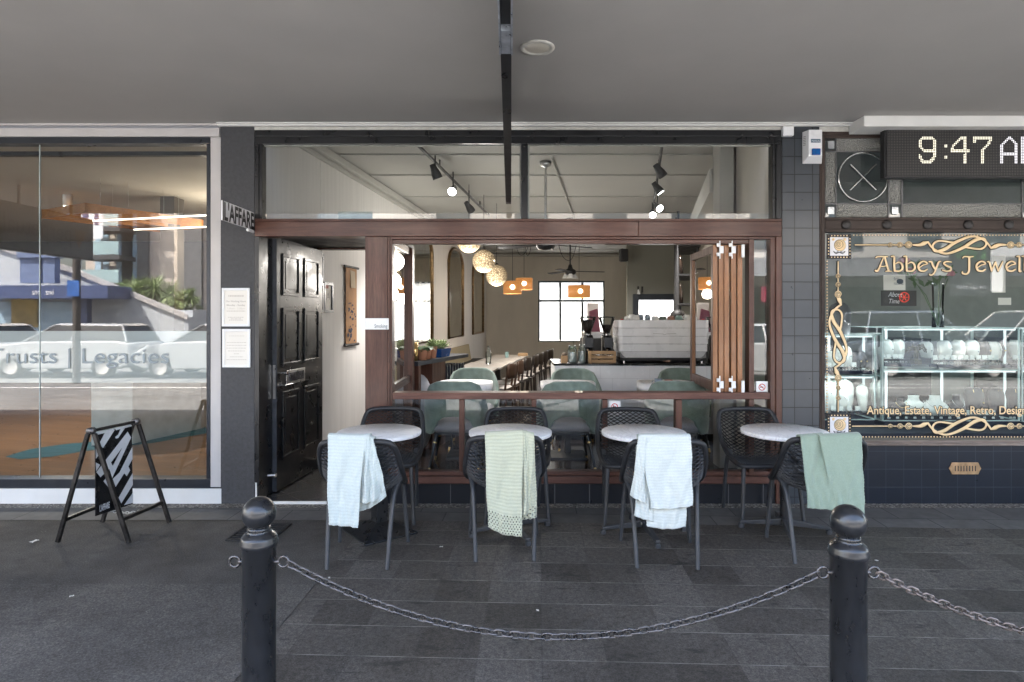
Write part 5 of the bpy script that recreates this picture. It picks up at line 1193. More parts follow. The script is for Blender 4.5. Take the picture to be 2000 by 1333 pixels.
# framed notices
def notice(px0,px1,py0,py1,label,lines):
    xa,xb,za,zb=X(px0),X(px1),Z(py1),Z(py0); t=thing('framed_notice',label,'notice',((xa+xb)/2,0,za),0,'framed notices on the black pillar')
    w=.021; m=MB(); m.box(xa,xa+w,-.018,-.0005,za,zb); m.box(xb-w,xb,-.018,-.0005,za,zb); m.box(xa+w,xb-w,-.018,-.0005,za,za+w); m.box(xa+w,xb-w,-.018,-.0005,zb-w,zb); m.build('frame',M['whitesign'],t,bevel=.004)
    m=MB(); m.box(xa+w,xb-w,-.008,-.0006,za+w,zb-w); m.build('sheet',M['paper'],t)
    for body,py,wd,sz,bold in lines:
        wd=wd/231.0; xc=(xa+xb)/2
        if not body:
            m=MB(); x=xc-wd/2
            while x<xc+wd/2-.004: q=random.uniform(.008,.022); m.box(x,min(x+q,xc+wd/2),-.0088,-.0082,Z(py),Z(py)+sz); x+=q+.004
            m.build('faint_line',M['fi0'],t); continue
        text('lettering',body,sz,face_street(xc-wd/2,-.0092,Z(py)),plain('faded_ink',(.6,.56,.51) if not bold else (.45,.42,.39),.8) if 'fi%d'%bold not in M else M['fi%d'%bold],t,fit=wd,bold=.0004*bold)
M['fi0']=plain('faded_ink',(.62,.585,.53),.8,0,.02,5,0); M['fi1']=plain('faded_ink_bold',(.5,.47,.43),.8,0,.02,5,0)
notice(434.5,489,563,638,'upper white framed opening hours notice on the black pillar',[('',580,30,.013,0),('Our Working Hours',590.5,39,.02,1),('Monday - Sunday',598,36,.02,1),('7.00am - 3.00pm',604.5,35,.02,0),('',609,36,.008,0),('',621,31,.007,0),('',624,20,.007,0),('',626.5,27,.007,0)])
notice(435.5,490,643,718,'lower white framed notice of faint lines on the black pillar',[('',657,30,.004,0),('',670,38,.006,0),('',675.5,38,.006,0),('',681,39,.006,0),('',686.5,33,.006,0),('',692,10,.006,0),('',698,26,.006,0),('',703.5,39,.006,0)])
# smoking sign on the post
xa,xb,za,zb=X(712.5,-.01),X(760,-.01),Z(644,-.01),Z(622,-.01)
sg=thing('smoking_sign','white plastic sign reading Smoking on the mahogany post','sign',((xa+xb)/2,-.01,za)); m=MB(); m.box(xa,xb,-.024,-.0185,za,zb); m.build('board',M['whitesign'],sg,bevel=.002)
text('lettering','Smoking',.045,face_street(X(731.5,-.024),-.0248,Z(640.8,-.024)),plain('dark_teal_ink',(.06,.1,.12),.6),sg,fit=25/231.0)
def nosmoke(px0,px1,py0,py1,y,label):
    xa,xb,za,zb=X(px0,y),X(px1,y),Z(py1,y),Z(py0,y); t=thing('no_smoking_sticker',label,'sticker',((xa+xb)/2,y,za),0,'no smoking stickers on the glass')
    m=MB(); m.prism([(xa,za),(xb,za),(xb,zb),(xa,zb)],'y',y-.0025,y-.0005); m.build('sticker_sheet',M['whitesign'],t,bevel=.0008)
    cx=(xa+xb)/2; cz=zb-(xb-xa)*.5; r=(xb-xa)*.26; rd=plain('sign_red',(.6,.06,.05),.5) if 'sred' not in M else M['sred']; M['sred']=rd
    m=MB(); m.tube([(cx+r*math.cos(k*.26),y-.0035,cz+r*math.sin(k*.26)) for k in range(24)],.0035,6,closed=True,flat=(Vector((0,-1,0)),.3)); m.tube([(cx-r*.7,y-.004,cz+r*.7),(cx+r*.7,y-.004,cz-r*.7)],.003,6,flat=(Vector((0,-1,0)),.3)); m.build('red_ring',rd,t)
    m=MB(); m.box(cx-r*.6,cx+r*.45,y-.0032,y-.0027,cz-.004,cz+.004); m.build('cigarette_mark',M['goldline'],t)
nosmoke(1476.5,1499.5,745,767,.04,'no smoking sticker low on the narrow side light'); nosmoke(1189,1211.5,783.5,812,.04,'no smoking sticker at the top of a lower window pane')

# scraps of litter on the footpath
for k,(px,py,lb) in enumerate(((67,1060,'crumpled white paper scrap on the asphalt in front of the sandwich board'),(643,1132,'tiny pale scrap on the paving edge under the chain'),(862,1071,'curled pale ribbon scrap on the paving between first two tables'),(1050,1196,'small pale scrap on the paving below the middle of the chain'),(1712,1098,'small pale scrap on the paving right of the right bollard'),(140,1168,'small pale scrap on the older asphalt at left'))):
    q=at(px,py,F*HC/(py-HY)); t=thing('paper_scrap',lb,'litter',(q.x,q.y,G0),random.uniform(0,3),'paper scraps on the footpath'); m=MB()
    m.grid(lambda u,v:((u-.5)*(.05 if k==0 else .022),(v-.5)*(.03 if k==0 else .011),.003+.006*abs(math.sin(3*u+5*v))),5,4); m.build('scrap_sheet',M['paper'],t,local=True)
# ------------------------------------------------------------------ inside the cafe
def soft_block(mb,cx,cy,z0,z1,w,d,rnd=.06,n=6):
    def ring(s): 
        pts=[]
        for k in range(4):
            sx=(1,-1,-1,1)[k]; sy=(1,1,-1,-1)[k]
            for i in range(n+1):
                a=math.pi/2*(k+i/n); pts.append((cx+sx*(w/2-rnd)*1+ (rnd*s)*math.cos(a) if True else 0, cy+sy*(d/2-rnd)+(rnd*s)*math.sin(a)))
        return pts
    prof=[(.55,z0),(1,z0+rnd*.45),(1,z1-rnd*.45),(.55,z1)]
    b=len(mb.v); rg=[]
    for s,z in prof:
        r=ring(s); rg.append(len(r)); mb.v+=[(p[0],p[1],z) for p in r]
    m_=rg[0]
    for j in range(3):
        for i in range(m_):
            k=(i+1)%m_; mb.f.append((b+j*m_+i,b+j*m_+k,b+(j+1)*m_+k,b+(j+1)*m_+i)); mb.sm.append(True); mb.mi.append(mb.cm)
    mb.f.append(tuple(b+3*m_+i for i in range(m_))); mb.sm.append(False); mb.mi.append(mb.cm)
    mb.f.append(tuple(b+i for i in reversed(range(m_)))); mb.sm.append(False); mb.mi.append(mb.cm)
    return mb
def make_velvet():
    t=thing('velvet_chair','x','chair')
    def sh(u,v):
        th=(u-.5)*2*R(112); a=abs(math.degrees(th)); 
        zt=lerp_table([(0,.885),(30,.88),(48,.84),(62,.75),(85,.6),(112,.5)],a)[0]
        zl=lerp_table([(0,.545),(18,.535),(32,.49),(42,.40),(50,.355),(80,.35),(112,.36)],a)[0]
        z=zl+(zt-zl)*v; k=1+.10*(z-.35)/.5
        return (math.sin(th)*.285*k,-math.cos(th)*.27*k+.0,z)
    m=MB(); m.grid(sh,56,12); o=m.build('backrest_shell',M['greenvelvet'],t,local=True,solid=.04)
    q=o.modifiers.new('round','BEVEL'); q.width=.014; q.segments=3; q.limit_method='ANGLE'; q.angle_limit=R(50)
    m=MB(); soft_block(m,0,.03,.37,.475,.50,.5,.09); m.build('seat_cushion',M['tweed'],t,local=True)
    m=MB(); m.tube([(.235*math.cos(a),.03+.24*math.sin(a),.428) for a in [2*math.pi*k/40 for k in range(40)]],.004,5,closed=True) if False else None
    m=MB(); m.box(-.2,.2,-.17,.22,.34,.369); m.build('seat_base',M['blackmatt'],t,local=True,bevel=.01)
    for sx in (-1,1):
        for sy,y0,y1 in ((-1,-.14,-.27),(1,.19,.28)):
            m=MB(); a=Vector((sx*.18,y0,.345)); b=Vector((sx*.245,y1,.0)); m.tube([a,b],[.02,.0105],12); lg=m.build('leg',M['black'],t,local=True)
            m=MB(); m.tube([a.lerp(b,.87),b],[.0128,.0112],12); m.tube([a.lerp(b,.2),a.lerp(b,.235)],[.0205,.0195],12); m.build('brass_tip',M['brass'],lg,local=True)
    return t
zf=ZF
vg='green velvet chairs in the cafe'
vc=make_velvet(); vc.location=(-.56,.98,zf); vc['label']='green velvet chair with its back to the window, nearest the lobby'; vc['group']=vg
dup(vc,(.555,.98,zf),R(2),'green velvet chair with its back to the window, in the middle'); dup(vc,(1.66,1.0,zf),R(-14),'green velvet chair with its back to the window, by the bifold panels')
dup(vc,(-.46,1.93,zf),R(180),'green velvet chair facing the window, nearest the plant shelf'); dup(vc,(.74,1.86,zf),R(184),'green velvet chair facing the window, before the white counter'); dup(vc,(1.98,1.9,zf),R(172),'green velvet chair facing the window, behind the two cups')
tg='white cafe tables inside'
def cafe_table(x,y,label):
    t=thing('cafe_table',label,'table',(x,y,zf),0,tg); m=MB(); soft_block(m,0,0,.722,.75,.58,.48,.16); m.build('table_top',M['marble'],t,local=True)
    m=MB(); m.box(-.035,.035,-.035,.035,.03,.721); m.build('column',M['blackmatt'],t,local=True,bevel=.005); m=MB(); m.hexa([(-.2,-.2,0),(.2,-.2,0),(.2,.2,0),(-.2,.2,0)],[(-.19,-.19,.02),(.19,-.19,.02),(.19,.19,.02),(-.19,.19,.02)]); m.build('base_plate',M['blackmatt'],t,local=True)
    return t
cafe_table(-.50,1.47,'white cafe table between the two green chairs near the lobby'); cafe_table(.60,1.44,'white cafe table between the middle pair of green chairs'); cafe_table(1.66,1.46,'white cafe table holding a grey blue cup and a pink cup')
def cup(x,y,z,mt,label,h=.075,r=.036,flip=False,group=None,saucer=False,handle=True,cat='cup'):
    t=thing('cup',label,cat,(x,y,z),random.uniform(-.6,.6),group); m=MB()
    pr=[(.001,0),(r*.72,0),(r*.86,.008),(r,h*.5),(r*1.02,h),(r*.94,h),(r*.9,h*.5),(.001,.012)]
    if flip: pr=[(p[0],h-p[1]) for p in pr]
    m.lathe(pr,(0,0,.006 if saucer else 0),22); m.build('bowl',mt,t,local=True)
    if handle: m=MB(); zz_=h*.5+(.006 if saucer else 0); m.tube([(-r-.004+.016*math.cos(a)*1.0-.006,0,zz_+.02*math.sin(a)) for a in [math.pi*.5+math.pi*k/10 for k in range(11)]],.0045,7); m.build('handle',mt,t,local=True)
    if saucer: m=MB(); m.lathe([(.001,0),(.04,0),(.068,.012),(.066,.015),(.038,.005),(.001,.005)],(0,0,0),26); m.build('saucer',M['blackmatt'],t,local=True)
    return t
zt_in=zf+.75
dcu=6.55
cup(X(1286,1.36),1.36,zt_in,M['greyblue'],'grey blue cup on a dark saucer on the right inner table',.082,.042,saucer=True)
cup(X(1305.5,1.33),1.33,zt_in,M['pink'],'pink cup beside the grey blue cup on the inner table',.08,.042)
# counter
y0=2.25
ct=thing('coffee_counter','white tiled coffee counter with a black stone top','counter',(1.7,y0,zf)); cx0=.525; cx1=wr(2.25)-.03
m=MB(); m.box(cx0,cx1,y0,y0+.75,zf+.075,.985); m.build('counter_front',M['counter_tile'],ct)
m=MB(); m.box(cx0+.02,cx1,y0+.03,y0+.7,zf,zf+.074); m.build('kickboard',M['blackmatt'],ct)
m=MB(); m.box(cx0-.02,cx1,y0-.02,y0+.77,.9855,1.012); m.build('counter_top',M['blackstone'],ct,bevel=.004)
m=MB(); m.box(cx0-.006,cx0-.0005,y0+.001,y0+.75,zf,.984); m.build('end_panel',M['white'],ct)
ztop=1.0125
# espresso machine
ex0,ex1=1.315,2.385; ey=2.38
em=thing('espresso_machine','wide white ribbed espresso machine with script lettering on the counter','coffee machine',((ex0+ex1)/2,ey+.25,ztop))
zs=[1.535,1.436,1.335,1.239,1.145,1.063]
m=MB()
tabs=[(0,.0),(.012,.012),(.02,.0)]
for k in range(5):
    za,zb=zs[k+1]+.003,zs[k]; ins=(0,0,.006,.012,.022)[k]
    def rr(x0,x1,y0_,y1_,r=.05,n=5):
        pts=[]
        for (cx,cy,a0) in ((x1-r,y1_-r,0),(x0+r,y1_-r,90),(x0+r,y0_+r,180),(x1-r,y0_+r,270)):
            for i in range(n+1): a=R(a0+90*i/n); pts.append((cx+r*math.cos(a),cy+r*math.sin(a)))
        return pts
    bot=rr(ex0+ins+(.03 if k==4 else 0),ex1-ins-(.03 if k==4 else 0),ey+ins+(.03 if k==4 else 0),ey+.5); top=rr(ex0+ins,ex1-ins,ey+ins,ey+.5)
    m.hexa([(p[0],p[1],za) for p in bot],[(p[0],p[1],zb) for p in top])
m.build('ribbed_body',M['silverenamel'],em,bevel=.004)
m=MB(); m.box(ex0+.03,ex1-.03,ey+.05,ey+.46,1.07,1.53); m.build('shadow_gap',plain('grey_groove',(.25,.25,.26),.5),em)
m=MB(); m.box(ex0+.03,ex1-.03,ey+.05,ey+.48,1.03,1.066); m.build('drip_tray',M['blackmatt'],em,bevel=.004)
for x in (ex0+.08,ex1-.08): m=MB(); m.lathe([(.02,0),(.02,.018)],(x,ey+.08,ztop),14); m.build('foot',M['chrome'],em)
sx0,sx1=(1277-1000)/F*(D+ey),(1319-1000)/F*(D+ey)
text('lettering','Victoria Arduino',.095,face_street(sx0,ey+.0045,1.382),plain('script_ink',(.06,.06,.07),.5),em,fit=sx1-sx0,shear=.35,bold=.0025)
m=MB(); m.tube([(sx0-.01,ey-.001,1.37),((sx0+sx1)/2-.02,ey-.001,1.364),((sx0+sx1)/2,ey-.001,1.354),((sx0+sx1)/2+.02,ey-.001,1.364),(sx1+.01,ey-.001,1.37)],.0022,5); m.build('lettering_underline',M['ink'],em)
cg='cups upside down on the espresso machine'
for px,mt,h,r,lb in ((1225,'whiteglaze',.045,.035,'small white cup, leftmost on the espresso machine'),(1234,'whiteglaze',.07,.042,'stacked pair of white cups on the espresso machine, back one'),(1242,'whiteglaze',.062,.04,'white cup in front of the stacked white pair'),(1252.5,'greyblue',.07,.035,'grey blue cup stack beside the white cups'),(1266,'greyblue',.068,.035,'second grey blue cup stack on the espresso machine'),(1280,'whiteglaze',.05,.045,'wide low white cup in the middle of the espresso machine'),(1295,'darkgreen',.045,.048,'low dark green cup on the espresso machine'),(1311.5,'claybrown',.05,.048,'clay brown cup on the espresso machine'),(1328,'sageglaze',.055,.045,'sage blue cup on the espresso machine'),(1344,'whiteglaze',.065,.045,'white cup with handle, rightmost visible on the machine')):
    d_=D+ey+.2; cup((px-1000)/F*d_,ey+.2+random.uniform(-.02,.05),1.5355,M[mt],lb,h,r,True,cg,handle=(px in (1234,1344)))
d_=D+ey+.1; t=thing('red_lid','small red lid at the left corner of the espresso machine','lid',((1214.5-1000)/F*d_,ey+.1,1.5355)); m=MB(); m.lathe([(.001,.014),(.018,.012),(.022,0),(.001,0)],(0,0,0),16); m.build('lid_body',M['red'],t,local=True)
# grinders
def grinder(px,top_px,label,glassy,y=2.62):
    d_=D+y; x=(px-1000)/F*d_; t=thing('coffee_grinder',label,'grinder',(x,y,ztop),0,'coffee grinders on the counter')
    m=MB(); m.lathe([(.001,0),(.085,0),(.085,.03),(.07,.05),(.07,.30),(.06,.33),(.001,.33)],(0,0,0),24,1,1.2); m.box(-.05,.05,-.14,-.07,.18,.3); m.build('grinder_body',M['black'],t,local=True)
    m=MB(); m.lathe([(.045,.331),(.045,.355),(.05,.36)],(0,0,0),20); m.build('collar',M['chrome'],t,local=True)
    m=MB(); m.lathe([(.04,.36),(.062,.42),(.1,.535),(.1,.55)],(0,0,0),24); m.build('hopper',M['clearglass'],t,local=True)
    m=MB(); m.lathe([(.001,.362),(.037,.362),(.058,.42),(.075,.46 if glassy else .52),(.001,.465 if glassy else .525)],(0,0,0),24); m.build('beans',plain('coffee_beans_'+label[:3],(.022,.013,.01),.5,0,.4,60,.8,70),t,local=True)
    m=MB(); m.lathe([(.104,.55),(.104,.562),(.001,.57)],(0,0,0),24); m.build('hopper_lid',M['black'],t,local=True)
    m=MB(); m.tube([(-.02,-.09,.16),(-.02,-.17,.15)],.011,8); m.build('portafilter_fork',M['chrome'],t,local=True)
grinder(1148,0,'tall coffee grinder with a full dark hopper, beside the jars',False); grinder(1185,0,'coffee grinder with a half full clear hopper beside the espresso machine',True)
d_=D+3.0
t=thing('back_shelf','black back bench unit with steel tools behind the grinders','shelf',(1.55,3.1,zf)); m=MB(); m.box(.98,2.6,3.3,3.7,zf,1.27); m.build('bench_body',M['blackmatt'],t,bevel=.004); m=MB(); m.box(1.0,1.28,3.31,3.6,1.271,1.36); m.build('appliance',M['steel'],t,bevel=.01)
p=Vector(((1160-1000)/F*(D+3.5),3.5,1.271)); t=thing('coffee_bag','burgundy coffee bag standing behind the grinders','bag',p); m=MB(); m.hexa([(-.09,-.05,0),(.1,-.05,0),(.1,.05,0),(-.09,.05,0)],[(-.07,-.01,.38),(.05,-.01,.42),(.05,.01,.42),(-.07,.01,.38)]); m.build('bag_body',plain('burgundy_foil',(.09,.016,.03),.4),t,local=True,bevel=.015)
p=Vector(((1156-1000)/F*(D+3.62),3.62,1.271)); t=thing('cutting_board','pale board leaning against the rear window behind the bag','board',p); m=MB(); m.box(-.07,.1,-.01,.01,0,.5); m.build('board_body',plain('pale_board',(.4,.36,.33),.7),t,local=True,bevel=.03)
# jars, crate, caddy on the counter front
def jar(px,w,h,label,y=2.33):
    x=(px-1000)/F*(D+y); t=thing('water_jar',label,'jar',(x,y,ztop),0,'glass water jars on the counter'); m=MB(); m.lathe([(.001,.002),(w*.46,.002),(w*.5,.02),(w*.5,h*.72),(w*.4,h*.82),(w*.36,h*.86),(w*.4,h)],(0,0,0),24); m.build('glass_body',M['edgeglass'],t,local=True)
    m=MB(); m.lathe([(.001,.004),(w*.45,.004),(w*.48,.02),(w*.48,h*.6),(.001,h*.6)],(0,0,0),24); m.build('water',veil('cloudy_water_'+label[:4],(.62,.66,.68),.55,.08,.05),t,local=True)
    return t
jar(1117.5,.115,.215,'left ribbed glass water jar with a plant behind'); jar(1136.5,.095,.225,'right tall glass water jar beside the grinder')
cx=(1177-1000)/F*(D+2.30); t=thing('wooden_crate','small pale slatted wooden crate of spoons on the counter','crate',(cx,2.36,ztop)); w=.163
m=MB()
for z in (.0,.052,.104): m.box(-w,w,-.07,-.058,z+.003,z+.036); m.box(-w,w,.058,.07,z+.003,z+.036)
m.build('slat',M['plywood'],t,local=True,bevel=.002)
for s in (-1,1): m=MB(); m.box(s*w-.012 if s>0 else -w,w if s>0 else -w+.012,-.0575,.0575,.003,.14); m.box(s*(w-.014)-.012,s*(w-.014)+.012,-.0755,-.0705,.001,.143); m.build('end_board',M['plywood'],t,local=True,bevel=.002)
m=MB()
for k in range(16): a=random.uniform(-.12,.12); b=random.uniform(-.04,.04); m.ball((a,b,.05+.06*random.random()),.016,8,6)
m.build('spoons',M['chrome'],t,local=True)
cx=(1102-1000)/F*(D+2.36); t=thing('wooden_caddy','small wooden box of brown paper at the counter end','box',(cx,2.36,ztop)); m=MB(); m.box(-.038,.038,-.04,.04,0,.085); m.build('caddy_box',M['plywood'],t,local=True,bevel=.003); m=MB(); m.ball((0,0,.1),.035,12,8,1,1,.7); m.build('paper_fill',plain('brown_crumpled',(.2,.15,.11),.8,0,.3,30,.6,60),t,local=True)
def leaf_quad(mb,c,dirv,ln,w,curl=.3):
    d_=Vector(dirv).normalized(); s=d_.cross(Vector((0,0,1)));
    if s.length<.01: s=Vector((1,0,0))
    s.normalize(); c=Vector(c); n=4; prev=None
    for k in range(n+1):
        a=k/n; p=c+d_*ln*a-Vector((0,0,curl*ln*a*a)); ww=w*math.sin(math.pi*min(.97,.12+a*.85))
        cur=(p-s*ww,p+s*ww+Vector((0,0,0)))
        if prev: mb.quad([prev[0],prev[1],cur[1],cur[0]],True)
        prev=cur
# flowering plant behind jars
cx=(1122-1000)/F*(D+2.5); t=thing('orchid_plant','pink flowering plant with broad leaves behind the water jars','plant',(cx,2.5,ztop)); m=MB(); m.lathe([(.001,0),(.045,0),(.06,.11),(.055,.11),(.001,.1)],(0,0,0),18); m.build('pot',M['whiteglaze'],t,local=True)
m=MB()
for k,(a,l) in enumerate(((2.6,.2),(2.9,.18),(.3,.16),(-.2,.2),(.9,.13),(4.2,.12),(1.8,.12))): leaf_quad(m,(0,0,.16),(math.cos(a),.3*math.sin(a),.75),l,.036,.9)
m.tube(spline([(0,0,.1),(-.01,0,.25),(.0,0,.36)],5),.003,5); m.build('leaves',M['leaf'],t,local=True)
m=MB()
for k in range(9): leaf_quad(m,(-.005+random.uniform(-.02,.02),0,.24+k*.014),(random.uniform(-1,1),random.uniform(-.5,.5),random.uniform(-.2,1)),.04,.012)
m.build('flowers',plain('pink_petals',(.6,.08,.12),.5),t,local=True)
# plant shelf by the lobby glass
a=Vector((-1.02,1.40)); b=Vector((-.60,2.75)); dv=b-a; angs=math.atan2(dv.y,dv.x)
ps=thing('plant_shelf','dark topped timber shelf unit holding potted plants beside the lobby','shelf',(a.x,a.y,zf),angs); LS=dv.length
zs_=1.10-zf
m=MB(); m.box(-.05,LS,-.04,.26,zs_-.045,zs_); m.build('shelf_top',plain('blue_black_shelf',(.035,.04,.05),.45),ps,local=True,bevel=.004)
m=MB(); m.box(.35,.72,-.02,.2,0,zs_-.046); m.box(.0,.06,-.02,.2,0,zs_-.046); m.build('timber_panel',M['mahog_z'],ps,local=True,bevel=.003)
m=MB(); m.box(.73,LS-.05,.0,.22,0,zs_-.12); m.build('book_box',M['navy'],ps,local=True); m=MB(); 
for k in range(7): m.box(.80+k*.085,.81+k*.085,-.012,-.002,0.3,zs_-.1)
m.build('steel_edge',M['steel'],ps,local=True)
Mp=Matrix.Translation((a.x,a.y,0))@Matrix.Rotation(angs,4,'Z')
t=thing('bagged_laundry','pale grey cloth bag slumped under the plant shelf','cloth bag',(Mp@Vector((.18,.05,zf)))); m=MB(); m.ball((0,0,.45),.26,20,12,.6,.6,1.6); m.build('cloth',M['greycloth'],t,local=True)
def pot(s,off,label,mt,r,h,plant,group):
    p=Mp@Vector((s,off,1.1005)); t=thing('potted_plant',label,'potted plant',p,0,group); m=MB(); m.lathe([(.001,0),(r*.75,0),(r,h),(r*1.06,h),(r*1.06,h*.82) if False else (r*.94,h),(r*.9,h*.9),(.001,h*.9)],(0,0,0),22); m.build('pot',mt,t,local=True)
    m=MB(); m.ball((0,0,h*.93),r*.9,14,8,1,1,.5); m.build('moss',M['soil'],t,local=True)
    m=MB()
    if plant=='succ':
        for k in range(40): q=k*2.4; e_=.25+.75*(k/40); leaf_quad(m,(0,0,h*1.0),(math.cos(q)*(1.2-e_),math.sin(q)*(1.2-e_),e_),.10+.03*math.sin(k),.018,.15)
        m.build('leaves',M['leafpale'],t,local=True,solid=.004)
    else:
        for k in range(26): q=k*2.4; e_=.15+.5*(k/26); leaf_quad(m,(random.uniform(-.03,.03),random.uniform(-.03,.03),h*1.05),(math.cos(q),math.sin(q),e_),.1,.04,.6)
        m.build('leaves',M['leaf'],t,local=True)
    return t
pg='terracotta pots on the plant shelf'
pot(.20,.04,'terracotta pot with broad dark leaves, nearest on the plant shelf',M['terracotta'],.062,.13,'broad',pg); pot(.34,.05,'middle terracotta pot on the plant shelf',M['terracotta'],.06,.13,'broad',pg); pot(.49,.05,'farthest terracotta pot on the plant shelf',M['terracotta'],.062,.135,'succ',pg)
p=Mp@Vector((.74,.06,1.1005)); t=thing('potted_plant','square blue glazed planter of pale succulents on the plant shelf','potted plant',p,angs); m=MB(); m.hexa([(-.12,-.07,0),(.12,-.07,0),(.12,.07,0),(-.12,.07,0)],[(-.15,-.085,.1),(.15,-.085,.1),(.15,.085,.1),(-.15,.085,.1)]); m.build('pot',M['blueglaze'],t,local=True,bevel=.005); m=MB()
for c in (-.08,0,.08):
    for k in range(22): q=k*2.4; e_=.25+.75*(k/22); leaf_quad(m,(c,0,.1),(math.cos(q)*(1.2-e_),math.sin(q)*(1.2-e_),e_),.12,.016,.1)
m.build('leaves',M['leafpale'],t,local=True,solid=.004)
p=Mp@Vector((.07,.06,1.1005)); t=thing('brass_tin','tall brass coloured tin at the near end of the plant shelf','tin',p); m=MB(); m.lathe([(.001,0),(.035,0),(.035,.2),(.001,.2)],(0,0,0),18); m.build('tin_body',M['brass'],t,local=True)
p=Mp@Vector((.1,.18,1.1005)); t=thing('orchid_spray','violet orchid on a long stem above the plant shelf','orchid',p); m=MB(); m.tube(spline([(0,0,0),(.02,0,.25),(.0,0,.42),(.05,.0,.5)],6),.004,6); m.build('stem',M['leaf'],t,local=True); m=MB()
for c in ((.05,0,.49),(-.03,0,.56),(.0,0,.38)):
    for k in range(5): q=k*2*math.pi/5+.3; leaf_quad(m,c,(math.cos(q),-.15,math.sin(q)),.055,.022,0)
m.build('petals',plain('violet_petals',(.36,.2,.5),.5),t,local=True,solid=.002)
# mirrors on the side wall
def mirror(y0_,y1_,label):
    z0_,z1_=1.12,3.02; th=math.atan(.114); r=.5*(y1_-y0_)*1.0
    t=thing('arched_mirror',label,'mirror',(wl((y0_+y1_)/2),(y0_+y1_)/2,z0_),0,'tall mirrors on the pale side wall')
    L2=(y1_-y0_)/2; n=20; rad=L2*.8
    out=[(-L2,0),(L2,0)]+[(L2-rad+rad*math.cos(a),1.9-rad*.6+rad*.6*math.sin(a)) for a in [math.pi/2*k/8 for k in range(9)]]+[(-L2+rad-rad*math.sin(a),1.9-rad*.6+rad*.6*math.cos(a)) for a in [math.pi/2*k/8 for k in range(9)]]
    f=lambda s,z,o:(o+.114*s,s,z)
    m=MB(); m.hexa([f(s,z,.004) for s,z in out],[f(s,z,.02) for s,z in out]); m.build('glass',M['mirror'],t,local=True)
    m=MB(); m.tube([f(s,z,.025) for s,z in out],.03,8,closed=True); m.build('gilt_frame',M['gilt'],t,local=True)
mirror(4.6,6.05,'tall arched mirror nearest the front, cut by the window post'); mirror(7.45,8.95,'tall arched mirror in the middle of the side wall'); mirror(10.25,11.85,'tall arched mirror partly behind the woven globe lamps')
# dining row along the wall
for k in range(4):
    y=3.3+k*.95; x=-.58+.18*(y-3.3); t=thing('dining_table',('pale plank dining table, nearest of the row along the wall','pale plank dining table, second along the wall','pale plank dining table, third along the wall','pale plank dining table at the far end of the row')[k],'table',(x,y,zf),R(-8),'dining tables along the side wall')
    m=MB(); m.box(-.32,.32,-.46,.46,.725,.755); m.build('table_top',plain('pale_plank_top_%d'%k,(.3,.275,.25),.4,0,.15,6,.05,40,stretch=(6,1,1)),t,local=True,bevel=.004); m=MB(); m.box(-.04,.04,-.04,.04,.02,.724); m.box(-.25,.25,-.25,.25,0,.019); m.build('pedestal',M['blackmatt'],t,local=True)
bn=thing('wall_bench','long dark bench seat along the side wall behind the tables','bench',(-1.2,6,zf)); m=MB(); m.hexa([(wl(3)+.06,3,zf),(wl(3)+.5,3,zf),(wl(10)+.5,10,zf),(wl(10)+.06,10,zf)],[(wl(3)+.06,3,zf+.45),(wl(3)+.5,3,zf+.45),(wl(10)+.5,10,zf+.45),(wl(10)+.06,10,zf+.45)]); m.build('bench_seat',M['blackmatt'],bn,bevel=.01)
m=MB(); m.hexa([(wl(3.2)+.02,3.2,zf+.452),(wl(3.2)+.12,3.2,zf+.452),(wl(9.5)+.12,9.5,zf+.452),(wl(9.5)+.02,9.5,zf+.452)],[(wl(3.2)+.02,3.2,zf+.82),(wl(3.2)+.06,3.2,zf+.82),(wl(9.5)+.06,9.5,zf+.82),(wl(9.5)+.02,9.5,zf+.82)]); m.build('bench_back',plain('olive_bench_back',(.3,.25,.14),.7),bn)
def dchair(mt):
    t=thing('dining_chair','x','chair'); 
    m=MB(); m.tube([(-.19,-.19,0),(-.17,-.16,.45),(-.17,-.21,.80)],[.014,.018,.014],8); m.build('back_post',mt,t,local=True)
    m=MB(); m.tube([(.19,-.19,0),(.17,-.16,.45),(.17,-.21,.80)],[.014,.018,.014],8); m.build('back_post',mt,t,local=True)
    for s in (-1,1): m=MB(); m.tube([(s*.2,.2,0),(s*.18,.17,.43)],[.013,.018],8); m.build('leg',mt,t,local=True)
    m=MB(); m.grid(lambda u,v:((u-.5)*.4,-.235-.05*math.sin(math.pi*u)*1+.02,.6+.21*v+.0*u),12,3); m.build('back_board',mt,t,local=True,solid=.016)
    m=MB(); m.box(-.2,.2,-.19,.2,.405,.43); m.build('seat_frame',mt,t,local=True,bevel=.01); m=MB(); soft_block(m,0,0,.431,.475,.38,.37,.06); m.build('seat_pad',M['cushion'],t,local=True)
    return t
dg='dining chairs along the row of tables'
w1=dchair(M['walnut']); k1=dchair(M['darkwood'])
base=[(972,718,9.05),(989,713,9.65),(1006,708,10.3),(1022,702.5,11.0),(1033,699.5,11.6),(1044,697,12.2),(1055,694,12.8)]
lab=['brown dining chair with pale seat pad, nearest of the row','second brown dining chair along the row of tables','first black dining chair, third in the row','black dining chair, fourth in the row','black dining chair, fifth in the row','black dining chair, sixth in the row','black dining chair at the far end of the row']
for k,(px,py,d_) in enumerate(base):
    loc=((px-1000)/F*d_,d_-D,zf); src=w1 if k<2 else k1
    if k in (0,2): src.location=loc; src.rotation_euler=(0,0,R(75)); src['label']=lab[k]; src['group']=dg
    else: dup(src,loc,R(75+random.uniform(-6,6)),lab[k],dg)
p=Vector(((954-1000)/F*9.6,9.6-D,zf+.756)); t=thing('water_bottle','clear water bottle standing on the second dining table','bottle',p); m=MB(); m.lathe([(.001,0),(.045,0),(.045,.17),(.018,.23),(.018,.28),(.001,.28)],(0,0,0),18); m.build('bottle_glass',M['edgeglass'],t,local=True)
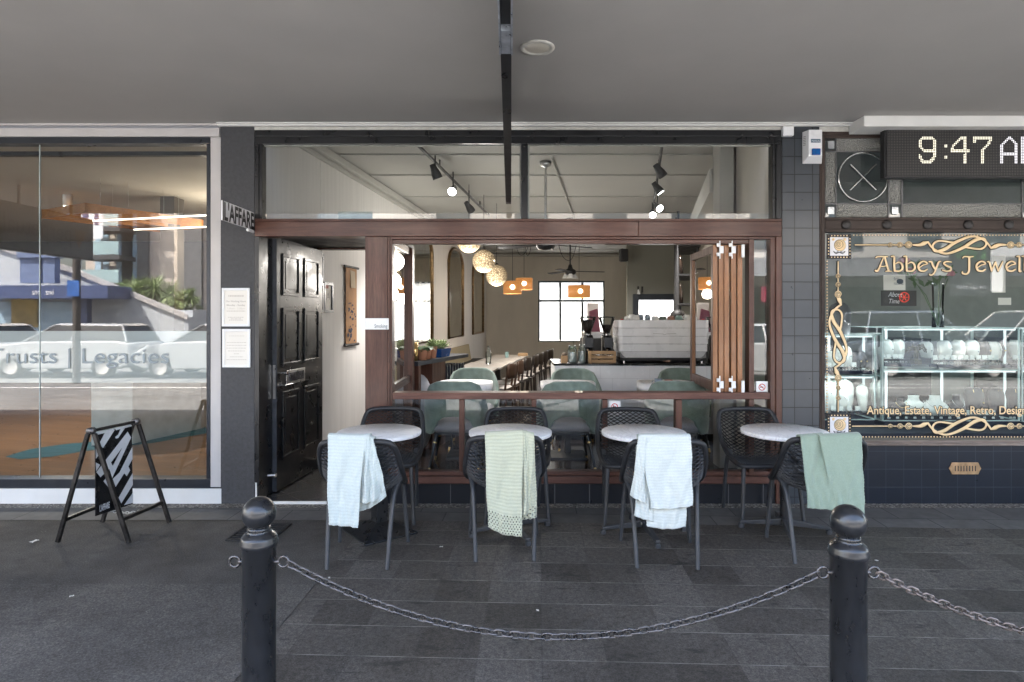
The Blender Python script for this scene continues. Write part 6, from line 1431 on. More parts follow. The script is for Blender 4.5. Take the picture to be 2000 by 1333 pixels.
p=Vector(((990-1000)/F*11,11-D,zf+.756)); t=thing('menu_card','small green card standing on a far dining table','card',p); m=MB(); m.box(-.03,.03,-.005,.005,0,.1); m.build('card_body',M['sageglaze'],t,local=True)
p=Vector(((1021-1000)/F*11.5,11.5-D,zf+.756)); t=thing('wooden_box','small orange wooden box on the far dining table','box',p); m=MB(); m.box(-.09,.09,-.05,.05,0,.05); m.build('box_body',M['plywood'],t,local=True,bevel=.004)
# woven globe lamps
def globe(px,py,d_,r,label):
    c=at(px,py,d_); t=thing('globe_lamp',label,'pendant lamp',c,random.uniform(0,3),'woven globe pendant lamps'); m=MB(); m.ball((0,0,0),r,32,18); m.build('woven_globe',M['wicker'],t,local=True)
    m=MB(); m.tube([(0,0,r),(0,0,ZC-c.z-.02)],.004,6); m.lathe([(.03,r-.012),(.03,r+.012),(.008,r+.03)],(0,0,0),14); m.build('flex',M['blackmatt'],t,local=True)
    m=MB(); m.ball((0,-r*.93,.01*0),r*.15,14,8,1,.5,.8); m.build('bulb_glow',M['bulb'],t,local=True)
    lamp('globe_light','POINT',(c.x,c.y-.0,c.z-r-.12),2.1,(1,.95,.88),.12)
globe(916,469,8.3,.175,'woven globe lamp nearest the front, cut by the window head'); globe(945,510.5,9.0,.168,'middle woven globe lamp hanging in front of the mirror'); globe(970,538.5,9.7,.169,'lowest and farthest woven globe lamp')
def drum(px,py,d_,r,h,label):
    c=at(px,py,d_); t=thing('amber_lamp',label,'pendant lamp',c,0,'amber drum pendant lamps'); m=MB(); m.lathe([(r,-h/2),(r,h/2)],(0,0,0),28); m.build('drum_shade',M['amber'],t,local=True,solid=.006); m=MB(); m.ball((0,-r-.02,0),.045,14,8,1,.5,1); m.build('bulb',M['bulb'],t,local=True)
    m=MB(); m.tube([(0,0,h/2-.02),(0,0,ZC-c.z-.02)],.004,6); e=Vector((at(1040,470,d_).x-c.x if px<1100 else at(1085,470,d_).x-c.x,0,ZC-c.z-.05)); m.tube(spline([(0,0,ZC-c.z-.03),(e.x*.3,0,(ZC-c.z)*.35+.25),(e.x*.7,0,(ZC-c.z)*.35+.3),e],8),.006,5); m.build('flex',M['blackmatt'],t,local=True)
    lamp('amber_light','POINT',(c.x,c.y,c.z-h/2-.1),1.5,(1,.86,.68),.1)
drum(1001,562,12.2,.18,.25,'left amber drum lamp hanging beside the globe lamps'); drum(1023.5,555,13.2,.18,.25,'second amber drum lamp, higher and behind the left one'); drum(1131,570,13.0,.235,.26,'amber drum lamp in front of the rear window')
# ceiling fans at rest
def fan(x,y,zh,rz,label,lit,r=.62):
    t=thing('ceiling_fan',label,'ceiling fan',(x,y,zh),rz,'black ceiling fans'); m=MB(); m.tube([(0,0,.05),(0,0,ZC-zh-.01)],.014,8); m.lathe([(.001,ZC-zh-.002),(.07,ZC-zh-.004),(.06,ZC-zh-.05),(.014,ZC-zh-.07)],(0,0,0),18); m.build('rod',M['steel'] if not lit else M['blackmatt'],t,local=True)
    m=MB(); m.lathe([(.014,.13),(.03,.12),(.05,.05),(.1,.02),(.11,-.03),(.08,-.06),(.001,-.07)],(0,0,0),22); m.build('motor',M['black'],t,local=True)
    for k in range(3):
        MM=Matrix.Rotation(k*2*math.pi/3,4,'Z')@Matrix.Rotation(R(9),4,'X'); m=MB(); m.hexa([MM@Vector(p) for p in ((.1,-.03,-.005),(r,-.055,-.012),(r+.03,0,-.012),(r,.055,-.012),(.1,.03,-.005))],[MM@Vector(p) for p in ((.1,-.03,.005),(r,-.055,-.003),(r+.03,0,-.003),(r,.055,-.003),(.1,.03,.005))]); m.build('blade',M['blackmatt'],t,local=True)
    if lit:
        for k in range(3): a=k*2.1+.4; m=MB(); m.lathe([(.03,0),(.075,-.08)],(.09*math.cos(a),.09*math.sin(a),-.05),14); m.build('light_cup',M['whiteglaze'],t,local=True)
fan(.39,1.95,2.42,R(28),'near black ceiling fan on a steel rod behind the transom',False)
fan(1.07,6.1,2.40,R(4),'far black ceiling fan with three light cups by the rear window',True)
# track lights
def track(p0,p1,label,spots):
    t=thing('track_light',label,'track light',(p0+p1)/2,0,'black track lights on the cafe ceiling'); m=MB(); m.tube([p0,p1],.018,6); m.tube([p0+(p1-p0)*.2,p0+(p1-p0)*.2+Vector((0,0,ZC-p0.z))],.01,6); m.tube([p0+(p1-p0)*.8,p0+(p1-p0)*.8+Vector((0,0,ZC-p0.z))],.01,6); m.build('track_rail',M['blackmatt'],t)
    for c,aim,lit in spots:
        aim=Vector(aim).normalized(); q=aim.to_track_quat('-Z','Y').to_matrix().to_4x4(); MM=Matrix.Translation(c)@q
        m=MB(); m.lathe([(.001,.085),(.03,.085),(.036,.04),(.05,-.02),(.055,-.075),(.05,-.075)],(0,0,0),18,M=MM); m.tube([c,c+Vector((0,0,max(.03,p0.z-c.z)))],.009,6); hd=m.build('spot_head',M['blackmatt'],t)
        m=MB(); m.lathe([(.001,-.068),(.049,-.07)],(0,0,0),18,M=MM); m.build('spot_lens',M['spotlit'] if lit else M['whiteglaze'],hd)
        if lit==2: lamp('spot_light','SPOT',c+Vector((0,.0,-.12)),20,(1,.96,.92),.05,(R(24),0,0),spot_size=R(110),spot_blend=.7)
zr=3.3
def ontrack(px,py): return at(px,py,(zr-HC)*F/(HY-py))
tl0,tl1=ontrack(818,286),ontrack(955,421)
track(tl0,tl1,'left black track light with a lit white spot',[(at(850,336,6.55),(.3,.2,-.8),1),(at(885,371,7.3),(-.1,-.85,-.5),2),(at(916,405,8.4),(.4,.5,-.6),0)])
tr0,tr1=ontrack(1293,285),ontrack(1273,423)
track(tr0,tr1,'right black track light of four spots near the duct',[(at(1288,334,6.9),(.5,.2,-.6),0),(at(1284,368,7.6),(.4,-.1,-.6),1),(at(1284,404,8.5),(.25,-.8,-.5),2),(at(1274,417,9.3),(-.1,-.8,-.5),2)])
# speakers, wall things
c=at(566,293,6.1); t=thing('wall_speaker','dark curved speaker high on the pale side wall','speaker',(c.x,c.y,c.z)); m=MB(); m.prism([(-.1,.06),(-.1,-.02),(-.06,-.07),(.09,-.07),(.1,.06)],'y',-.1,.1); m.build('speaker_body',plain('grey_black_speaker',(.02,.021,.024),.6),t,local=True,bevel=.02); m=MB(); m.box(-.16,-.1,-.02,.02,-.0,.04); m.build('bracket',M['blackmatt'],t,local=True)
c=at(1217.5,499,11.9); t=thing('wall_speaker','small black speaker beside the olive partition','speaker',(c.x,c.y,c.z)); m=MB(); m.box(-.075,.085,-.08,.08,-.12,.12); m.build('speaker_body',M['blackmatt'],t,local=True,bevel=.02); m=MB(); m.box(-.01,.01,.08,.3,.1,.14); m.build('bracket',M['blackmatt'],t,local=True)
c=at(1250,569,12.1); t=thing('wall_ornament','small black and white ornament above the dark framed hatch','ornament',(c.x,c.y,c.z-.06)); m=MB(); m.hexa([(-.06,-.02,0),(.0,-.02,0),(.0,.02,0),(-.06,.02,0)],[(-.045,-.02,.09),(-.03,-.02,.09),(-.03,.02,.09),(-.045,.02,.09)]); m.build('figure',M['whiteglaze'],t,local=True); m=MB(); m.lathe([(.02,.09),(.01,.13),(.03,.135),(.001,.16)],(-.035,0,0),10); m.box(.03,.06,-.02,.02,.03,.15); m.build('dark_figure',M['blackmatt'],t,local=True)
# shelf rack on the right with bottles
x0_,y0_=2.62,4.4
t=thing('bottle_rack','tall black pipe rack of bottles against the right wall','rack',(2.9,4.8,zf)); m=MB()
for y in (4.3,4.9,5.5):
    x=wr(y)-.1; m.tube([(x,y,zf),(x,y,3.2)],.02,8); m.tube([(x-.3,y,zf),(x-.3,y,3.2)],.02,8)
for z in (1.3,1.75,2.2,2.65): m.hexa([(wr(4.2)-.4,4.2,z),(wr(4.2)-.06,4.2,z),(wr(5.6)-.06,5.6,z),(wr(5.6)-.4,5.6,z)],[(wr(4.2)-.4,4.2,z+.03),(wr(4.2)-.06,4.2,z+.03),(wr(5.6)-.06,5.6,z+.03),(wr(5.6)-.4,5.6,z+.03)])
m.build('rack_frame',M['blackmatt'],t)
for i,z in enumerate((1.331,1.781,2.231)):
    for k in range(4):
        y=4.4+k*.16; x=wr(y)-.36; b=thing('bottle','dark bottle on the black pipe rack, %s shelf'%('low','middle','high')[i],'bottle',(x,y,z),0,'bottles on the %s rack shelf'%('low','middle','high')[i]); m=MB(); m.lathe([(.001,0),(.04,0),(.04,.18),(.015,.24),(.015,.3),(.001,.3)],(0,0,0),14); m.build('bottle_glass',[plain('bottle_dark',(.03,.02,.015),.2),M['claybrown'],M['black']][k%3] if i or k else M['claybrown'],b,local=True)
# person behind the machine: only a dark crown of hair shows
pd=D+3.35; px_=(1322-1000)/F*pd
pe=thing('person','person bent low behind the espresso machine, only dark hair showing','person',(px_,3.35,zf)); skin=plain('skin',(.42,.26,.19),.55); hair=plain('dark_hair',(.012,.01,.009),.55,0,.4,40,.5,80)
HZ=HC-(606-HY)/F*pd   # top of the hair
def body_mesh():
    me=bpy.data.meshes.new('body'); s=(HZ-zf)/1.70
    J=[(0,0,.92,.13),(0,-.02,1.12,.125),(0,-.03,1.32,.14),(0,-.03,1.44,.065),(0,-.05,1.54,.085),(0,-.06,1.62,.08),(-.17,-.02,1.37,.055),(-.24,-.08,1.1,.042),(-.2,-.3,1.0,.032),(.17,-.02,1.37,.055),(.24,-.08,1.1,.042),(.2,-.3,1.0,.032),(-.09,0,.86,.095),(-.1,-.02,.47,.06),(-.1,.02,.08,.042),(-.1,-.12,.03,.035),(.09,0,.86,.095),(.1,-.02,.47,.06),(.1,.02,.08,.042),(.1,-.12,.03,.035)]
    E=[(0,1),(1,2),(2,3),(3,4),(4,5),(2,6),(6,7),(7,8),(2,9),(9,10),(10,11),(0,12),(12,13),(13,14),(14,15),(0,16),(16,17),(17,18),(18,19)]
    # fingers
    for s_,h in ((-1,8),(1,11)):
        for k in range(4): J.append((s_*(.2+.012*(k-1.5)),-.36-.01*k%2,1.0,.0095)); J.append((s_*(.2+.014*(k-1.5)),-.395,.985,.008)); E+= [(h,len(J)-2),(len(J)-2,len(J)-1)]
        J.append((s_*.165,-.335,1.0,.010)); E.append((h,len(J)-1))
    me.from_pydata([(a*s,b*s,c*s) for a,b,c,r in J],E,[]); o=bpy.data.objects.new('body',me); COL.objects.link(o); o.parent=pe
    o.modifiers.new('skin','SKIN'); 
    if not me.skin_vertices: me.attributes.new('skin','FLOAT','POINT') if False else None
    bpy.context.view_layer.objects.active=o
    try:
        if not me.skin_vertices:
            with bpy.context.temp_override(object=o,active_object=o): bpy.ops.mesh.customdata_skin_add()
        for v,(a,b,c,r) in zip(me.skin_vertices[0].data,J): v.radius=(r*s,r*s)
        me.skin_vertices[0].data[0].use_root=True
    except Exception as ex_: print('skin',ex_)
    q=o.modifiers.new('smooth','SUBSURF'); q.levels=1; q.render_levels=2; me.materials.append(skin); return s
s_=body_mesh()
m=MB(); m.ball((0,-.05*s_,1.60*s_),.115*s_,22,14,1,1.1,.95); m.build('hair',hair,pe,local=True)
def apron(u,v):
    a=u*2*math.pi; r=lerp_table([(0,.16),(.3,.15),(.6,.155),(.85,.165),(1,.09)],v)[0]; return (r*1.15*math.cos(a)*s_,(-.02+r*.85*math.sin(a))*s_,(.84+.56*v)*s_)
m=MB(); m.grid(apron,24,12); m.build('dark_top',M['navy'],pe,local=True)
# lobby wall: scroll and framed certificates
def onwall(px,py):  # point on the pale side wall seen at this pixel
    k=(px-1000)/F; y=(-2.035-.114*1.22-k*D)/(k-.114); return Vector((wl(y),y,HC-(py-HY)/F*(D+y)))
u0=onwall(672,530); u1=onwall(693,530); 
yA,yB=u0.y,u1.y; zT=onwall(682,524).z; zBm=onwall(682,672).z
t=thing('wall_scroll','narrow tan hanging scroll painted with dark blue shapes','wall scroll',(wl((yA+yB)/2),(yA+yB)/2,zBm)); WV=Vector((.114,1,0)).normalized(); NV=Vector((1,-.114,0)).normalized(); c0=Vector((wl(yA),yA,0)); WD=(Vector((wl(yB),yB,0))-c0).length
def sp_(s,z,o): q=c0+WV*s+NV*o; return (q.x,q.y,z)
m=MB(); m.hexa([sp_(0,zBm,.02),sp_(WD,zBm,.02),sp_(WD,zBm,.024),sp_(0,zBm,.024)],[sp_(0,zT,.02),sp_(WD,zT,.02),sp_(WD,zT,.024),sp_(0,zT,.024)]); sc=m.build('cloth_panel',plain('tan_scroll_cloth',(.4,.22,.11),.8,0,.1,9),t)
m=MB(); m.tube([sp_(-.05,zT+.01,.025),sp_(WD+.05,zT+.01,.025)],.014,8); m.tube([sp_(-.05,zBm-.01,.025),sp_(WD+.05,zBm-.01,.025)],.016,8); m.build('roller',M['blackmatt'],t)
H_=zT-zBm; ink=plain('scroll_ink_blue',(.015,.02,.05),.7)
m=MB(); rs=random.Random(5)
for k in range(34):
    s=WD*rs.uniform(.1,.9); v=rs.uniform(.04,.55); z=zBm+H_*v; r=H_*rs.uniform(.012,.035)*(1 if v<.3 else .8); n=7
    m.quad([sp_(min(WD*.97,max(WD*.03,s+r*1.6*math.cos(a)*rs.uniform(.5,1))),z+r*math.sin(a)*rs.uniform(.5,1),.0245+.0003*k) for a in [2*math.pi*i/n for i in range(n)]])
m.build('ink_shape',ink,sc)
m=MB(); m.hexa([sp_(WD*.35,zT-H_*.26,.035),sp_(WD*.8,zT-H_*.26,.035),sp_(WD*.8,zT-H_*.26,.037),sp_(WD*.35,zT-H_*.26,.037)],[sp_(WD*.35,zT-H_*.03,.027),sp_(WD*.8,zT-H_*.04,.027),sp_(WD*.8,zT-H_*.04,.029),sp_(WD*.35,zT-H_*.03,.029)]); tag(m.build('paper_note',plain('tan_paper_note',(.5,.4,.28),.8),t),'tan note pinned to the scroll')
def cert(p0,p1,label,letter):
    a=onwall(p0[0],p0[1]); b=onwall(p1[0],p1[1]); t=thing('framed_certificate',label,'framed certificate',((a.x+b.x)/2,(a.y+b.y)/2,b.z),0,'framed certificates in the lobby'); zt_,zb_=a.z,b.z; c0=Vector((a.x,a.y,0)); WD=(Vector((b.x,b.y,0))-c0).length
    def q(s,z,o): v=c0+WV*s+NV*o; return (v.x,v.y,z)
    w=.03; m=MB()
    for s0,s1,z0_,z1_ in ((0,w,zb_,zt_),(WD-w,WD,zb_,zt_),(w,WD-w,zb_,zb_+w),(w,WD-w,zt_-w,zt_)): m.hexa([q(s0,z0_,.012),q(s1,z0_,.012),q(s1,z0_,.03),q(s0,z0_,.03)],[q(s0,z1_,.012),q(s1,z1_,.012),q(s1,z1_,.03),q(s0,z1_,.03)])
    m.build('frame',M['alum'],t); m=MB(); m.quad([q(w,zb_+w,.015),q(WD-w,zb_+w,.015),q(WD-w,zt_-w,.015),q(w,zt_-w,.015)]); m.build('sheet',M['paper'],t)
    if letter:
        MT=Matrix(((WV.x,0,NV.x,0),(WV.y,0,NV.y,0),(0,1,0,0),(0,0,0,1))); p=Vector(q(WD*.3,zb_+(zt_-zb_)*.42,.017)); text('lettering','A',(zt_-zb_)*.34,Matrix.Translation(p)@MT,M['ink'],t,fit=WD*.42,bold=-.002)
        m=MB(); m.quad([q(WD*.25,zt_-(zt_-zb_)*.2,.017),q(WD*.55,zt_-(zt_-zb_)*.2,.017),q(WD*.55,zt_-(zt_-zb_)*.09,.017),q(WD*.25,zt_-(zt_-zb_)*.09,.017)]); m.build('red_mark',plain('faded_red_mark',(.5,.16,.14),.7),t)
cert((629,551),(646.5,611),'framed certificate showing a large grey letter A in the lobby',True); cert((610,551),(628,611),'framed certificate half hidden by the black door',False); cert((611,494),(627.5,549),'upper framed certificate beside the black door',False)
# loose sign sheets seen on top of the beam inside the transom
for px0,px1,py,lb in ((661,728,414,'white card lying on top of the beam inside the transom'),):
    d_=D+.3; xa=(px0-1000)/F*d_; xb=(px1-1000)/F*d_; zb_=2.36; t=thing('paper_card',lb,'card',((xa+xb)/2,.3,zb_)); m=MB(); m.box(xa,xb,.29,.294,zb_,HC-(py-HY)/F*d_); m.build('card_sheet',plain('pale_green_card',(.6,.64,.6),.7),t)
# ------------------------------------------------------------------ the other side of the street (it shows in the window glass)
def refl(px,py,d): return Vector(((px-1000)/F*d, -(d-D), HC-(py-HY)/F*d))
o=MB().box(-60,60,-24,-15.2,-.3,-.01).build('far_footpath',M['kerbpave']); tag(o,'pale footpath on the far side of the street',kind='structure')
sheet('road_line',[(-60,-4.9),(60,-4.9),(60,-5.0),(-60,-5.0)],-.136,M['white'],'white painted line along the kerb side of the road')
sheet('centre_line',[(-60,-9.3),(60,-9.3),(60,-9.42),(-60,-9.42)],-.136,M['white'],'white painted centre line of the road')
ww=plain('white_weatherboard',(.5,.53,.56),.6,0,.04,3,.1,20,stretch=(8,8,1)); bnzb=plain('deep_blue_fascia',(.06,.085,.19),.4); tanw=plain('tan_apartment_render',(.56,.49,.43),.7,0,.06,2)
dkg=plain('dark_balcony_grey',(.07,.07,.075),.6); skyg=plain('pale_blue_glass',(.42,.58,.72),.2,0,.1,1)
# white bank building with raking parapet
d0=25.0; yb0=-(d0-D)
bk=thing('bank_building','white building with blue fascia and raking roofline across the street','building',(-17,yb0,-.1))
P=lambda px,py,d=d0:refl(px,py,d)
pr=[P(-260,400),P(150,532),P(365,620)]
m=MB(); m.prism([(P(-260,400).x,-.1),(P(365,620).x,-.1)]+[(q.x,q.z) for q in reversed(pr)],'y',yb0-.35,yb0); m.box(P(-260,400).x,P(365,620).x,yb0-9,yb0-.36,-.1,1.8); m.build('wall',ww,bk)
m=MB()
for a,b in zip(pr,pr[1:]): m.hexa([(a.x,yb0+.002,a.z-.1),(b.x,yb0+.002,b.z-.1),(b.x,yb0+.1,b.z-.1),(a.x,yb0+.1,a.z-.1)],[(a.x,yb0+.002,a.z+.12),(b.x,yb0+.002,b.z+.12),(b.x,yb0+.1,b.z+.12),(a.x,yb0+.1,a.z+.12)])
m.build('roof_edge',M['greyframe'],bk)
m=MB(); a=P(-80,556,23.5); b=P(206,583,23.5); m.box(a.x,b.x,yb0+.001,-(23.5-D),b.z,b.z+.5); fa=m.build('awning',bnzb,bk)
MR=Matrix.Rotation(R(180),4,'Z')@Matrix.Rotation(R(90),4,'X')   # lettering that faces the shops
for px in (70,97): q=P(px,571,23.4); text('lettering','bnz',.32,Matrix.Translation((q.x,-(23.48-D),b.z+.14))@MR,M['rosewhite'],bk,fit=.3)
m=MB(); 
for px0,px1 in ((34,72),(79,102)): a=P(px0,497,24); b=P(px1,553,24); m.box(a.x,b.x,-(24.3-D),-(24-D),b.z,a.z)
a=P(27,489,23.9); b=P(105,503,23.9); m.box(a.x,b.x,-(24.3-D),-(23.9-D),b.z,a.z); m.build('sign_tower',plain('mid_blue_sign',(.15,.2,.34),.5),bk)
m=MB(); a=P(148,583,24.2); b=P(165,648,24.2); m.box(a.x,b.x,-(24.5-D),-(24.2-D),-.1,a.z); m.build('blue_pier',bnzb,bk)
m=MB(); a=P(-40,590,24.8); b=P(135,640,24.8); m.box(a.x,b.x,yb0+.001,yb0+.06,-.05,a.z); m.build('shopfront_glass',skyg,bk)
q=P(10,583,24.7); w_=P(62,640,24.7); m=MB(); m.box(q.x,w_.x,yb0+.062,yb0+.12,w_.z,q.z+.1); mu=m.build('window_poster',plain('ochre_poster',(.45,.33,.13),.6,0,.7,1.2,0),bk)
# apartments
da=46; ya0=-(da-D)
ap=thing('apartment_block','tall tan apartment block with dark balconies across the street','building',(-28,ya0,0))
A=lambda px,py:refl(px,py,da)
x0_,x1_=A(165,0).x,A(520,0).x; m=MB(); m.box(x0_,x1_,ya0-12,ya0,-.1,22); m.build('wall',tanw,ap)
m=MB(); m.box(A(270,0).x,A(290,0).x,ya0+.002,ya0+.25,-.1,22); m.box(A(348,0).x,A(395,0).x,ya0+.002,ya0+.25,-.1,22); m.build('dark_cladding',plain('dark_metal_cladding',(.16,.16,.165),.5),ap)
fl_h=refl(0,452,da).z-refl(0,505,da).z
for k in range(-2,4):
    zc=refl(0,508-53*k,da).z
    if zc<1: continue
    m=MB(); m.box(A(192,0).x,A(268,0).x,ya0+.255,ya0+2.2,zc-.15,zc+.18); bl=m.build('balcony',dkg,ap)
    m=MB(); m.box(A(195,0).x,A(265,0).x,ya0+2.1,ya0+2.14,zc+.225,zc+1.15); m.build('balustrade_glass',plain('frosted_balustrade',(.35,.48,.5),.2,0,.05,3),bl)
    m=MB()
    for px0,px1 in ((184,196),(200,211),(226,236),(258,266)): m.box(A(px0,0).x,A(px1,0).x,ya0+.002,ya0+.05,zc+.3,zc+2.3)
    m.build('window',skyg,ap)
    m=MB(); m.box(A(236.2,0).x,A(257.8,0).x,ya0+.002,ya0+.04,zc+.25,zc+2.4); m.box(A(196.2,0).x,A(199.8,0).x,ya0+.002,ya0+.04,zc+.25,zc+2.4); m.build('window_recess',dkg,ap)
# distant cream building and dark brown block to fill the street
fb2=thing('cream_building','long cream two storey shop row across the street','building',(12,-19,0))
m=MB(); m.box(-5.5,34,-30,-19,-.1,6.4); m.build('wall',plain('cream_render',(.55,.53,.5),.7,0,.08,1.5),fb2)
m=MB(); m.box(-5.6,34.1,-18.998,-16.2,3.1,3.35); m.box(-5.6,34.1,-16.19,-16.1,2.95,3.6); m.build('awning',plain('grey_awning',(.28,.29,.31),.6),fb2)
m=MB()
for k in range(9): x=-4+k*4.2; m.box(x,x+3.3,-18.998,-18.95,.4,2.7)
m.build('shop_window',plain('dark_shop_glass',(.03,.035,.04),.06),fb2)
m=MB()
for k in range(12): x=-3+k*3.1; m.box(x,x+1.3,-18.998,-18.95,4.2,5.7)
m.build('upper_window',plain('dark_upper_glass',(.06,.08,.1),.06),fb2)
def hang(name,label,px0,px1,py0,py1,d,mat,lines):
    a=refl(px0,py0,d); b=refl(px1,py1,d); t=thing(name,label,'sign',((a.x+b.x)/2,a.y,b.z)); m=MB(); m.box(a.x,b.x,a.y-.05,a.y,b.z,a.z); m.build('board',mat,t)
    for body,u,v,sz,mt in lines: text('lettering',body,sz,Matrix.Translation((b.x+(a.x-b.x)*u,a.y+.004,b.z+(a.z-b.z)*v))@MR,mt,t)
    return t
slate=plain('slate_sign',(.06,.065,.07),.5); grn=plain('sign_green',(.12,.35,.1),.5)
hang('shop_sign','tall slate grey salon sign across the street',1858,1937,468,578,21,slate,[('SALON',.1,.80,.34,grn),('& SKIN',.1,.66,.34,grn),('ST',.1,.42,.34,M['rosewhite']),('PH 522 2960',.1,.12,.19,M['rosewhite'])])
hang('shop_sign','white sign panel beside the slate salon sign',1938,1962,500,570,21,M['whitesign'],[])
hang('shop_sign','white fascia sign with blue emblem across the street',1940,2080,475,500,20.9,M['whitesign'],[])
hang('banner_sign','maroon banner hung across the street',1490,1504,560,590,19,plain('maroon_banner',(.22,.02,.05),.6),[])
# flag banner, lamp pole, trees
q=refl(170,400,30); t=thing('flag_banner','white and blue banner on the far side of the street','banner',(q.x,q.y,0)); m=MB(); m.box(q.x-.4,q.x+.7,q.y-.02,q.y+.02,refl(0,466,30).z,refl(0,400,30).z); m.build('cloth',M['whitesign'],t); m=MB(); m.box(q.x-.45,q.x-.35,q.y-.03,q.y+.03,-.1,9); m.build('pole',M['steel'],t)
m=MB(); m.box(q.x-.3,q.x+.0,q.y+.021,q.y+.026,refl(0,440,30).z,refl(0,405,30).z); m.box(q.x+.3,q.x+.5,q.y+.021,q.y+.026,refl(0,440,30).z,refl(0,405,30).z); m.build('stripe',bnzb,t)
def pole(px,d,label,h=8):
    q=refl(px,600,d); t=thing('street_pole',label,'pole',(q.x,q.y,-.13)); m=MB(); m.tube([(0,0,0),(0,0,h)],.09,12); m.build('post',plain('brown_pole',(.06,.05,.045),.7),t,local=True); m=MB(); m.box(-.15,.15,.1,.13,2.2,2.6); m.build('parking_sign',plain('blue_parking_sign',(.03,.12,.4),.4),t,local=True)
pole(143,15.5,'brown street pole with a blue parking sign across the street')
lf_mat=M['leafpale']
def tree(px,py_top,d,r,label,spiky,h0=0.0):
    q=refl(px,py_top,d); t=thing('tree' if not spiky else 'cabbage_tree',label,'tree',(q.x,q.y,-.1),random.uniform(0,6)); H=q.z+.1; rs=random.Random(int(px))
    m=MB(); m.tube(spline([(0,0,0),(.1,0,H*.35),(-.05,.05,H*.6)],5),[.16-.008*k for k in range(11)],10)
    tips=[]
    for k in range(7): a=k*.9; e=(r*.6*math.cos(a),r*.6*math.sin(a),H*.62+r*.5*rs.random()); m.tube([(0,0,H*.45),(e[0]*.5,e[1]*.5,H*.56),e],[.07,.05,.03],7); tips.append(e)
    m.build('trunk',plain('bark_%d'%int(px),(.09,.07,.05),.9,0,.3,12,.6,30),t,local=True)
    m=MB()
    if spiky:
        for e in tips+[(0,0,H*.75)]:
            for k in range(70): a=rs.uniform(0,6.28); el=rs.uniform(-.6,1.2); dv=(math.cos(a)*math.cos(el),math.sin(a)*math.cos(el),math.sin(el)); leaf_quad(m,e,dv,r*.75*rs.uniform(.7,1.1),.03,.35)
    else:
        for k in range(1500):
            a=rs.uniform(0,6.28); b=math.acos(rs.uniform(-1,1)); rr_=r*rs.uniform(.35,1)**.5*(1+.3*math.sin(3*a+2*b)); c=(rr_*math.sin(b)*math.cos(a),rr_*math.sin(b)*math.sin(a),H-r*.8+.8*rr_*math.cos(b)); leaf_quad(m,c,(rs.uniform(-1,1),rs.uniform(-1,1),rs.uniform(-.6,1)),.3,.09,.2)
    m.build('crown',lf_mat if spiky else M['leaf'],t,local=True)
tree(293,522,33,1.7,'spiky pale green cabbage tree beyond the white wall',True); tree(252,560,34,1.5,'rounded dark green shrub tree beside the cabbage tree',False); tree(352,545,30,1.0,'small cabbage tree past the dark column',True)
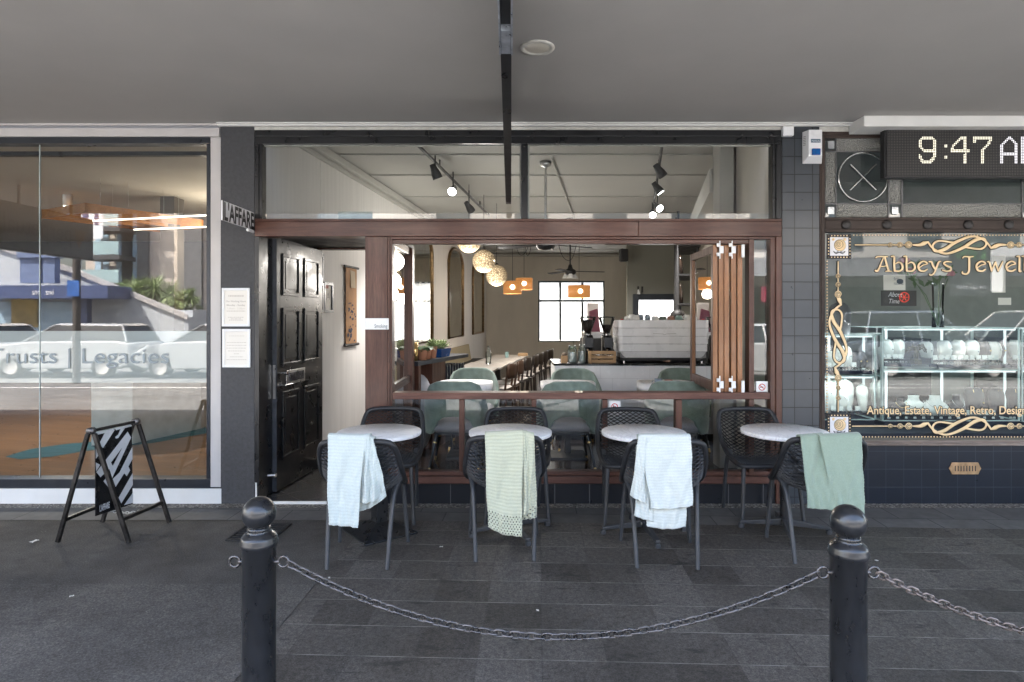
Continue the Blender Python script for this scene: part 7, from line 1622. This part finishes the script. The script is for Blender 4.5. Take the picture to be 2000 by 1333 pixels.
# parked cars
def car(px,d,label,paint,kind='hatch',ry=0,length=4.1):
    q=refl(px,600,d); t=thing('parked_car',label,'car',(q.x,q.y,-.13),ry,'cars parked across the street'); Lc=length/2; hh=1.5 if kind=='hatch' else 1.85
    low=[(-Lc,.35),(-Lc+.05,.72),(-Lc+.35,.9),(-Lc*.45,1.0),(Lc*.75,1.02),(Lc-.08,.95),(Lc,.6),(Lc-.03,.35),(Lc*.82,.25),(-Lc*.85,.25)]
    m=MB()
    def sect(k): 
        w=(.80,.87,.87,.80)[k]; s=(.97,1,1,.97)[k]; return w,s
    ys=(-.87,-.78,.78,.87)
    b=len(m.v); n=len(low)
    for y,s in zip(ys,(.96,1,1,.96)):
        m.v+=[(x*s,y,.62+(z-.62)*s) for x,z in low]
    for j in range(3):
        for i in range(n): k=(i+1)%n; m.f.append((b+j*n+i,b+j*n+k,b+(j+1)*n+k,b+(j+1)*n+i)); m.sm.append(True); m.mi.append(0)
    m.f.append(tuple(b+i for i in reversed(range(n)))); m.f.append(tuple(b+3*n+i for i in range(n))); m.sm+=[False,False]; m.mi+=[0,0]
    o=m.build('body',paint,t,local=True,bevel=.03)
    gh=[(-Lc*.5,.98),(-Lc*.12,hh-.06),(Lc*.35,hh-.02),(Lc*.78,hh-.25 if kind=='hatch' else hh-.06),(Lc*.9,1.0)]
    m=MB(); m.hexa([(x,-.78,z) for x,z in gh] if False else [(gh[0][0],-.78,.97),(gh[-1][0],-.78,.97),(gh[-1][0],.78,.97),(gh[0][0],.78,.97)],[(gh[1][0],-.58,hh-.05),(gh[3][0],-.58,hh-.08),(gh[3][0],.58,hh-.08),(gh[1][0],.58,hh-.05)]); m.build('windows',plain('car_glass_%d'%int(px),(.02,.025,.03),.05),t,local=True)
    m=MB(); m.hexa([(gh[1][0]-.05,-.6,hh-.055),(gh[3][0]+.05,-.6,hh-.085),(gh[3][0]+.05,.6,hh-.085),(gh[1][0]-.05,.6,hh-.055)],[(gh[1][0]+.1,-.5,hh+.0),(gh[3][0]-.1,-.5,hh-.02),(gh[3][0]-.1,.5,hh-.02),(gh[1][0]+.1,.5,hh)])
    for s in (-1,1):
        for xa,xb in ((gh[0],gh[1]),(gh[4],gh[3])): m.tube([(xa[0],s*.79,.98),(xb[0],s*.59,hh-.05)],.035,6)
        m.tube([(Lc*.15,s*.79,.98),(Lc*.17,s*.6,hh-.05)],.035,6)
    m.build('roof',paint,t,local=True,bevel=.02)
    for x in (-Lc*.62,Lc*.6):
        for s in (-1,1):
            MM=Matrix.Translation((x,s*.80,.31))@Matrix.Rotation(R(90),4,'X'); m=MB(); m.lathe([(.2,-.1),(.29,-.1),(.31,-.06),(.31,.06),(.29,.1),(.2,.1)],(0,0,0),24,M=MM); wh=m.build('wheel',M['blackmatt'],t,local=True); m=MB(); m.lathe([(.001,.08),(.19,.085),(.2,.1)],(0,0,0),20,M=MM); m.lathe([(.001,-.08),(.19,-.085),(.2,-.1)],(0,0,0),20,M=MM); m.build('rim',M['ink'],wh,local=True)
    for s in (-1,1): m=MB(); m.ball((-Lc+.12,s*.62,.72),.12,12,8,.5,1,.6); m.build('headlight',M['chrome'],t,local=True)
cw=plain('white_car_paint',(.36,.37,.38),.15,0,.02,3,0,40,1); cdk=plain('dark_grey_car_paint',(.05,.055,.065),.15,.3,.05,3,0,40,1); crd=plain('red_car_paint',(.3,.02,.03),.2,0,.05,3,0,40,1); csv=plain('silver_blue_car_paint',(.3,.34,.4),.2,.5,.05,3,0,40,1)
car(150,17.5,'white hatchback parked across from the office window',cw); car(-90,17.5,'white car parked left of the white hatchback',cw); car(430,17.4,'white car parked right of the white hatchback',cw); car(275,26,'red car parked beyond the white wall',crd)
car(1500,16.6,'white car reflected in the narrow side light',cw,ry=math.pi); car(1790,17.2,'silver blue car across from the jewellery shop',csv,'suv',math.pi); car(2000,17,'white utility vehicle across from the jewellery shop',cw,'suv',0,4.8); car(1660,17.3,'dark grey car across from the tiled pillar',cdk,'hatch')
car(770,17.2,'dark grey car across from the cafe door',cdk,'suv'); car(1130,17.4,'silver car across from the cafe window',csv)
# blade sign under the canopy whose mirror image shows in the office window
ux0=-6.1; us=thing('under_canopy_sign','long grey lit box sign hung under the canopy by the office','sign',(ux0,-2.75,2.38))
m=MB(); m.box(ux0-.06,ux0+.06,-3.55,-1.95,2.40,2.95); m.build('sign_case',plain('grey_sign_face',(.3,.32,.33),.5),us,bevel=.006)
m=MB(); m.box(ux0-.062,ux0+.062,-3.56,-1.94,2.385,2.399); m.box(ux0-.062,ux0+.062,-3.56,-1.94,2.951,2.965); m.build('sign_edge',M['alum'],us)
ME=Matrix.Rotation(R(90),4,'Z')@Matrix.Rotation(R(90),4,'X')
text('lettering','perpetual',.34,Matrix.Translation((ux0+.0615,-3.1,2.60))@ME,plain('sign_grey_letters',(.08,.09,.09),.5),us,fit=1.12)
m=MB(); m.hexa([(ux0+.061,-3.42,2.78),(ux0+.061,-3.25,2.52),(ux0+.061,-3.16,2.78)],[(ux0+.063,-3.42,2.78),(ux0+.063,-3.25,2.52),(ux0+.063,-3.16,2.78)]); m.build('shield_mark',plain('ochre_shield',(.45,.25,.1),.5),us)
m=MB(); m.box(ux0-.01,ux0+.01,-3.2,-3.17,2.966,3.209); m.box(ux0-.01,ux0+.01,-2.3,-2.27,2.966,3.209); m.build('hanger',M['alum'],us)
# canopy posts far along the kerb
for k,(x,lb) in enumerate(((-9.2,'slim dark canopy post at the kerb by the office'),(8.6,'slim dark canopy post at the kerb past the jewellery shop'))):
    t=thing('canopy_post',lb,'post',(x,-4.2,0),0,'canopy posts at the kerb'); m=MB(); m.tube([(0,0,0),(0,0,3.205)],.06,16); m.build('post',plain('dark_green_post_%d'%k,(.02,.04,.035),.4),t,local=True)

# ------------------------------------------------------------------ sky, sun, camera
EL,AZ=R(56),R(52)     # sun stands high along the street; azimuth from +y towards -x
w=bpy.data.worlds.new('World'); SC.world=w; w.use_nodes=True; nt=w.node_tree; nt.nodes.clear()
sk=nt.nodes.new('ShaderNodeTexSky'); sk.sky_type='NISHITA'; sk.sun_disc=False; sk.sun_elevation=EL; sk.sun_rotation=-AZ; sk.air_density=1.0; sk.dust_density=5; sk.ozone_density=.5
bg=nt.nodes.new('ShaderNodeBackground'); bg.inputs[1].default_value=SKY; oo=nt.nodes.new('ShaderNodeOutputWorld'); nt.links.new(sk.outputs[0],bg.inputs[0]); nt.links.new(bg.outputs[0],oo.inputs[0])
sl=bpy.data.lights.new('sun','SUN'); sl.energy=SUN; sl.angle=R(.5); sl.color=(1,.95,.87); so=bpy.data.objects.new('sun',sl); COL.objects.link(so)
sdir=Vector((-math.sin(AZ)*math.cos(EL),math.cos(AZ)*math.cos(EL),math.sin(EL))); so.rotation_euler=sdir.to_track_quat('Z','Y').to_euler(); so.location=(0,0,30)
cd=bpy.data.cameras.new('camera'); co=bpy.data.objects.new('camera',cd); COL.objects.link(co); co.location=(0,-D,HC); co.rotation_euler=(R(90),0,0)
cd.sensor_width=36; cd.lens=F*36/2000; cd.shift_y=-(666.5-HY)/2000; cd.clip_end=600; cd.clip_start=.05; SC.camera=co
SC.view_settings.view_transform='Standard'; SC.view_settings.look='None'; SC.view_settings.gamma=1; SC.view_settings.exposure=EXPO; SC.view_settings.use_curve_mapping=False
cy=SC.cycles; cy.max_bounces=10; cy.diffuse_bounces=5; cy.glossy_bounces=5; cy.transmission_bounces=6; cy.transparent_max_bounces=24; cy.use_denoising=True; cy.sample_clamp_indirect=6; cy.caustics_reflective=False; cy.caustics_refractive=False
